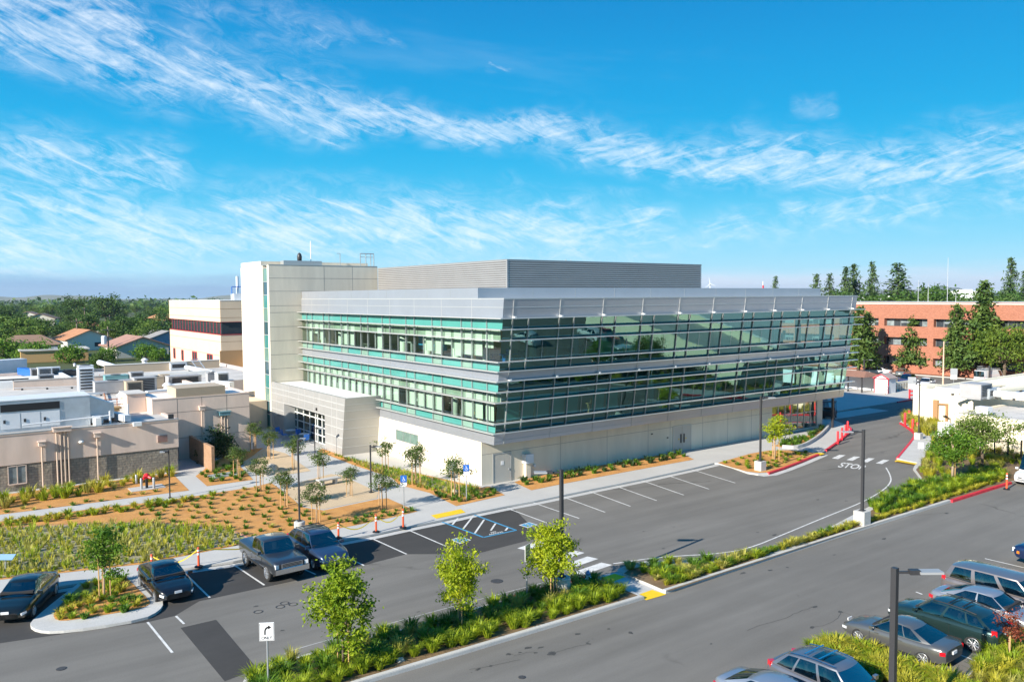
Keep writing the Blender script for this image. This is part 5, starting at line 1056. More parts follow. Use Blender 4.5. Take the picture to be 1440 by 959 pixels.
# ---------------------------------------------------------------- grasses and bedding plants
def blades(b, c, n, h, rad, r, w=.02, arch=.5):
    for _ in range(n):
        a = r.uniform(0, 2*PI); q = rad*.35*math.sqrt(r.random()); H = h*r.uniform(.6,1.1); L = rad*r.uniform(.3,1.1)
        d = Vector((math.cos(a), math.sin(a), 0)); e = Vector((-d.y, d.x, 0))*w*r.uniform(.7,1.3)
        p0 = c+d*q; p1 = p0+d*L*.45+Vector((0,0,H*.72)); p2 = p0+d*L+Vector((0,0,H*(1-arch*r.random()*.55)))
        b.face([p0-e, p0+e, p1+e*.7, p1-e*.7]); b.face([p1-e*.7, p1+e*.7, p2])
def clump_proto(name, label, cat, h, rad, n, m, seed, group, w=.02, arch=.5):
    r = random.Random(seed); b = MB(); blades(b, Vector((0,0,-.02)), n, h, rad, r, w, arch); o = b.build(name, m); tag(o, label, cat, group, 'thing'); return o
def strew(protos, pts, z, seed, smin=.75, smax=1.25, pick=None):
    r = random.Random(seed)
    for i, (x, y) in enumerate(pts):
        k = pick(i, x, y) if pick else r.randrange(len(protos)); o = protos[k]
        if o.name in used: o = o.copy(); COL.objects.link(o)
        else: used.add(o.name)
        s = r.uniform(smin, smax); o.location = (x, y, z); o.rotation_euler = (0,0,r.uniform(0,6.28)); o.scale = (s*r.uniform(.85,1.15), s, s)
GA = 'grass clumps of the planted median'
mA = [clump_proto('ornamental_grass', 'shaggy green grass clump in the planted median between the two drives', 'grass clump', .62, .5, 150, (L_grass, L_grassd, L_grassd)[i], 110+i, GA, .022) for i in range(3)]
mA.append(clump_proto('ornamental_grass', 'reddish straw tufted grass clump in the planted median', 'grass clump', .8, .42, 120, L_straw, 114, 'straw grass clumps of the planted median', .018))
polyA = inset(pp(medA), .5); keep = [(P(483,940).x,P(483,940).y,.2)]
ptsA = scatter(polyA, 190, .52, 4, avoid=keep)
def pickA(i, x, y):
    front = y-P(700,905).y; rr_ = random.Random(i*7).random()
    return (0 if front < 1.1 else (3 if rr_ < .14 else (0 if rr_ < .45 else 1+(i % 2))))
strew(mA, ptsA, .15, 6, .65, 1.15, pickA)
GB = 'yellow green tufts along the long kerb'
mB = [clump_proto('kerb_tuft', 'low yellow green tuft in the narrow strip along the long kerb', 'grass clump', .36, .34, 90, (L_grassy, L_grass)[i], 120+i, GB, .02) for i in range(2)]
line_ = [(948,831),(1020,806),(1105,779),(1195,750.5),(1265,728),(1337,705),(1418,679.5)]
W = [P(*q) for q in line_]; pts = []; rr_ = random.Random(8)
for a, c in zip(W, W[1:]):
    n = int((c-a).length/.42)
    for k in range(n):
        q = a.lerp(c, (k+rr_.random()*.5)/n); pts.append((q.x, q.y+.36+rr_.uniform(-.08,.2)))
strew(mB, pts, .15, 9, .7, 1.15, lambda i, x, y: 0 if (x > 38 and i % 5) or i % 3 == 0 else 1)
GC = 'dark grass mounds by the drive bend'
mC = [clump_proto('shrub_grass', 'big dark green grass mound between drive bend and long kerb', 'grass clump', .85, .62, 190, (L_grassd, L_grass)[i], 130+i, GC, .026) for i in range(2)]
ptsC = scatter(pp([(1222,716),(1258,701),(1281,690),(1293,686),(1340,681),(1400,662),(1410,676),(1337,697),(1240,729)]), 80, .62, 12)
strew(mC, ptsC, .15, 13, .6, 1.05)
ptsC2 = scatter(pp([(884,803),(908,797),(955,795),(1015,791),(1060,786),(1120,768),(1190,740),(1195,745),(1105,774),(1020,801),(948,824),(925,820)]), 78, .52, 14)
mC2 = [clump_proto('mound_plant', 'small green mound plant in the low strip beyond the crossing ramp', 'grass clump', .42, .42, 110, (L_grass, L_grassd, L_straw)[i], 133+i, 'mound plants beyond the crossing ramp', .024) for i in range(3)]
strew(mC2, ptsC2, .15, 15, .7, 1.3)
mD = [clump_proto('meadow_clump', 'tall wispy grass clump between drive bend and picket fence', 'grass clump', .8, .5, 130, (L_straw, L_grass, L_grassy)[i], 140+i, 'wispy grass clumps before the picket fence', .02) for i in range(3)]
ptsD = scatter(pp([(1293,670),(1298,655),(1312,622),(1345,608),(1440,612),(1500,606),(1480,655),(1400,660),(1330,678)]), 200, .52, 16, avoid=[(P(1339,680).x,P(1339,680).y,.4)])
strew(mD, ptsD, .15, 17, .5, 1.1)
ptsE = scatter(pp([(1266,594),(1276,588),(1290,592),(1312,600),(1345,604),(1330,610),(1300,618),(1288,610),(1278,601)]), 40, .6, 18)
mE = [clump_proto('fountain_grass', 'straw coloured fountain grass at the foot of the cream building', 'grass clump', .95, .6, 150, (L_straw, L_grassy)[i], 150+i, 'fountain grasses at the cream building', .02) for i in range(2)]
strew(mE, ptsE, .15, 19, .8, 1.2)
# lilies under the shaded facade, in two rows
r = random.Random(21); mF = [clump_proto('lily_plant', 'strappy green lily plant in the bark bed under the shaded facade', 'bedding plant', .5, .42, 46, L_green if i == 0 else L_dark, 160+i, 'lily plants under the shaded facade', .035, .8) for i in range(2)]
a0, a1 = P(742,681,.12), P(960,642,.12); pts = []
for row in (0, 1):
    n = 17
    for k in range(n): q = a0.lerp(a1, (k+.3*row)/(n-1)); pts.append((q.x+r.uniform(-.25,.25), q.y+(-.15 if row == 0 else .75)+r.uniform(-.15,.15)))
strew(mF, pts, .13, 22, .8, 1.25)
def bedplants(name, lab, group, poly, n, md, ms, seed, h=.26, rad=.26, nb=44, s=(.7,1.3), z=.133, cat='bedding plant', zp=.12):
    pr = [clump_proto(name, lab, cat, h, rad, nb, m, seed+i, group, .024, .7) for i, m in enumerate(ms)]
    pts = scatter(pp(poly, zp), n, md, seed); strew(pr, pts, z, seed+5, *s)
bedplants('bark_plant', 'small round tuft planted in the orange bark beside the plaza', 'small tufts in the orange bark', [(230,706),(365,685),(395,692),(412,706),(430,718),(455,722),(470,728),(420,750),(352,757),(325,744),(275,737),(215,733),(190,722)], 95, .85, (L_grassd, L_green, L_straw), 200)
bedplants('edge_plant', 'low grass tuft along the kerb walk behind the orange delineators', 'low tufts along the kerb walk', [(470,735),(560,716),(585,718),(560,724.5),(500,737)], 22, .5, (L_green, L_grassd), 210)
bedplants('path_tuft', 'yellow green tuft in the row below the narrow path', 'tufts below the narrow path', [(-60,750),(0,736),(120,720),(240,706),(300,697),(290,702),(200,717),(100,731),(0,742),(-60,756)], 46, .55, (L_grass, L_grassy), 220, .42, .36, 80)
bedplants('wall_grass', 'feathery grass at the foot of the split face block wall', 'feathery grasses along the block wall', [(-60,716),(0,702),(120,684),(190,675),(240,667),(242,671),(180,684),(90,702),(0,716),(-60,728)], 42, .8, (L_grass, L_straw, L_grassy), 230, .8, .5, 70)
bedplants('path_plant', 'tiny plant in the bark between wall grasses and narrow path', 'tiny plants above the narrow path', [(0,719),(120,706),(230,688),(255,688),(120,710),(0,722)], 16, .9, (L_straw, L_green), 240, .25, .25, 30)
bedplants('corner_plant', 'low green plant in the bark bed at the building corner', 'low plants at the building corner', [(607,694),(642,707),(705,696),(688,686),(660,689),(630,692)], 24, .5, (L_green, L_grassd), 250, .34, .3, 60)
bedplants('island_grass', 'grass tuft in the small bark island between black cars', 'grass tufts of the small island', [(120,824),(88,853),(80,866),(84,873),(100,873),(190,858),(206,851),(174,816)], 34, .42, (L_green, L_grass, L_grassy), 260, .38, .34, 80)
bedplants('island_plant', 'low plant in the bark island before the lobby window', 'low plants of the lobby bark island', [(1015,650),(1055,640),(1110,634),(1145,638),(1120,650),(1085,661),(1066,663),(1045,659)], 40, .6, (L_green, L_straw, L_grass), 270, .3, .3, 50)
bedplants('lobby_plant', 'low shrub in the bark below the lobby window', 'low shrubs below the lobby window', [(1092,627),(1112,620),(1135,614),(1155,603),(1158,606),(1142,619),(1122,629)], 22, .65, (L_dark, L_green), 280, .5, .45, 80)
bedplants('plaza_plant', 'green tuft in the bark bed between block wall and plaza', 'tufts between block wall and plaza', [(280,670),(292,682),(350,674),(338,660),(345,650),(300,652)], 26, .7, (L_green, L_grassd), 290, .4, .36, 70)
# grasses nobody could count
def inside(q, pl):
    c = False
    for i in range(len(pl)):
        (x1,y1),(x2,y2) = pl[i-1], pl[i]
        if (y1 > q[1]) != (y2 > q[1]) and q[0] < (x2-x1)*(q[1]-y1)/(y2-y1)+x1: c = not c
    return c
def sward(name, lab, poly, n, md, h, rad, nb, ms, seed, z=.137, rows=None):
    r = random.Random(seed); pts = scatter(pp(poly, .12), n, md, seed, 9000) if not rows else [q for q in rows if inside(q, [(p.x,p.y) for p in pp(poly, .12)])]; b = MB()
    for x, y in pts: b.mi = r.randrange(len(ms)); k = r.uniform(.6,1.3); blades(b, Vector((x,y,z-.02)), nb, h*k, rad*k, r, .022)
    tag(b.build(name, ms), lab, 'grass', kind='stuff')
sward('swale_grass', 'wispy olive and straw grasses filling the gravel swale by the kerb walk', [(-150,764),(0,744),(120,738),(215,736.5),(275,741),(325,748),(345,757),(335,763),(200,789),(0,811),(-150,831)], 900, .36, .50, .32, 22, (L_grass, L_straw, L_straw, L_grassy), 300, rows=(lambda r: [(-14+.50*i+(.25 if j % 2 else 0)+r.uniform(-.13,.13), 42+.52*j+r.uniform(-.13,.13)) for i in range(80) for j in range(36) if r.random() > .08])(random.Random(44)))
sward('meadow_grass', 'loose green and yellow grasses along the white wall beside the entrance walk', [(470,640),(485,644),(560,662),(640,682),(674,688),(655,700),(604,690),(560,676),(505,654)], 380, .34, .42, .32, 16, (L_grass, L_straw, L_green), 310)
sward('kerb_grass', 'thin green grass fringe at the front edge of the swale', [(0,808),(200,787),(335,761),(400,750),(420,752),(335,766),(200,792),(0,814)], 90, .3, .3, .22, 14, (L_grass, L_grassy), 320)
# ---------------------------------------------------------------- vehicles
def paint(n, c, metal=.35, rough=.28): return mat('car_paint_'+n, c, rough, metal, coat=1.0)
M_cglass = glass('car_glass', (0.26,0.32,0.33), .15)
M_cglass2 = glass('car_glass_teal_reflection', (0.20,0.42,0.44), .30, 0.0, (0.6,0.95,0.95))  # windscreen's bright teal reflection put into the glass colours
M_tyre = mat('tyre_rubber', (0.018,0.018,0.018), .85); M_rim = mat('wheel_rim', (0.55,0.56,0.58), .3, .8); M_trim = mat('black_trim', (0.015,0.015,0.016), .55)
M_chrome = mat('chrome', (0.75,0.76,0.78), .12, 1.0); M_hl = mat('headlamp_lens', (0.78,0.80,0.82), .08, spec=1.0, coat=1); M_tl = mat('tail_lamp_red', (0.55,0.01,0.02), .12, coat=1); M_am = mat('amber_lens', (0.75,0.22,0.02), .15); M_plate = mat('number_plate', (0.75,0.75,0.75), .5)
def interp(tab, t):
    for (a, u), (c, v) in zip(tab, tab[1:]):
        if t <= c:
            k = (t-a)/(c-a) if c > a else 0; k = k*k*(3-2*k)*.5+k*.5; return u+(v-u)*k
    return tab[-1][1]
def wheel(parent, x, y, r, w):
    s = 1 if y > 0 else -1; n = 22
    def ringmesh(prof):
        vs, fs = [], []
        for rr, yy in prof:
            for k in range(n): a = 2*PI*k/n; vs.append((x+rr*math.cos(a), y+s*yy, r+rr*math.sin(a)))
        for j in range(len(prof)-1):
            for k in range(n):
                f = (j*n+k, j*n+(k+1)%n, (j+1)*n+(k+1)%n, (j+1)*n+k); fs.append(f if s < 0 else f[::-1])
        return vs, fs
    b = MB(); b.mesh(*ringmesh([(r*.62,-w),(r*.93,-w),(r,-w*.8),(r,-w*.2),(r*.94,0),(r*.72,.012),(r*.66,0)])); wo = b.build('wheel', M_tyre, parent, angle=50)
    b = MB(); b.mesh(*ringmesh([(r*.68,.002),(r*.63,.008),(r*.60,-.05)]))
    for k in range(9):
        a = 2*PI*k/9; p = Vector((x+r*.1*math.cos(a), y-s*.02, r+r*.1*math.sin(a))); q = Vector((x+r*.63*math.cos(a), y-s*.015, r+r*.63*math.sin(a))); b.tube(p, q, r*.085, r*.07, 5)
    b.mesh([(x+r*.16*math.cos(2*PI*k/10), y-s*.005, r+r*.16*math.sin(2*PI*k/10)) for k in range(10)], [tuple(range(10))]); b.build('wheel_rim', M_rim, wo)
    b = MB(); b.mesh([(x+r*.6*math.cos(2*PI*k/n), y-s*.06, r+r*.6*math.sin(2*PI*k/n)) for k in range(n)], [tuple(range(n)) if s < 0 else tuple(range(n-1,-1,-1))]); b.build('brake_disc', M_trim, wo)
def car(name, label, cat, loc, rz, m, L=4.4, W=1.74, zb=.20, top=None, wf=.80, wr=.19, r=.32, roof=None, H=1.42, segs=None, scale=1.0, glassm=None, wplan=None, bed=None, rails=False, wsm=None, drop=.03, sunroof=False, front=True, rimless=False, tailz=.72, plate=True, chrome=False, liftgate=False, headc=None, cladding=False):
    t = thing(name, label, cat, loc, rz, None, local=True); t.scale = (scale,)*3; glassm = glassm or M_cglass
    top = top or [(0,.80),(.03,.93),(.16,.96),(.25,.92),(.70,.90),(.80,.86),(.93,.74),(.985,.62),(1,.50)]
    wplan = wplan or [(0,.80),(.03,.92),(.12,.99),(.3,1),(.75,1),(.88,.97),(.96,.86),(1,.70)]
    bot = [(0,zb+.14),(.06,zb+.04),(.15,zb),(.85,zb),(.95,zb+.03),(1,zb+.12)]
    NX = 44; vs, fs = [], []; hw = W/2; NS = None
    for i in range(NX+1):
        u = i/NX; x = (u-.5)*L; zt = interp(top, u); z0 = interp(bot, u); w = hw*interp(wplan, u); d = zt-z0
        half = [(0,z0),(.80*w,z0),(.95*w,z0+.08*d),(.985*w,z0+.3*d),(w,z0+.55*d),(.985*w,z0+.78*d),(.94*w,z0+.92*d),(.86*w,z0+.985*d),(.5*w,zt+.018),(0,zt+.025)]
        ring = half+[(-y, z) for y, z in half[-2:0:-1]]; NS = len(ring); vs += [(x, y, z) for y, z in ring]
    for i in range(NX):
        for k in range(NS): fs.append((i*NS+k, i*NS+(k+1)%NS, (i+1)*NS+(k+1)%NS, (i+1)*NS+k))
    fs.append(tuple(range(NS-1,-1,-1))); fs.append(tuple(range(NX*NS, (NX+1)*NS)))
    b = MB(); b.mesh(vs, fs); body = b.build('body', m, t)
    bm = bmesh.new(); bm.from_mesh(body.data); bmesh.ops.recalc_face_normals(bm, faces=bm.faces); bm.to_mesh(body.data); bm.free()
    xf, xr = (wf-.5)*L, (wr-.5)*L; c = MB()
    for x in (xf, xr):
        n = 26; ra = r*1.16; vs2 = [(x+ra*math.cos(2*PI*k/n), y, r+ra*math.sin(2*PI*k/n)) for y in (-hw-.2, hw+.2) for k in range(n)]; c.mesh(vs2, [(k, n+k, n+(k+1)%n, (k+1)%n) for k in range(n)]+[tuple(range(n)), tuple(range(2*n-1, n-1, -1))])
    if bed: c.box(bed[0]*L-L/2, bed[1]*L-L/2, -hw*.86, hw*.86, interp(top, .1)-.42, 3)
    cut = c.build('cutter', m); bm = bmesh.new(); bm.from_mesh(cut.data); bmesh.ops.recalc_face_normals(bm, faces=bm.faces); bm.to_mesh(cut.data); bm.free()
    md = body.modifiers.new('arches', 'BOOLEAN'); md.operation = 'DIFFERENCE'; md.object = cut; md.solver = 'EXACT'
    dg = bpy.context.evaluated_depsgraph_get(); me = bpy.data.meshes.new_from_object(body.evaluated_get(dg)); body.modifiers.remove(md); old = body.data; body.data = me; me.name = 'body'; bpy.data.meshes.remove(old); cm = cut.data; bpy.data.objects.remove(cut); bpy.data.meshes.remove(cm)
    me.polygons.foreach_set('use_smooth', [True]*len(me.polygons)); me.set_sharp_from_angle(angle=math.radians(38))
    b = MB(); b.box(-L*.46, L*.46, -hw+.24, hw-.24, zb+.03, zb+.42); b.box(xr-r*1.4, xr+r*1.4, -hw+.24, hw-.24, zb+.05, r*2.3); b.box(xf-r*1.4, xf+r*1.4, -hw+.24, hw-.24, zb+.05, r*2.25); b.build('underbody', M_trim, t)
    for x in (xr, xf):
        for y in (-hw+.015, hw-.015): wheel(t, x, y, r, .2)
    # greenhouse: a ring of panels between belt and roof
    roof = roof or dict(bf=.70, br=.15, tf=.56, tr=.27, wb=.90, wt=.70)
    def bx(u): return (u-.5)*L
    segs = segs or [('p',.0,.03),('g',.03,.47),('p',.47,.52),('g',.52,.90),('p',.90,1.0)]
    K = 6; cols = []                                             # columns of (belt point, roof point)
    bowf, bowr = .10*L*.35, .06*L*.35
    def zbelt(x): return interp(top, x/L+.5)-.015
    for i in range(K+1):
        v = 1-2*i/K; xb = bx(roof['bf'])+bowf*(1-v*v)-.0; xt = bx(roof['tf'])+bowf*.5*(1-v*v); cols.append(((xb, v*hw*roof['wb']*.93, zbelt(xb)), (xt, v*hw*roof['wt']*.94, H-.035-.02*v*v), 'f'))
    def side(sgn):
        out = []
        for (k, a, c_) in segs:
            n = max(1, round((c_-a)*8))
            for j in range(n):
                f0 = a+(c_-a)*j/n; out.append((k, f0))
        out.append(('end', 1.0)); res = []
        for k, f in out:
            xb = bx(roof['bf'])+(bx(roof['br'])-bx(roof['bf']))*f; xt = bx(roof['tf'])+(bx(roof['tr'])-bx(roof['tf']))*f
            bul = 1-.10*abs(2*f-1)**3; res.append(((xb, sgn*hw*roof['wb']*(.93+.07*min(1, (1-abs(2*f-1))*6)), zbelt(xb)), (xt, sgn*hw*roof['wt']*(.94+.06*min(1,(1-abs(2*f-1))*6)), H-.055+.035*(1-(2*f-1)**2)-drop*f*f), k))
        return res
    cab = MB(); wins = {}
    VR = (0, .07, .36, .66, .92, 1.0)
    def pt(cb, v):
        p, q = Vector(cb[0]), Vector(cb[1]); o = p.lerp(q, v); o.y *= 1+.045*math.sin(PI*v)*(1 if abs(p.y) > .3*hw else abs(p.y)/(.3*hw)*1); return o
    def panel(c0, c1, kind, key):
        for v0, v1 in zip(VR, VR[1:]):
            q = [pt(c0, v0), pt(c1, v0), pt(c1, v1), pt(c0, v1)]
            if kind == 'g' and .05 < v0 < .9: wins.setdefault(key, MB()).face(q)
            else: cab.face(q)
    F = cols
    for i in range(K): panel(F[i], F[i+1], 'g', 'windshield')
    Rr = []
    for i in range(K+1):
        v = -1+2*i/K; xb = bx(roof['br'])-bowr*(1-v*v); xt = bx(roof['tr'])-bowr*.6*(1-v*v); Rr.append(((xb, v*hw*roof['wb']*.93, zbelt(xb)), (xt, v*hw*roof['wt']*.94, H-.055-drop-.02*v*v), 'r'))
    sl, sr = side(1), side(-1)
    for s, sg in ((sl, 1), (sr, -1)):
        gi = 0; prev = None
        for c0, c1 in zip(s, s[1:]):
            if c0[2] == 'g' and prev != 'g': gi += 1
            prev = c0[2]
            if sg > 0: panel(c1, c0, c0[2], ('side_window', sg, gi))
            else: panel(c0, c1, c0[2], ('side_window', sg, gi))
    for i in range(K): panel(Rr[i], Rr[i+1], 'g' if not bed or 0 < i < K-1 else 'p', 'rear_window')
    n = len(sl)-1; grid = []
    for j in range(n+1):
        f = j/n; row = []
        for i in range(K+1):
            v = 1-2*i/K
            if j == 0: row.append(Vector(F[i][1]))
            elif j == n: row.append(Vector(Rr[K-i][1]))
            else:
                a, c_ = Vector(sl[j][1]), Vector(sr[j][1]); q = a.lerp(c_, i/K); q.z += .055*(1-v*v)+.0; q.x += bowf*.5*(1-v*v)*(1-f)-bowr*.6*(1-v*v)*f; row.append(q)
        grid.append(row)
    for j in range(n):
        for i in range(K): cab.face([grid[j][i], grid[j+1][i], grid[j+1][i+1], grid[j][i+1]])
    ro = cab.build('roof', m, t)
    bm = bmesh.new(); bm.from_mesh(ro.data); bmesh.ops.remove_doubles(bm, verts=bm.verts, dist=.002); bmesh.ops.recalc_face_normals(bm, faces=bm.faces); bm.to_mesh(ro.data); bm.free(); ro.data.polygons.foreach_set('use_smooth', [True]*len(ro.data.polygons)); ro.data.set_sharp_from_angle(angle=math.radians(40))
    for k, w in wins.items():
        o = w.build(k if isinstance(k, str) else k[0], wsm if (wsm and k == 'windshield') else glassm, t)
        bm = bmesh.new(); bm.from_mesh(o.data); bmesh.ops.remove_doubles(bm, verts=bm.verts, dist=.002); bm.normal_update(); bmesh.ops.reverse_faces(bm, faces=[f_ for f_ in bm.faces if f_.normal.dot(f_.calc_center_median()-Vector((0,0,H*.45))) < 0]); bm.to_mesh(o.data); bm.free(); o.data.polygons.foreach_set('use_smooth', [True]*len(o.data.polygons))
    b = MB(); x0_, x1_ = bx(roof['br'])+.12, bx(roof['bf'])-.05; zi = max(zbelt(x0_), zbelt(x1_), zbelt((x0_+x1_)/2))+.045
    b.mesh([(x0_,-hw*.80,zi-.03),(x1_,-hw*.80,zi-.03),(x1_,hw*.80,zi-.03),(x0_,hw*.80,zi-.03)], [(0,1,2,3)]); b.box(x1_-.28, x1_-.05, -hw*.78, hw*.78, zi-.03, zi+.05)
    cabin = b.build('cabin', mat('cabin_dark', (0.020,0.020,0.022), .9), t)
    rows_ = [.42] if bed else ([.40,.68] if not liftgate else [.36,.60,.80])
    for fx in rows_:
        for s in (-1, 1): b = MB(); xs = x1_+(x0_-x1_)*fx; hz_ = (H-zi)*.62; b.obox((xs, s*hw*.40, zi+hz_*.38), (.13,.46,hz_*.76), 0, 0, -.18); b.obox((xs-.06, s*hw*.40, zi+hz_*.9), (.09,.24,hz_*.28), 0, 0, -.1); b.build('seat', mat('seat_grey', (0.10,0.098,0.095), .8), cabin)
    # lamps, grille, plates, mirrors, handles
    xn, xt_ = L/2, -L/2
    def zat(u): return interp(top, u), interp(bot, u)
    for s in (-1, 1):
        u = .955; zt, z0 = zat(u); w = hw*interp(wplan, u); b = MB(); b.obox(((u-.5)*L-.03, s*w*.80, z0+.57*(zt-z0)), (.27,.30,.10), s*-.5, 0, .15) if not bed else b.obox((L/2-.10, s*hw*.77, z0+.66*(zt-z0)), (.22,.30,.20), s*-.2); b.build('headlight', M_hl, t)
        if headc: b = MB(); b.obox(((u-.5)*L-.02, s*w*.90, z0+.50*(zt-z0)), (.26,.2,.14), s*-.45); b.build('indicator_lamp', M_am, t)
        u = .03; zt, z0 = zat(u); w = hw*interp(wplan, u); b = MB(); hh = .24 if liftgate or bed else .14; b.obox(((u-.5)*L+.03, s*w*.84, tailz+(.0)), (.20,.30 if not (bed or liftgate) else .2,hh), s*.5); b.build('tail_light', M_tl, t)
        xm = bx(roof['bf'])-.20; b = MB(); b.obox((xm, s*(hw+.08), zbelt(xm)+.09), (.12,.20,.14), 0); b.build('mirror', m, t)
        for q in ([.40,.62] if not bed else [.42,.55]): 
            b = MB(); xq = bx(q)-.0; b.obox((xq, s*(hw+.005), interp(top, q)*.84), (.16,.03,.03)); b.build('door_handle', M_chrome if chrome else m, t)
        b = MB(); b.box(xr+r*1.2, xf-r*1.2, s*hw*.965-.02, s*hw*.965+.02, zb+.02, zb+.13+(.06 if cladding else 0)); b.build('sill_trim', M_trim, t)
        dz = [roof['bf']-.03, (roof['bf']+roof['br'])/2+.01] + ([] if bed else [])
        b = MB()
        for q in (roof['bf']-.015, roof['bf']+(roof['br']-roof['bf'])*.495, roof['bf']+(roof['br']-roof['bf'])*.86):
            if abs(bx(q)-xr) < r*1.1: continue
            for zz0, zz1, k in ((.30,.55,.992),(.55,.78,.997)):
                zt, z0 = zat(q); w = hw*interp(wplan, q); b.box(bx(q)-.006, bx(q)+.006, s*w*k-.008, s*w*k+.006, z0+zz0*(zt-z0), z0+zz1*(zt-z0))
        b.build('door_gap', M_trim, t)
    u = .985; zt, z0 = zat(u); gw = .58 if bed else .46; b = MB(); b.box(L*.470, L/2+(.03 if bed else -.005), -hw*gw, hw*gw, z0+(.46 if bed else .50)*(zt-z0), z0+.88*(zt-z0)); b.build('grille', M_chrome if chrome else M_trim, t)
    if chrome: b = MB(); [b.box(L/2-.006, L/2+(.045 if bed else .004), -hw*(gw-.05), hw*(gw-.05), z0+(.51+.12*k)*(zt-z0), z0+(.58+.12*k)*(zt-z0)) for k in range(3)]; b.build('grille_bar', M_trim, t)
    b = MB(); b.box(L*.46, L/2+.0, -hw*.55, hw*.55, z0+.06, z0+.24); b.build('lower_intake', M_trim, t)
    if plate:
        b = MB(); b.box(L/2-.01, L/2+.02, -.16, .16, z0+.25, z0+.36); b.build('number_plate', M_plate, t); b = MB(); b.box(-L/2-.03, -L/2+.01, -.16, .16, tailz-.14, tailz-.02); b.build('number_plate', M_plate, t)
    if cladding or bed:
        b = MB(); b.box(-L/2-.04, -L*.47, -hw*.8, hw*.8, zb+.16, zb+.36); b.build('rear_bumper', M_chrome if bed else M_trim, t)
    if bed and chrome: b = MB(); b.box(L*.455, L/2+.10, -hw*.93, hw*.93, zb+.10, zb+.36); b.build('front_bumper', M_chrome, t)
    if bed: b = MB(); b.box(bed[0]*L-L/2+.01, bed[1]*L-L/2-.01, -hw*.85, hw*.85, interp(top,.1)-.10, interp(top,.1)-.06); b.build('bed_cover', M_trim, t)
    if rails:
        for s in (-1,1):
            b = MB(); P0 = [Vector(sl[j][1]) for j in range(1, n)]; pr_ = None
            for q in P0:
                q = Vector((q.x, s*q.y*.93, q.z+.055))
                if pr_ is not None: b.tube(pr_, q, .022, n=6)
                pr_ = q
            b.build('roof_rail', M_chrome if rails == 2 else M_trim, t)
        b = MB()
        for f in (.36,.64): x = bx(roof['tf'])+(bx(roof['tr'])-bx(roof['tf']))*f; b.box(x-.03,x+.03,-hw*roof['wt']*.9,hw*roof['wt']*.9,H+.06,H+.085)
        b.build('cross_bar', M_chrome if rails == 2 else M_trim, t)
    if sunroof:
        j0, j1 = max(1, int(n*.2)), int(n*.55); b = MB()
        for j in range(j0, j1):
            for i in range(1, K-1): b.face([q+Vector((0,0,.008)) for q in (grid[j][i], grid[j+1][i], grid[j+1][i+1], grid[j][i+1])])
        b.build('sunroof', glassm, t)
    return t
SED = dict(drop=.05, top=[(0,.84),(.03,.98),(.14,1.0),(.25,.95),(.70,.91),(.80,.86),(.92,.75),(.975,.65),(1,.52)], wplan=[(0,.74),(.03,.87),(.10,.97),(.25,1),(.75,1),(.86,.97),(.95,.85),(1,.62)], roof=dict(bf=.735, br=.10, tf=.565, tr=.30, wb=.90, wt=.66), segs=[('p',0,.03),('g',.03,.44),('p',.44,.475),('g',.475,.84),('p',.84,1)])
COUPE = dict(top=[(0,.80),(.03,.92),(.14,.93),(.26,.89),(.70,.86),(.80,.82),(.93,.70),(.985,.58),(1,.48)], roof=dict(bf=.705, br=.125, tf=.535, tr=.325, wb=.90, wt=.66), segs=[('p',0,.03),('g',.03,.58),('p',.58,.60),('g',.60,.88),('p',.88,1)], H=1.34)
SUVK = dict(top=[(0,.95),(.02,1.06),(.10,1.08),(.3,1.05),(.72,1.02),(.82,.98),(.94,.88),(.985,.74),(1,.56)], drop=.10, roof=dict(bf=.745, br=.045, tf=.59, tr=.165, wb=.91, wt=.70), segs=[('p',0,.03),('g',.03,.36),('p',.36,.40),('g',.40,.70),('p',.70,.73),('g',.73,.93),('p',.93,1)], H=1.66, r=.355, zb=.24, W=1.84, L=4.55, tailz=.98, liftgate=True, cladding=True)
VAN = dict(top=[(0,.92),(.02,1.04),(.10,1.06),(.3,1.03),(.76,1.00),(.85,.95),(.95,.82),(.985,.70),(1,.54)], roof=dict(bf=.825, br=.03, tf=.66, tr=.09, wb=.92, wt=.76), segs=[('p',0,.03),('g',.03,.30),('p',.30,.35),('g',.35,.63),('p',.63,.68),('g',.68,.93),('p',.93,1)], H=1.70, r=.34, zb=.2, W=1.9, L=4.9, wf=.815, wr=.19, tailz=.98, liftgate=True)
TRUCK = dict(top=[(0,1.24),(.02,1.28),(.33,1.28),(.37,1.26),(.70,1.27),(.74,1.26),(.95,1.22),(.988,1.18),(1,1.10)], wplan=[(0,.95),(.03,.98),(.3,1),(.94,1),(.985,.96),(1,.90)], roof=dict(bf=.705, br=.355, tf=.615, tr=.375, wb=.90, wt=.76), segs=[('p',0,.03),('g',.03,.48),('p',.48,.53),('g',.53,.93),('p',.93,1)], H=1.90, r=.46, zb=.50, W=1.96, L=5.25, wf=.80, wr=.21, tailz=1.05, bed=(.03,.335), chrome=True)
def upd(d, **k): q = dict(d); q.update(k); return q
HD = math.radians(-88)
def at(px, py, z=0): p = P(px, py, z); return (p.x, p.y, 0)
def mid(fr, rr, side, W, wf=.80, wr=.19, L=4.4, k=1.0):         # from the contact points of the two near wheels
    f, r_ = P(*fr), P(*rr); d = (f-r_).normalized(); nrm = Vector((d.y, -d.x, 0))*side; c = (f+r_)/2+nrm*(W/2-.02)*k-d*((wf+wr)/2-.5)*L*k
    return (c.x, c.y, 0), math.atan2(d.y, d.x)
lo, hd = mid((217,847.5), (197,826), -1, 1.74)
car('parked_car', 'black sedan with a white number plate parked right of the small bark island', 'car', lo, hd, paint('black', (0.010,0.010,0.012)), **upd(SED, L=4.35))
lo, hd = mid((50,866), (78,838), 1, 1.74, L=4.5)
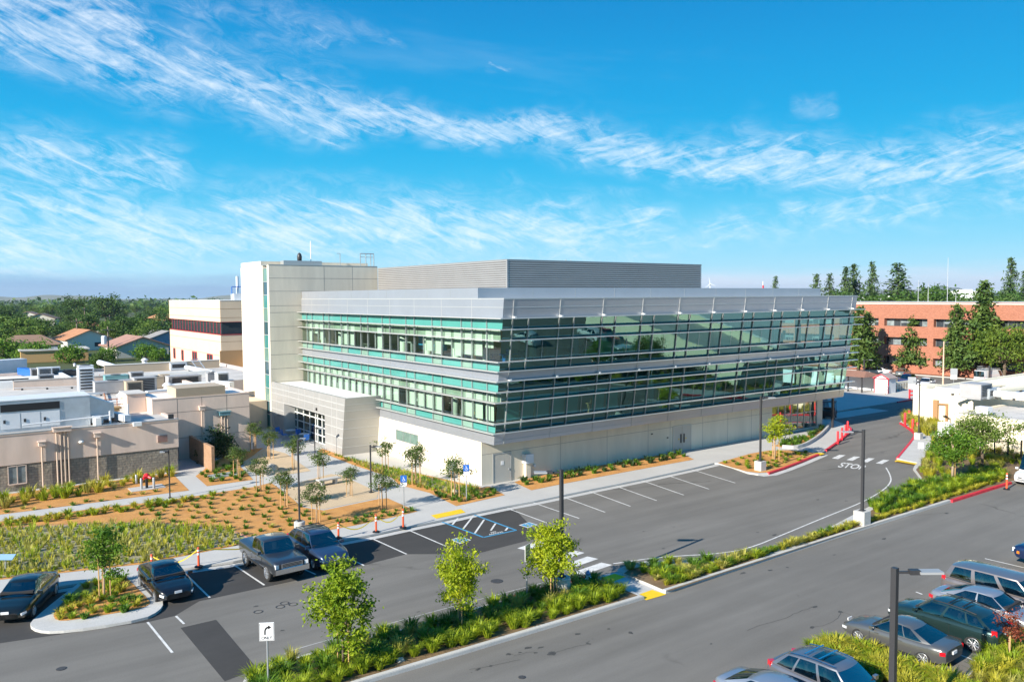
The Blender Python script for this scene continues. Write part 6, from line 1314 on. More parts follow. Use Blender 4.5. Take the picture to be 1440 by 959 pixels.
car('parked_car', 'black sedan cut by the left edge, parked left of the small bark island', 'car', lo, hd, paint('black_green', (0.010,0.013,0.011)), **upd(SED, L=4.5, plate=True))
lo, hd = mid((377.5,817.5), (344,796), -1, 1.92, .80, .21, 5.25, .97)
car('pickup_truck', 'lifted dark grey pickup truck with chrome grille and black bed cover', 'pickup', lo, HD, paint('graphite', (0.058,0.067,0.080), .6), **upd(TRUCK, scale=.97))
lo = Vector(lo)+Vector((2.55,.15,0))
car('parked_suv', 'dark blue suv parked beside the grey pickup under the slim lamp', 'suv', lo, HD, paint('navy', (0.040,0.068,0.135), .55), **upd(SUVK, L=4.75, rails=1, chrome=True))
kW = dict(wf=.80, wr=.19)
lo, hd = mid((1207.4,904.4), (1296.4,936.3), 1, 1.74, L=4.4, k=.97); lc = Vector(lo); hr = hd
car('parked_car', 'grey two door coupe nearest the lower lamp post on the right', 'car', lo, hd, paint('pewter', (0.16,0.16,0.155), .6), **upd(COUPE, scale=.97))
sp = 2.62
car('parked_crossover', 'dark green crossover with black roof bars beside the grey coupe', 'suv', lc+Vector((2.85,-.55,0)), hr-.01, paint('spruce', (0.022,0.05,0.048), .55), **upd(SUVK, L=4.5, H=1.55, rails=1))
car('parked_car', 'silver sedan between the dark green crossover and the minivan', 'car', (37.06,15.52,0), hr-PI, paint('silver', (0.36,0.37,0.40), .6), **upd(SED, L=4.55))
car('parked_van', 'grey brown minivan with long side windows in the right hand row', 'minivan', (39.26,15.85,0), hr-PI-.0, paint('taupe', (0.24,0.21,0.205), .6), **VAN)
s = P(1073, 955, .9)
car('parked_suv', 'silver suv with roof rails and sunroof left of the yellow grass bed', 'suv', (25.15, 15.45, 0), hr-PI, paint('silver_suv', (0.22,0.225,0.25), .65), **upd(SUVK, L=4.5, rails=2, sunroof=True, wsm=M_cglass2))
car('parked_car', 'silver car mostly cut off by the bottom edge left of the silver suv', 'car', (22.75, 15.95, 0), hr-PI, paint('silver_two', (0.36,0.39,0.44), .6), **upd(SED, L=4.5))
p = P(978, 957, 1.0)
car('parked_car', 'dark blue car just peeping over the bottom edge', 'car', (20.15, 15.75, 0), hr-PI, paint('deep_blue', (0.01,0.02,0.06), .5), **upd(SED, L=4.5))
car('pickup_truck', 'dark blue pickup cut by the right edge with amber lamps', 'pickup', (46.6,15.6,0), math.radians(91), paint('royal', (0.012,0.03,0.10), .5), **upd(TRUCK, headc=True, scale=.95))
car('parked_van', 'white van cut by the right edge at the end of the red kerb', 'van', (68.05,25.2,0), math.radians(179), paint('white', (0.70,0.71,0.72), .1), **upd(VAN, H=2.3, L=5.3, roof=dict(bf=.80, br=.02, tf=.68, tr=.03, wb=.92, wt=.84)))
# cars far behind, in front of the brick building
M_wp = paint('white', (0.70,0.71,0.72), .1)
car('parked_car', 'small white hatchback parked before the brick building', 'car', (136.6, PX(1234,480,136.6).y, 0), math.radians(100), M_wp, **upd(SED, L=4.9))
car('parked_car', 'grey green sedan with red tail lamps before the brick building', 'car', (137.6, PX(1271,480,137.6).y, 0), math.radians(14), paint('sage', (0.17,0.20,0.20), .5), **upd(SED, L=4.9))
car('parked_suv', 'blue suv in the back car park behind the ramp railing', 'suv', (125.5, PX(1277,480,125.5).y, 0), math.radians(192), paint('mid_blue', (0.02,0.05,0.17), .5), **upd(SUVK, L=4.9))
CV = dict(top=[(0,1.1),(.02,1.18),(.3,1.18),(.78,1.14),(.86,1.06),(.96,.9),(1,.6)], roof=dict(bf=.85, br=.012, tf=.72, tr=.02, wb=.94, wt=.84), segs=[('p',0,.03),('g',.03,.2),('p',.2,1)], H=2.25, r=.36, zb=.25, W=2.0, L=5.6, wf=.82, wr=.2, tailz=1.1, liftgate=True)
van = car('cargo_van', 'white cargo van with rear window and roof rack under the broad tree', 'van', (136.8, PX(1394,480,136.8).y, 0), math.radians(-12), M_wp, **CV)
b = MB()
for x in (-2,-1,0,1): b.box(x-.05,x+.05,-.8,.8,2.32,2.4)
for y in (-.8,.75): b.box(-2.2,1.2,y,y+.05,2.4,2.47)
b.build('roof_rack', M_steel, van)
car('parked_car', 'white car in shade between the blue suv and the road sign', 'car', (124.5, PX(1304,480,124.5).y, 0), math.radians(190), M_wp, **upd(SED, L=4.5))
# the row goes on outside the picture; these show only as reflections in the leaning facade
car('parked_car', 'white car of the row beyond the right edge, seen mirrored in the facade', 'car', (61.5, 15.2, 0), HD, M_wp, **upd(SED, L=4.5))
car('parked_suv', 'white suv of the row beyond the right edge, mirrored beside a red car', 'suv', (72.0, 15.4, 0), HD, M_wp, **SUVK)
car('parked_car', 'red car of the row beyond the right edge, mirrored in the facade', 'car', (75.0, 15.2, 0), HD+PI, paint('red', (0.45,0.01,0.015), .2), **upd(SED, L=4.4))
# little utility cart under the overhang
p = P(1166, 588); t = thing('utility_cart', 'black utility cart parked in deep shade under the building end', 'cart', (p.x, p.y, .0), math.radians(205), None, local=True)
b = MB(); b.box(-1.3,1.3,-.7,.7,.35,.8); b.box(.5,1.3,-.68,.68,.8,1.05); b.box(-.3,.3,-.6,.6,.8,1.25); b.build('cart_body', M_black, t); b = MB()
for x in (-.75,.7):
    for y in (-.66,.66): b.tube((x,y,.8),(x*.85,y*.92,1.9),.035,n=6)
b.build('roll_frame', M_dark, t); b = MB(); b.box(-.8,.75,-.7,.7,1.9,1.98); b.build('cart_roof', M_black, t)
for x in (-.85,.85):
    for y in (-.6,.6): wheel(t, x, y+(.1 if y > 0 else -.1), .32, .2)
# ---------------------------------------------------------------- lamps, signs, bollards and other street furniture
def lamp(label, bx_, by_, tx, ty, z, arm, armlen=.9, base=None, head=.62, pole=.075, sq=False, h=None, cat='street lamp', loc=None, pm=None):
    o = Vector(loc) if loc else P(bx_, by_, z); H_ = h or hgt(bx_, by_, tx, ty, z)-z; t = thing('street_lamp', label, cat, (o.x,o.y,z), 0, None, local=True); pm = pm or M_dark
    zb_ = 0
    if base:
        b = MB(); zb_ = base[1]
        if sq: b.box(-base[0],base[0],-base[0],base[0],-.05,zb_)
        else: b.lathe([(base[0],-.05),(base[0],zb_-.04),(base[0]-.04,zb_)], (0,0,0), 20)
        b.build('concrete_base', M_conc, t, angle=40)
    b = MB(); b.box(-pole,pole,-pole,pole,zb_,H_) if pole > .06 else b.tube((0,0,zb_),(0,0,H_),pole,n=10); b.box(-pole*2,pole*2,-pole*2,pole*2,zb_,zb_+.06); b.build('lamp_pole', pm, t)
    if arm is not None:
        d = Vector((math.cos(arm), math.sin(arm), 0)); b = MB(); b.obox(d*(armlen*.35)+Vector((0,0,H_-.14)), (armlen*.7,.07,.07), arm); b.obox(d*(armlen*.62)+Vector((0,0,H_-.13)), (.3,.2,.14), arm); b.build('lamp_arm', pm, t)
        b = MB(); b.obox(d*(armlen*.75+head*.5)+Vector((0,0,H_-.13)), (head,.34,.07), arm); hd_ = b.build('lamp_head', mat('lamp_head_grey', (0.30,0.31,0.32), .4), t); b = MB(); b.obox(d*(armlen*.75+head*.5)+Vector((0,0,H_-.172)), (head*.8,.26,.012), arm); b.build('lamp_lens', M_lens, hd_)
    return t
RGT = math.atan2(RM[1][0], RM[0][0])            # the picture's rightward direction on the ground
lamp('slim dark path lamp beside the red fire connection and block wall', 239,700,236,632.5,.13, RGT+PI*1.1, .3, head=.35, pole=.05)
lamp('dark lamp post rising behind the pickup and the blue suv', 421.5,745,420.5,618,.13, RGT+PI*.5, .8, base=(.33,.55), pole=.06)
lamp('dark lamp post on the plaza walk with its arm over a young tree', 521.8,692.5,521,625.5,.13, RGT, .55, head=.4, pole=.06)
lamp('dark lamp post in front of the entrance door', 443,643,442.5,600,.13, RGT, .5, head=.4, pole=.05)
lamp('grey lamp post at the corner of tower and entrance block', 386,608,385.6,581,.13, RGT, .5, head=.4, pole=.05, pm=M_steel)
lamp('tall lamp post on a round concrete base between hydrant and median trees', 790,834,789,660,.14, RGT+PI, .9, base=(.42,.80))
lamp('tall lamp post on a square concrete base beside the yellow tufts, right of the drive', 1212,737,1213.5,604,.14, RGT+PI, .9, base=(.36,.85), sq=True)
lamp('lamp post on a square base in the bark island before the facade', 1069,661,1070.6,557,.13, RGT, .7, base=(.33,.75), sq=True, pole=.065)
lamp('nearest lamp post, cut by the bottom edge, beside the grey coupe', 0,0,0,0,0, RGT, .95, h=6.0, loc=tuple(P(1258.5,798,6.0).xy)+(0,), head=.7, pole=.085)
lamp('tall thin lamp post at the corner of the cream building', 1291.7,617,1293,536,.14, RGT+PI*.5, .5, base=(.3,.6), sq=True, pole=.06)
lamp('lamp post in the back car park before the white cargo van', 1391,541,1391,514,0, RGT+PI, 1.6, pole=.1)
lamp('lamp post rising behind the brown canopy', 1215,531,1215,505,0, RGT, 1.0, pole=.1)
t = thing('flag_pole', 'bare rusty white pole behind the cream building roof', 'pole', (P(1326,541).x,P(1326,541).y,0), 0, None, local=True); b = MB(); b.tube((0,0,0),(0,0,hgt(1326,541,1326,480)),.14,.07,n=8); b.build('pole_shaft', mat('pole_peeling', (0.62,0.45,0.33), .8, var=.2, scale=2), t)
def sign(label, bx_, by_, top, z, w, h, face, draw, name='road_sign', cat='sign', base=None, plates=None, H_=None, loc=None):
    o = Vector(loc) if loc else P(bx_, by_, z); Hh = H_ or hgt(bx_, by_, *top, z)-z; t = thing(name, label, cat, (o.x,o.y,z), face, None, local=True)
    b = MB(); b.tube((0,0,-.05),(0,0,Hh-.02),.035,n=8); b.build('sign_post', M_steel, t)
    z1 = Hh
    for i, (w_, h_, m, d) in enumerate(plates or [(w, h, M_signw, draw)]):
        b = MB(); b.box(-w_/2,w_/2,-.06,-.04,z1-h_,z1); pl = b.build('sign_plate', m, t)
        if d:
            f = lambda u, v, z1=z1, h_=h_, w_=w_: Vector((-w_/2+u*w_, -.065, z1-h_+v*h_)); d(f, pl)
        z1 -= h_+.03
    return t
def d_access(f, pl):
    b = MB(); b.face([f(.0,0),f(1,0),f(1,1),f(0,1)]); b.build('sign_panel', M_signb, pl); b = MB(); wheelchair(b, lambda u, v: f(.12+.76*u,.1+.8*v)+Vector((0,-.004,0))); b.build('access_symbol', M_signw, pl)
def d_note(f, pl):
    b = MB()
    for k in range(3): b.face([f(.15,.25+.22*k),f(.85,.25+.22*k),f(.85,.33+.22*k),f(.15,.33+.22*k)])
    b.build('sign_lines', M_steel, pl)
def d_right(f, pl):
    b = MB()
    cx = [(.38,.36)]
    pts = []
    for k in range(9): a = PI-(PI/2)*k/8; pts.append((.62+.24*math.cos(a), .50+.24*math.sin(a)))
    pts = [(.38,.33)]+pts
    def off(i, s):
        p, q = Vector(pts[max(i-1,0)]), Vector(pts[min(i+1,len(pts)-1)]); d = (q-p).normalized(); return Vector(pts[i])+Vector((-d.y,d.x))*s
    for i in range(len(pts)-1): b.face([f(*off(i,-.05)), f(*off(i+1,-.05)), f(*off(i+1,.05)), f(*off(i,.05))][::-1])
    b.face([f(.60,.62), f(.82,.74), f(.60,.86)])
    put_text(b, 'ONLY', quad_map(f(.14,.08), f(.86,.08), f(.86,.25), f(.14,.25)))
    for e in (0, 1): b.face([f(.03+.92*e,.03), f(.05+.92*e,.03), f(.05+.92*e,.97), f(.03+.92*e,.97)]); b.face([f(.05,.03+.925*e), f(.95,.03+.925*e), f(.95,.045+.925*e), f(.05,.045+.925*e)])
    b.build('turn_arrow', M_black, pl)
FC = RGT
sg = P(377.5, 968, .15); st_ = 2.55
sign('white right turn ONLY sign on a steel post at the median tip', 377.5,972,(376.5,874),.15,.52,.66,FC+.1,d_right)
ac = [(.42,.46,M_signb,d_access),(.42,.24,M_signw,d_note)]
sign('blue access sign on a post beside the taller orange delineator', 568,716,(568,668),.13,0,0,FC+.15,None,plates=ac)
sign('blue access sign on a post in the bark bed at the building corner', 656,703.5,(655.5,653),.13,0,0,FC+.15,None,plates=ac)
sign('slim sign seen almost edge on by the red painted kerb', 741,841,(740,765),.15,.5,.75,FC+1.05,d_note)
sign('small white sign on the tongue of walk at the drive bend', 1294,656,(1294.5,622),.14,.42,.5,FC-.2,d_note)
sign('two tier white sign in the back car park left of the white van', 1341,540,(1341,518),0,0,0,FC-.4,None,plates=[(1.0,1.0,M_steel,None),(.9,.7,M_signw,None)])
sign('grey and white sign before the cream building, over the blue suv', 1282,562,(1282,530),0,0,0,FC-.4,None,plates=[(1.0,.95,M_steel,None),(.9,.6,M_signw,None)])
o = P(1326,633,.15); t = thing('monument_sign', 'white board sign among grasses before the wide tree on the right', 'sign', (o.x,o.y,.15), FC, None, local=True); b = MB(); b.box(-.5,.5,-.05,.05,.3,2.6); b.build('sign_board', M_signw, t); b = MB(); b.box(-.42,.42,-.06,-.05,.5,1.3); b.build('sign_panel', mat('panel_orange', (0.70,0.30,0.15), .6), t)
o = P(1334,614,.15); t = thing('utility_cabinet', 'pale grey utility cabinet at the corner of the cream building', 'cabinet', (o.x,o.y,.15), FC, None, local=True); b = MB(); b.box(-.55,.55,-.4,.4,0,1.25); b.build('cabinet_body', M_acw, t); b = MB(); b.box(-.6,.6,-.45,.45,1.25,1.32); b.build('cabinet_lid', M_galv, t)
o = P(1383.5,583,3.02); t = thing('roof_unit', 'white boxed unit on the lower roof behind the wide tree', 'roof unit', (o.x,o.y,3.02), 0, None, local=True); b = MB(); b.box(-.5,.5,-.55,.55,.1,.75); b.build('casing', M_signw, t); b = MB(); b.box(-.4,.4,-.45,.45,0,.1); b.build('unit_foot', M_dark, t)
# red bollards by the lane, right bend bollards
def bollard(px, py, top, label, group, m=M_redp, r=.10, z=.13):
    o = P(px, py, z); H_ = hgt(px, py, *top, z)-z; t = thing('bollard', label, 'bollard', (o.x,o.y,z), 0, group, local=True); b = MB(); b.lathe([(r,-.03),(r,H_-.06),(r*.8,H_-.01),(r*.3,H_)], (0,0,0), 12); b.build('bollard_post', m, t, angle=45); return t
for x, y, ty, lab in ((1178,623.5,606,'red bollard nearest the camera in the row on the lane walk'),(1184,618,601,'second red bollard of the row on the lane walk'),(1189,612.5,597,'third red bollard of the row on the lane walk'),(1192,608.5,592,'farthest red bollard of the row on the lane walk')): bollard(x, y, (x, ty), lab, 'red bollards on the lane walk')
for x, y, ty, lab in ((1278.5,589,577,'farthest red bollard by the cream building, behind the straw grass'),(1272.5,599,580,'red bollard leaning out of the straw grass at the lane bend'),(1283.5,605,589,'left one of the two red bollards before the cream wall'),(1290,605,594,'right one of the two red bollards before the cream wall')): bollard(x, y, (x, ty), lab, 'red bollards by the cream building', r=.13)
o = P(1279,562); t = thing('red_barrier', 'red barrier frame at the corner of the far lane', 'barrier', (o.x,o.y,.12), 0, None, local=True); b = MB(); b.tube((0,0,0),(0,0,1.3),.12,n=8); b.tube((1.2,-.8,0),(1.2,-.8,1.5),.12,n=8); b.tube((0,0,1.0),(1.2,-.8,1.1),.1,n=8); b.tube((0,0,.5),(1.2,-.8,.5),.1,n=8); b.build('barrier_frame', M_redp, t)
def delineator(px, py, top, label, z=.13):
    o = P(px, py, z); H_ = hgt(px, py, *top, z)-z; t = thing('delineator', label, 'delineator', (o.x,o.y,z), 0, 'orange delineator posts', local=True); b = MB(); b.lathe([(.22,0),(.22,.05),(.14,.09)], (0,0,0), 12); b.build('rubber_base', M_black, t); b = MB(); b.lathe([(.065,.06),(.055,H_-.12),(.075,H_-.1),(.05,H_)], (0,0,0), 10); po = b.build('marker_post', M_orange, t); b = MB(); b.lathe([(.068,H_*.62),(.066,H_*.72)], (0,0,0), 10); b.lathe([(.064,H_*.8),(.062,H_*.88)], (0,0,0), 10); b.build('reflective_band', M_signw, po); return Vector((o.x,o.y,z+H_-.1))
D = [delineator(213.5,797,(213.5,779),'orange delineator behind the black sedan right of the small island'), delineator(279.5,797,(279.5,769),'orange delineator between the black sedan and the pickup'), delineator(476,757,(476,734),'orange delineator behind the blue suv'), delineator(529,748,(529,723),'orange delineator right of the blue suv'), delineator(567,742,(567,715),'tall orange delineator beside the blue access sign')]
delineator(1415.5,688,(1416,665),'orange delineator at the end of the long red kerb', .01)
M_tape = mat('caution_tape', (0.72,0.55,0.05), .5)
for (a, c), lab in (((0,1),'yellow caution tape sagging from the black sedan to the pickup'), ((1,2),'yellow caution tape passing behind the pickup and the suv'), ((2,3),'yellow caution tape between the delineators by the blue suv'), ((3,4),'yellow caution tape sagging to the tall delineator')):
    b = MB(); p, q = D[a], D[c]; n = 12; pr = None
    for k in range(n+1):
        v = p.lerp(q, k/n); v.z -= .55*math.sin(PI*k/n)
        if pr is not None: b.face([pr+Vector((0,0,-.035)), v+Vector((0,0,-.035)), v+Vector((0,0,.035)), pr+Vector((0,0,.035))])
        pr = v
    tag(b.build('caution_tape', M_tape), lab, 'caution tape')
# hydrant with a blue cap beside the crossing
o = P(827, 824, .15); Hh = hgt(827,824,827,801.5,.15)-.15; t = thing('fire_hydrant', 'white fire hydrant with blue cap beside the crossing ramp', 'hydrant', (o.x,o.y,.15), 0, None, local=True); b = MB(); k = Hh/1.0; b.lathe([(.17*k,0),(.17*k,.06*k),(.11*k,.08*k),(.11*k,.62*k),(.15*k,.65*k),(.15*k,.72*k)], (0,0,0), 14); b.build('hydrant_barrel', M_acw, t, angle=40); b = MB(); b.lathe([(.15*k,.72*k),(.14*k,.85*k),(.09*k,.95*k),(.03*k,1.0*k)], (0,0,0), 14); b.build('hydrant_cap', mat('hydrant_blue', (0.10,0.22,0.45), .4), t, smooth=True)
for a in (0, PI/2, PI): b = MB(); d = Vector((math.cos(a), math.sin(a), 0)); b.tube(Vector((0,0,.5*k))+d*.1*k, Vector((0,0,.5*k))+d*.22*k, .06*k, n=10); b.build('hose_outlet', M_acw, t)
o = P(862, 834, .15); b = MB(); b.obox((o.x,o.y,.17),(1.0,.7,.05),.2); tag(b.build('utility_box', mat('lid_green', (0.20,0.29,0.26), .7)), 'green grey utility box lid in the median beside the ramp', 'utility lid')
o = P(318,667.5,.13); b = MB(); b.obox((o.x,o.y,.15),(2.6,1.5,.05),.1); tag(b.build('utility_vault', mat('lid_grey', (0.36,0.38,0.36), .7)), 'grey vault lid lying in the bark near the block garden wall', 'vault lid')
# red fire connection with guard posts by the wing
for x, y, ty, lab in ((192,680,667,'grey guard post farthest from the path at the red fire connection'),(199,688,672,'grey guard post on the left of the red fire connection'),(216.5,687,671,'grey guard post on the right of the red fire connection')): bollard(x, y, (x, ty), lab, 'guard posts at the fire connection', M_steel, .09)
o = P(206.5, 686, .13); t = thing('fire_connection', 'red fire hose connection on a small slab before the block wall', 'fire connection', (o.x,o.y,.13), 0, None, local=True); b = MB(); b.box(-1.2,1.2,-.7,.7,0,.03); b.build('connection_slab', M_conc, t); b = MB(); b.tube((0,0,0),(0,0,.75),.1,n=10); b.build('riser_pipe', M_black, t); b = MB(); b.lathe([(.12,.72),(.2,.8),(.2,1.0),(.1,1.1)], (0,0,0), 12); b.tube((-.05,-.05,.9),(-.3,-.3,.78),.09,n=8); b.tube((.05,-.05,.9),(.25,-.35,.78),.09,n=8); b.build('hose_inlet', M_redp, t)
o = P(8,803,.14); t = thing('info_panel', 'pale blue tilted panel standing in the swale at the left edge', 'panel', (o.x,o.y,.14), FC, None, local=True); b = MB(); b.obox((0,0,.75),(.95,.4,.04),0,.5); b.build('panel_face', mat('panel_blue', (0.22,0.36,0.50), .5), t); b = MB(); b.tube((0,0,0),(0,.05,.74),.04,n=6); b.build('panel_post', M_steel, t)
# boulders and tables of the plaza
def rock(px, py, w, d, h, label, seed, z=.133):
    r = random.Random(seed); o = P(px, py, z); bm = bmesh.new(); bmesh.ops.create_icosphere(bm, subdivisions=3, radius=1.0)
    for v in bm.verts: k = 1+.16*math.sin(v.co.x*4+seed)+.12*math.sin(v.co.y*5+v.co.z*4+seed)+r.uniform(-.03,.03); v.co = Vector((v.co.x*k*w/2, v.co.y*k*d/2, max(-.1, v.co.z*k*h)))
    me = bpy.data.meshes.new('boulder'); bm.to_mesh(me); bm.free(); me.materials.append(mat('boulder_stone', (0.50,0.44,0.36), .95, var=.25, scale=2, bump=.5)); ob = link('boulder', me); ob.location = (o.x,o.y,z); tag(ob, label, 'boulder')
rock(381,661,1.5,1.0,.5,'larger boulder at the near edge of the upper plaza',1); rock(373,668,1.0,.8,.4,'smaller boulder beside the larger one on the upper plaza',2); rock(641,694,.6,.45,.3,'grey stone at the foot of the corner tree',3); rock(545,929,.3,.24,.14,'pale stone at the median kerb behind the large tree',5,.15); rock(563,929,.3,.26,.15,'pale stone among the front grasses of the median',4,.15)
o = P(462,681,.133); t = thing('slab_bench', 'pale slab bench on the lower tan plaza', 'bench', (o.x,o.y,.133), .1, None, local=True); b = MB(); b.box(-.9,.9,-.3,.3,.38,.48); b.build('seat', M_conc, t); b = MB(); b.box(-.65,-.45,-.22,.22,0,.38); b.build('leg', M_conc, t); b = MB(); b.box(.45,.65,-.22,.22,0,.38); b.build('leg', M_conc, t)
def table(px, py, label):
    o = P(px, py, .13); t = thing('cafe_table', label, 'table', (o.x,o.y,.13), 0, 'white tables at the entrance', local=True); b = MB(); b.lathe([(.52,.70),(.52,.74)], (0,0,0), 20); b.build('table_top', M_signw, t); b = MB(); b.tube((0,0,0),(0,0,.70),.05,n=8); b.lathe([(.28,0),(.28,.03)], (0,0,0), 12); b.build('table_leg', M_steel, t)
table(409,614.5,'white round table left, farther from the entrance door'); table(428,620,'white round table right, nearer the entrance door')
def chair(px, py, rz, label):
    o = P(px, py, .13); t = thing('cafe_chair', label, 'chair', (o.x,o.y,.13), rz, 'blue chairs at the entrance', local=True); b = MB(); b.box(-.26,.26,-.25,.25,.42,.47); b.build('seat', M_bluep, t); b = MB(); b.obox((0,.27,.72),(.52,.05,.5),0,-.15); b.build('backrest', M_bluep, t)
    for x in (-.22,.22):
        for y in (-.2,.2): b = MB(); b.tube((x,y,0),(x,y,.42),.018,n=6); b.build('leg', M_steel, t)
for x, y, a, lab in ((400,617,1.6,'blue chair left of the far white table'),(393,614,.3,'blue chair farthest left, by the corner lamp post'),(414,617,-1.5,'blue chair between the two white tables'),(421,616,2.4,'blue chair behind the right white table'),(434,618,-1.2,'blue chair right of the right white table'),(430,624,3.1,'blue chair in front of the right white table')): chair(x, y, a, lab)
# utility poles of the neighbourhood
def upole(px, py, top, label, box=False):
    o = P(px, py); H_ = hgt(px, py, *top); t = thing('utility_pole', label, 'utility pole', (o.x,o.y,0), .3, None, local=True); b = MB(); b.tube((0,0,0),(0,0,H_),.22,.15,n=8); b.build('pole_shaft', mat('pole_wood', (0.22,0.17,0.14), .9), t); b = MB(); b.box(-1.4,1.4,-.1,.1,H_-.9,H_-.7); b.build('cross_arm', mat('pole_wood', (0.22,0.17,0.14), .9), t)
    if box: b = MB(); b.lathe([(.6,H_-4.2),(.6,H_-2.4),(.4,H_-2.2)], (-1.0,0,0), 12); b.build('transformer', M_acw, t)
upole(153,504,(151.5,459),'utility pole with a white transformer behind the reddish roof', True); upole(109,490,(108.5,448),'utility pole beside the orange roofed house'); upole(120,470,(121.5,432),'thin utility pole among trees left of the tall pole'); upole(155,470,(154,443),'short utility pole before the mid green trees')
# far landmarks
x = 998.5; d = 1300; yh = 416.8-.0063*(x-720); rr = ray(x, yh); k = d/math.hypot(rr.x, rr.y); hub = 14.3+(yh-400)/FPX*d; t = thing('wind_turbine', 'white wind turbine far off over the roof screen', 'wind turbine', (rr.x*k, rr.y*k, 0), math.atan2(rr.y, rr.x)-PI/2, None, local=True); b = MB(); b.tube((0,0,0),(0,0,hub),1.3,.7,n=8); b.build('turbine_tower', M_acw, t); b = MB(); b.box(-.9,.9,-1.8,2.2,hub-.8,hub+.8); b.build('nacelle', M_acw, t)
for a in (100, 220, 340): a = math.radians(a); b = MB(); b.tube((0,-2.0,hub),(9.5*math.cos(a),-2.0,hub+9.5*math.sin(a)),.55,.2,n=6); b.build('rotor_blade', M_acw, t)
x = 1073; d = 1500; rr = ray(x, 414); k = d/math.hypot(rr.x, rr.y); t = thing('radio_mast', 'tiny red and white mast far off left of the conifer tip', 'mast', (rr.x*k, rr.y*k, 0), 0, None, local=True); b = MB(); b.tube((0,0,0),(0,0,38),1.4,.9,n=4); b.build('mast_shaft', M_acw, t); b = MB(); b.tube((0,0,26),(0,0,31),1.5,1.3,n=4); b.build('mast_band', M_redp, t)
# ---------------------------------------------------------------- parking bed in the lower right
bd = [P(x,y) for x, y in ((1133,903),(1165,889),(1200,900),(1290,940),(1330,957),(1300,985),(1180,980),(1240,950))]
b = MB(); q = [(27.0,12.6),(28.75,11.4),(28.75,17.9),(28.3,18.6),(27.5,18.6),(27.0,17.9)]; q = [(27.6,8),(29.95,8),(29.95,17.3),(29.4,18.5),(28.3,18.8),(27.6,18.1)]
b.prism(q, -.04, .13); struct('island_kerb', b, M_kerb); b = MB(); b.sheet(inset(q, .15), .14); struct('planting_bed', b, M_soil)
mG = [clump_proto('bed_grass', 'bright yellow green grass clump in the bed between silver suv and grey coupe', 'grass clump', .5, .45, 130, (L_grassy, L_grassy, L_grass)[i], 400+i, 'yellow grasses of the car park bed', .022) for i in range(3)]
strew(mG, scatter(inset(q, .22), 120, .36, 401), .14, 402, .8, 1.2)
q2 = [(31.4,7),(60,7),(60,13.1),(31.4,13.1)]
q2 = [(30.3,8),(46,8),(46,13.6),(33.2,14.05),(32.2,14.0),(30.3,13.6)]
b = MB(); b.prism(q2, -.04, .13); struct('island_kerb', b, M_kerb); b = MB(); b.sheet(inset(q2, .15), .14); struct('planting_bed', b, M_soil)
mH = [clump_proto('bed_grass_tall', 'tall golden green grass clump in the bed behind the dark green crossover', 'grass clump', .65, .5, 140, (L_grassy, L_straw, L_grass)[i], 410+i, 'golden grasses of the right corner bed', .022) for i in range(3)]
strew(mH, scatter([(30.6,11.0),(40,11.0),(40,13.3),(33.0,13.8),(30.6,13.3)], 90, .42, 411), .14, 412, .8, 1.2)
# ---------------------------------------------------------------- far hills
def hills(name, az0, az1, d, hmax, m, seed, zf):
    r = random.Random(seed); b = MB(); n = 80; A = [az0+(az1-az0)*k/n for k in range(n+1)]; ph = [r.uniform(0,6) for _ in range(5)]
    prof = [max(8, hmax*(.55+.25*math.sin(k*.11+ph[0])+.15*math.sin(k*.27+ph[1])+.07*math.sin(k*.6+ph[2]))*min(1, k/8, (n-k)/8)**.6) for k in range(n+1)]
    rows = [(d-900, 0.0), (d-500, .35), (d-200, .75), (d, 1.0), (d+500, .6)]
    vs = [(math.cos(a)*q, math.sin(a)*q, -10+prof[i]*f*(1+.1*math.sin(i*1.3+j))) for j, (q, f) in enumerate(rows) for i, a in enumerate(A)]
    fs = [(j*(n+1)+i, j*(n+1)+i+1, (j+1)*(n+1)+i+1, (j+1)*(n+1)+i) for j in range(len(rows)-1) for i in range(n)]; b.mesh(vs, fs); struct(name, b, m, smooth=True)
def azpx(x): r_ = ray(x, 416); return math.atan2(r_.y, r_.x)
M_hill = mat('hill_scrub', (0.10,0.12,0.06), 1.0, col2=(0.20,0.18,0.10), scale=.002)
hills('hills', azpx(700), azpx(-300), 7000, 95, M_hill, 2, 1); hills('hills', azpx(1640), azpx(1180), 8000, 95, M_hill, 4, 1)
b = MB(); b.box(-9500,9500,-1500,9800,-1.2,130); hz = b.build('haze', bpy.data.materials.new('haze_air')); tag(hz, 'thin blue haze over the whole scene', 'haze', kind='stuff')
hm = hz.data.materials[0]; hm.use_nodes = True; hn = hm.node_tree; hn.nodes.remove(hn.nodes['Principled BSDF']); pv = hn.nodes.new('ShaderNodeVolumePrincipled'); pv.inputs['Color'].default_value = (.72,.84,1,1); pv.inputs['Density'].default_value = 7e-5; pv.inputs['Anisotropy'].default_value = .2; hn.links.new(pv.outputs[0], hn.nodes['Material Output'].inputs['Volume'])
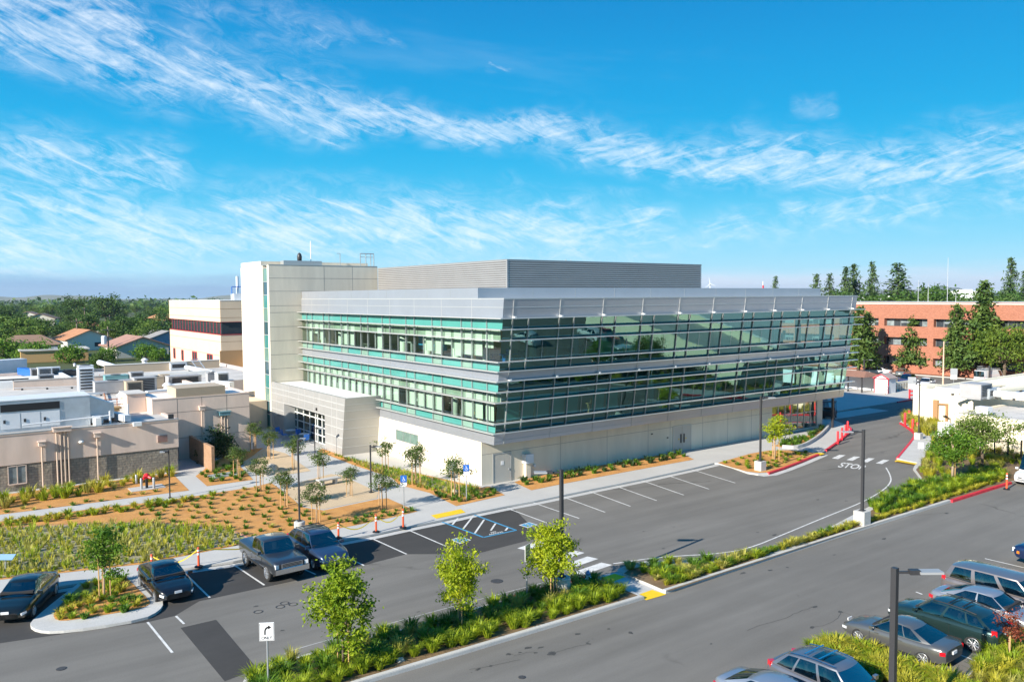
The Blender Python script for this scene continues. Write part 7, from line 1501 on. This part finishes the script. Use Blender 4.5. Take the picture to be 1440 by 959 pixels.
# ---------------------------------------------------------------- sun, sky with cirrus, camera
SUN_AZ, SUN_EL = math.radians(9.0), math.radians(26.0)          # direction the light travels on the ground, height of the sun
sd = bpy.data.lights.new('sun', 'SUN'); sd.energy = 5.0; sd.angle = math.radians(.5); sd.color = (1.0, .93, .82)
so = bpy.data.objects.new('sun', sd); COL.objects.link(so)
travel = Vector((math.cos(SUN_AZ)*math.cos(SUN_EL), math.sin(SUN_AZ)*math.cos(SUN_EL), -math.sin(SUN_EL))); so.rotation_euler = travel.to_track_quat('-Z', 'Y').to_euler()
W = bpy.data.worlds.new('World'); S.world = W; W.use_nodes = True; nt = W.node_tree; N = nt.nodes; Lk = nt.links
bg = N['Background']; sky = N.new('ShaderNodeTexSky'); sky.sky_type = 'NISHITA'; sky.sun_disc = False; sky.sun_elevation = SUN_EL
ts = -travel; sky.sun_rotation = math.atan2(ts.x, ts.y); sky.altitude = 0; sky.air_density = 1.0; sky.dust_density = .35; sky.ozone_density = 1.5
def nd(op, *a, clamp=False):
    m = N.new('ShaderNodeMath'); m.operation = op; m.use_clamp = clamp
    for i, v in enumerate(a):
        if isinstance(v, (int, float)): m.inputs[i].default_value = v
        else: Lk.new(v, m.inputs[i])
    return m.outputs[0]
def rgbmix(f, a, c, mode='MIX'):
    x = N.new('ShaderNodeMix'); x.data_type = 'RGBA'; x.blend_type = mode
    for i, v in ((0, f), (6, a), (7, c)):
        if isinstance(v, (int, float)): x.inputs[i].default_value = v
        elif isinstance(v, tuple): x.inputs[i].default_value = v+(1,)
        else: Lk.new(v, x.inputs[i])
    return x.outputs[2]
def smooth01(v, lo, hi):
    m = N.new('ShaderNodeMapRange'); m.interpolation_type = 'SMOOTHSTEP'; Lk.new(v, m.inputs[0]); m.inputs[1].default_value = lo; m.inputs[2].default_value = hi; return m.outputs[0]
tc = N.new('ShaderNodeTexCoord'); sp = N.new('ShaderNodeSeparateXYZ'); Lk.new(tc.outputs['Generated'], sp.inputs[0]); X_, Y_, Z_ = sp.outputs
az = nd('ARCTAN2', Y_, X_); el = nd('ARCSINE', Z_)
# longitude and latitude of the sky in degrees, longitude counted to the right of the view axis
AZC = math.atan2(RM[1][2]*-1, RM[0][2]*-1)
lon = nd('MULTIPLY', nd('SUBTRACT', AZC, az), 57.2958); lat = nd('MULTIPLY', el, 57.2958)
def ll(px, py):
    r_ = ray(px, py); return math.degrees(AZC-math.atan2(r_.y, r_.x)), math.degrees(math.asin(r_.z/r_.length))
def noise(vec, sc, det, rg=.6, dist=0.0):
    n = N.new('ShaderNodeTexNoise'); n.inputs['Scale'].default_value = sc; n.inputs['Detail'].default_value = det; n.inputs['Roughness'].default_value = rg; n.inputs['Distortion'].default_value = dist; Lk.new(vec, n.inputs['Vector']); return n.outputs['Fac']
def plane(ang, sx, sy, off=0.0):               # the sky seen as (lon, lat), turned along the drift of the cirrus and stretched
    c = N.new('ShaderNodeCombineXYZ'); Lk.new(lon, c.inputs[0]); Lk.new(lat, c.inputs[1]); c.inputs[2].default_value = off
    m = N.new('ShaderNodeMapping'); m.vector_type = 'TEXTURE'; m.inputs['Rotation'].default_value = (0,0,math.radians(ang)); m.inputs['Scale'].default_value = (sx, sy, 1); Lk.new(c.outputs[0], m.inputs['Vector']); return m.outputs[0]
def seg(a, c, w, wob):                          # soft distance to a cloud bank's spine
    (x0, y0), (x1, y1) = ll(*a), ll(*c); dx, dy = x1-x0, y1-y0; L2 = dx*dx+dy*dy
    lx, ly = nd('SUBTRACT', lon, x0), nd('ADD', nd('SUBTRACT', lat, y0), wob)
    t = nd('DIVIDE', nd('ADD', nd('MULTIPLY', lx, dx), nd('MULTIPLY', ly, dy)), L2, clamp=True)
    ex, ey = nd('SUBTRACT', lx, nd('MULTIPLY', t, dx)), nd('SUBTRACT', ly, nd('MULTIPLY', t, dy))
    d = nd('SQRT', nd('ADD', nd('MULTIPLY', ex, ex), nd('MULTIPLY', ey, ey)))
    return nd('SUBTRACT', 1.0, smooth01(d, w*.1, w))
wob = nd('MULTIPLY', nd('SUBTRACT', noise(plane(0, 7, 4, 3.1), 1.0, 3), .5), 4.0)
banks = None
for a, c, w, k in (((-60,-20),(250,95),4.6,.85),((250,95),(470,165),3.8,.95),((470,165),(760,190),2.3,1.0),((760,190),(960,222),2.6,.95),((960,222),(1120,232),3.2,1.0),((1120,232),(1500,225),3.6,.9),((1050,190),(1100,215),2.2,.5),
                   ((260,20),(470,60),2.6,.45),((-40,60),(90,85),2.0,.6),((0,225),(230,245),3.4,.75),((-40,265),(160,280),2.6,.6),((-60,315),(420,330),4.6,.9),((330,300),(800,325),4.0,.9),((790,330),(930,320),2.4,.75),((200,365),(700,350),1.8,.6),((700,365),(1000,345),1.6,.55),
                   ((1000,325),(1290,285),2.0,.7),((1290,285),(1480,255),2.6,.5),((1420,285),(1480,270),1.5,.6),((-60,380),(120,379),.9,.75),((500,45),(560,60),1.2,.35),((690,100),(715,108),.7,.6),((1120,158),(1170,152),.7,.5),((710,265),(800,290),1.3,.35),((860,275),(910,282),.9,.45)):
    s = nd('MULTIPLY', seg(a, c, w*.95, wob), k); banks = s if banks is None else nd('MAXIMUM', banks, s)
fib = noise(plane(-23, 5.0, .75), 1.0, 10, .68, .9); fib2 = noise(plane(15, 4.2, .75, 7.7), 1.0, 10, .68, .9); puff = noise(plane(-10, 2.4, 1.1, 2.2), 1.0, 10, .7, .8); 
side_ = smooth01(lon, -4, 10)
fibm = nd('ADD', nd('MULTIPLY', fib, nd('SUBTRACT', 1.0, side_)), nd('MULTIPLY', fib2, side_))
tex = nd('ADD', nd('MULTIPLY', fibm, .62), nd('MULTIPLY', puff, .46))
tex2 = nd('MULTIPLY', nd('SUBTRACT', tex, .555), 2.9)
cl = nd('MULTIPLY', nd('SUBTRACT', nd('ADD', nd('MULTIPLY', banks, .62), nd('MULTIPLY', tex2, nd('ADD', nd('MULTIPLY', banks, 1.2), .10, clamp=True))), .24), 1.2, clamp=True)
thin = nd('MULTIPLY', smooth01(nd('SUBTRACT', noise(plane(-6, 22, 3.5, 4.4), 1.0, 5), nd('MULTIPLY', lat, .004)), .48, .74), .08)
soft = nd('MULTIPLY', nd('MULTIPLY', banks, smooth01(puff, .34, .72)), .5)
cl = nd('MAXIMUM', cl, soft)
cl = nd('MAXIMUM', cl, nd('MULTIPLY', thin, smooth01(lat, 1.0, 9.0)))
cl = nd('MULTIPLY', cl, smooth01(lat, .2, 2.0))
rp = N.new('ShaderNodeValToRGB'); rp.color_ramp.interpolation = 'B_SPLINE'; Lk.new(nd('DIVIDE', lat, 90.0, clamp=True), rp.inputs['Fac'])
K6 = 7.4
els = [(0.0,(.52,.77,.90)),(.035,(.24,.65,.86)),(.08,(.008,.45,.77)),(.14,(.0,.335,.68)),(.22,(.0,.235,.58)),(1.0,(.0,.09,.33))]
e = rp.color_ramp.elements; e[0].position, e[1].position = els[0][0], els[-1][0]
for p_, c_ in els[1:-1]: e.new(p_)
for k_, (p_, c_) in enumerate(els): e[k_].position = p_; e[k_].color = tuple(v for v in c_)+(1,)
clear = rgbmix(1.0, rp.outputs['Color'], (K6, K6, K6), 'MULTIPLY')
# the atmosphere model keeps its brightening towards the sun; the clear deep blue of this day is laid over it
col = rgbmix(.975, sky.outputs[0], clear)
col = rgbmix(nd('MULTIPLY', cl, .84), col, (6.6, 7.0, 7.4))
# marine layer lying on the horizon
lay = nd('MULTIPLY', smooth01(nd('ADD', lat, nd('MULTIPLY', nd('SUBTRACT', noise(plane(0, 9, 1.2, 9.0), 1.0, 5), .5), 1.6)), 1.9, .7), smooth01(lat, -1.2, .4))
layc = rgbmix(smooth01(lon, -16, 6), (1.5, 2.7, 4.5), (5.4, 5.8, 6.7))
col = rgbmix(nd('MULTIPLY', lay, .8), col, layc)
Lk.new(col, bg.inputs['Color']); bg.inputs['Strength'].default_value = 0.085
cd = bpy.data.cameras.new('camera'); cam = bpy.data.objects.new('camera', cd); COL.objects.link(cam); S.camera = cam
cd.sensor_fit = 'HORIZONTAL'; cd.sensor_width = 36.0; cd.lens = 36.0*FPX/1440.0; cd.clip_start = .5; cd.clip_end = 20000
cam.matrix_world = Matrix.Translation((0,0,CAMH)) @ Matrix(RM).to_4x4()
for o in list(COL.objects):                      # drop prototypes that ended up unused
    if o.parent is None and o.get('group') and o.location.length < 1e-6 and o.name not in used and o.type in ('EMPTY', 'MESH') and o.name.split('.')[0] not in ('caution_tape',):
        for c in list(o.children): bpy.data.objects.remove(c)
        bpy.data.objects.remove(o)
S.view_settings.view_transform = 'Standard'; S.view_settings.look = 'None'; S.view_settings.exposure = 0.95; S.view_settings.gamma = 1.0; S.view_settings.use_curve_mapping = False
S.render.resolution_x, S.render.resolution_y = 1024, 681
S.render.engine = 'CYCLES'; S.cycles.max_bounces = 8; S.cycles.transparent_max_bounces = 12; S.cycles.glossy_bounces = 4; S.cycles.use_denoising = True; S.cycles.caustics_reflective = False; S.cycles.caustics_refractive = False
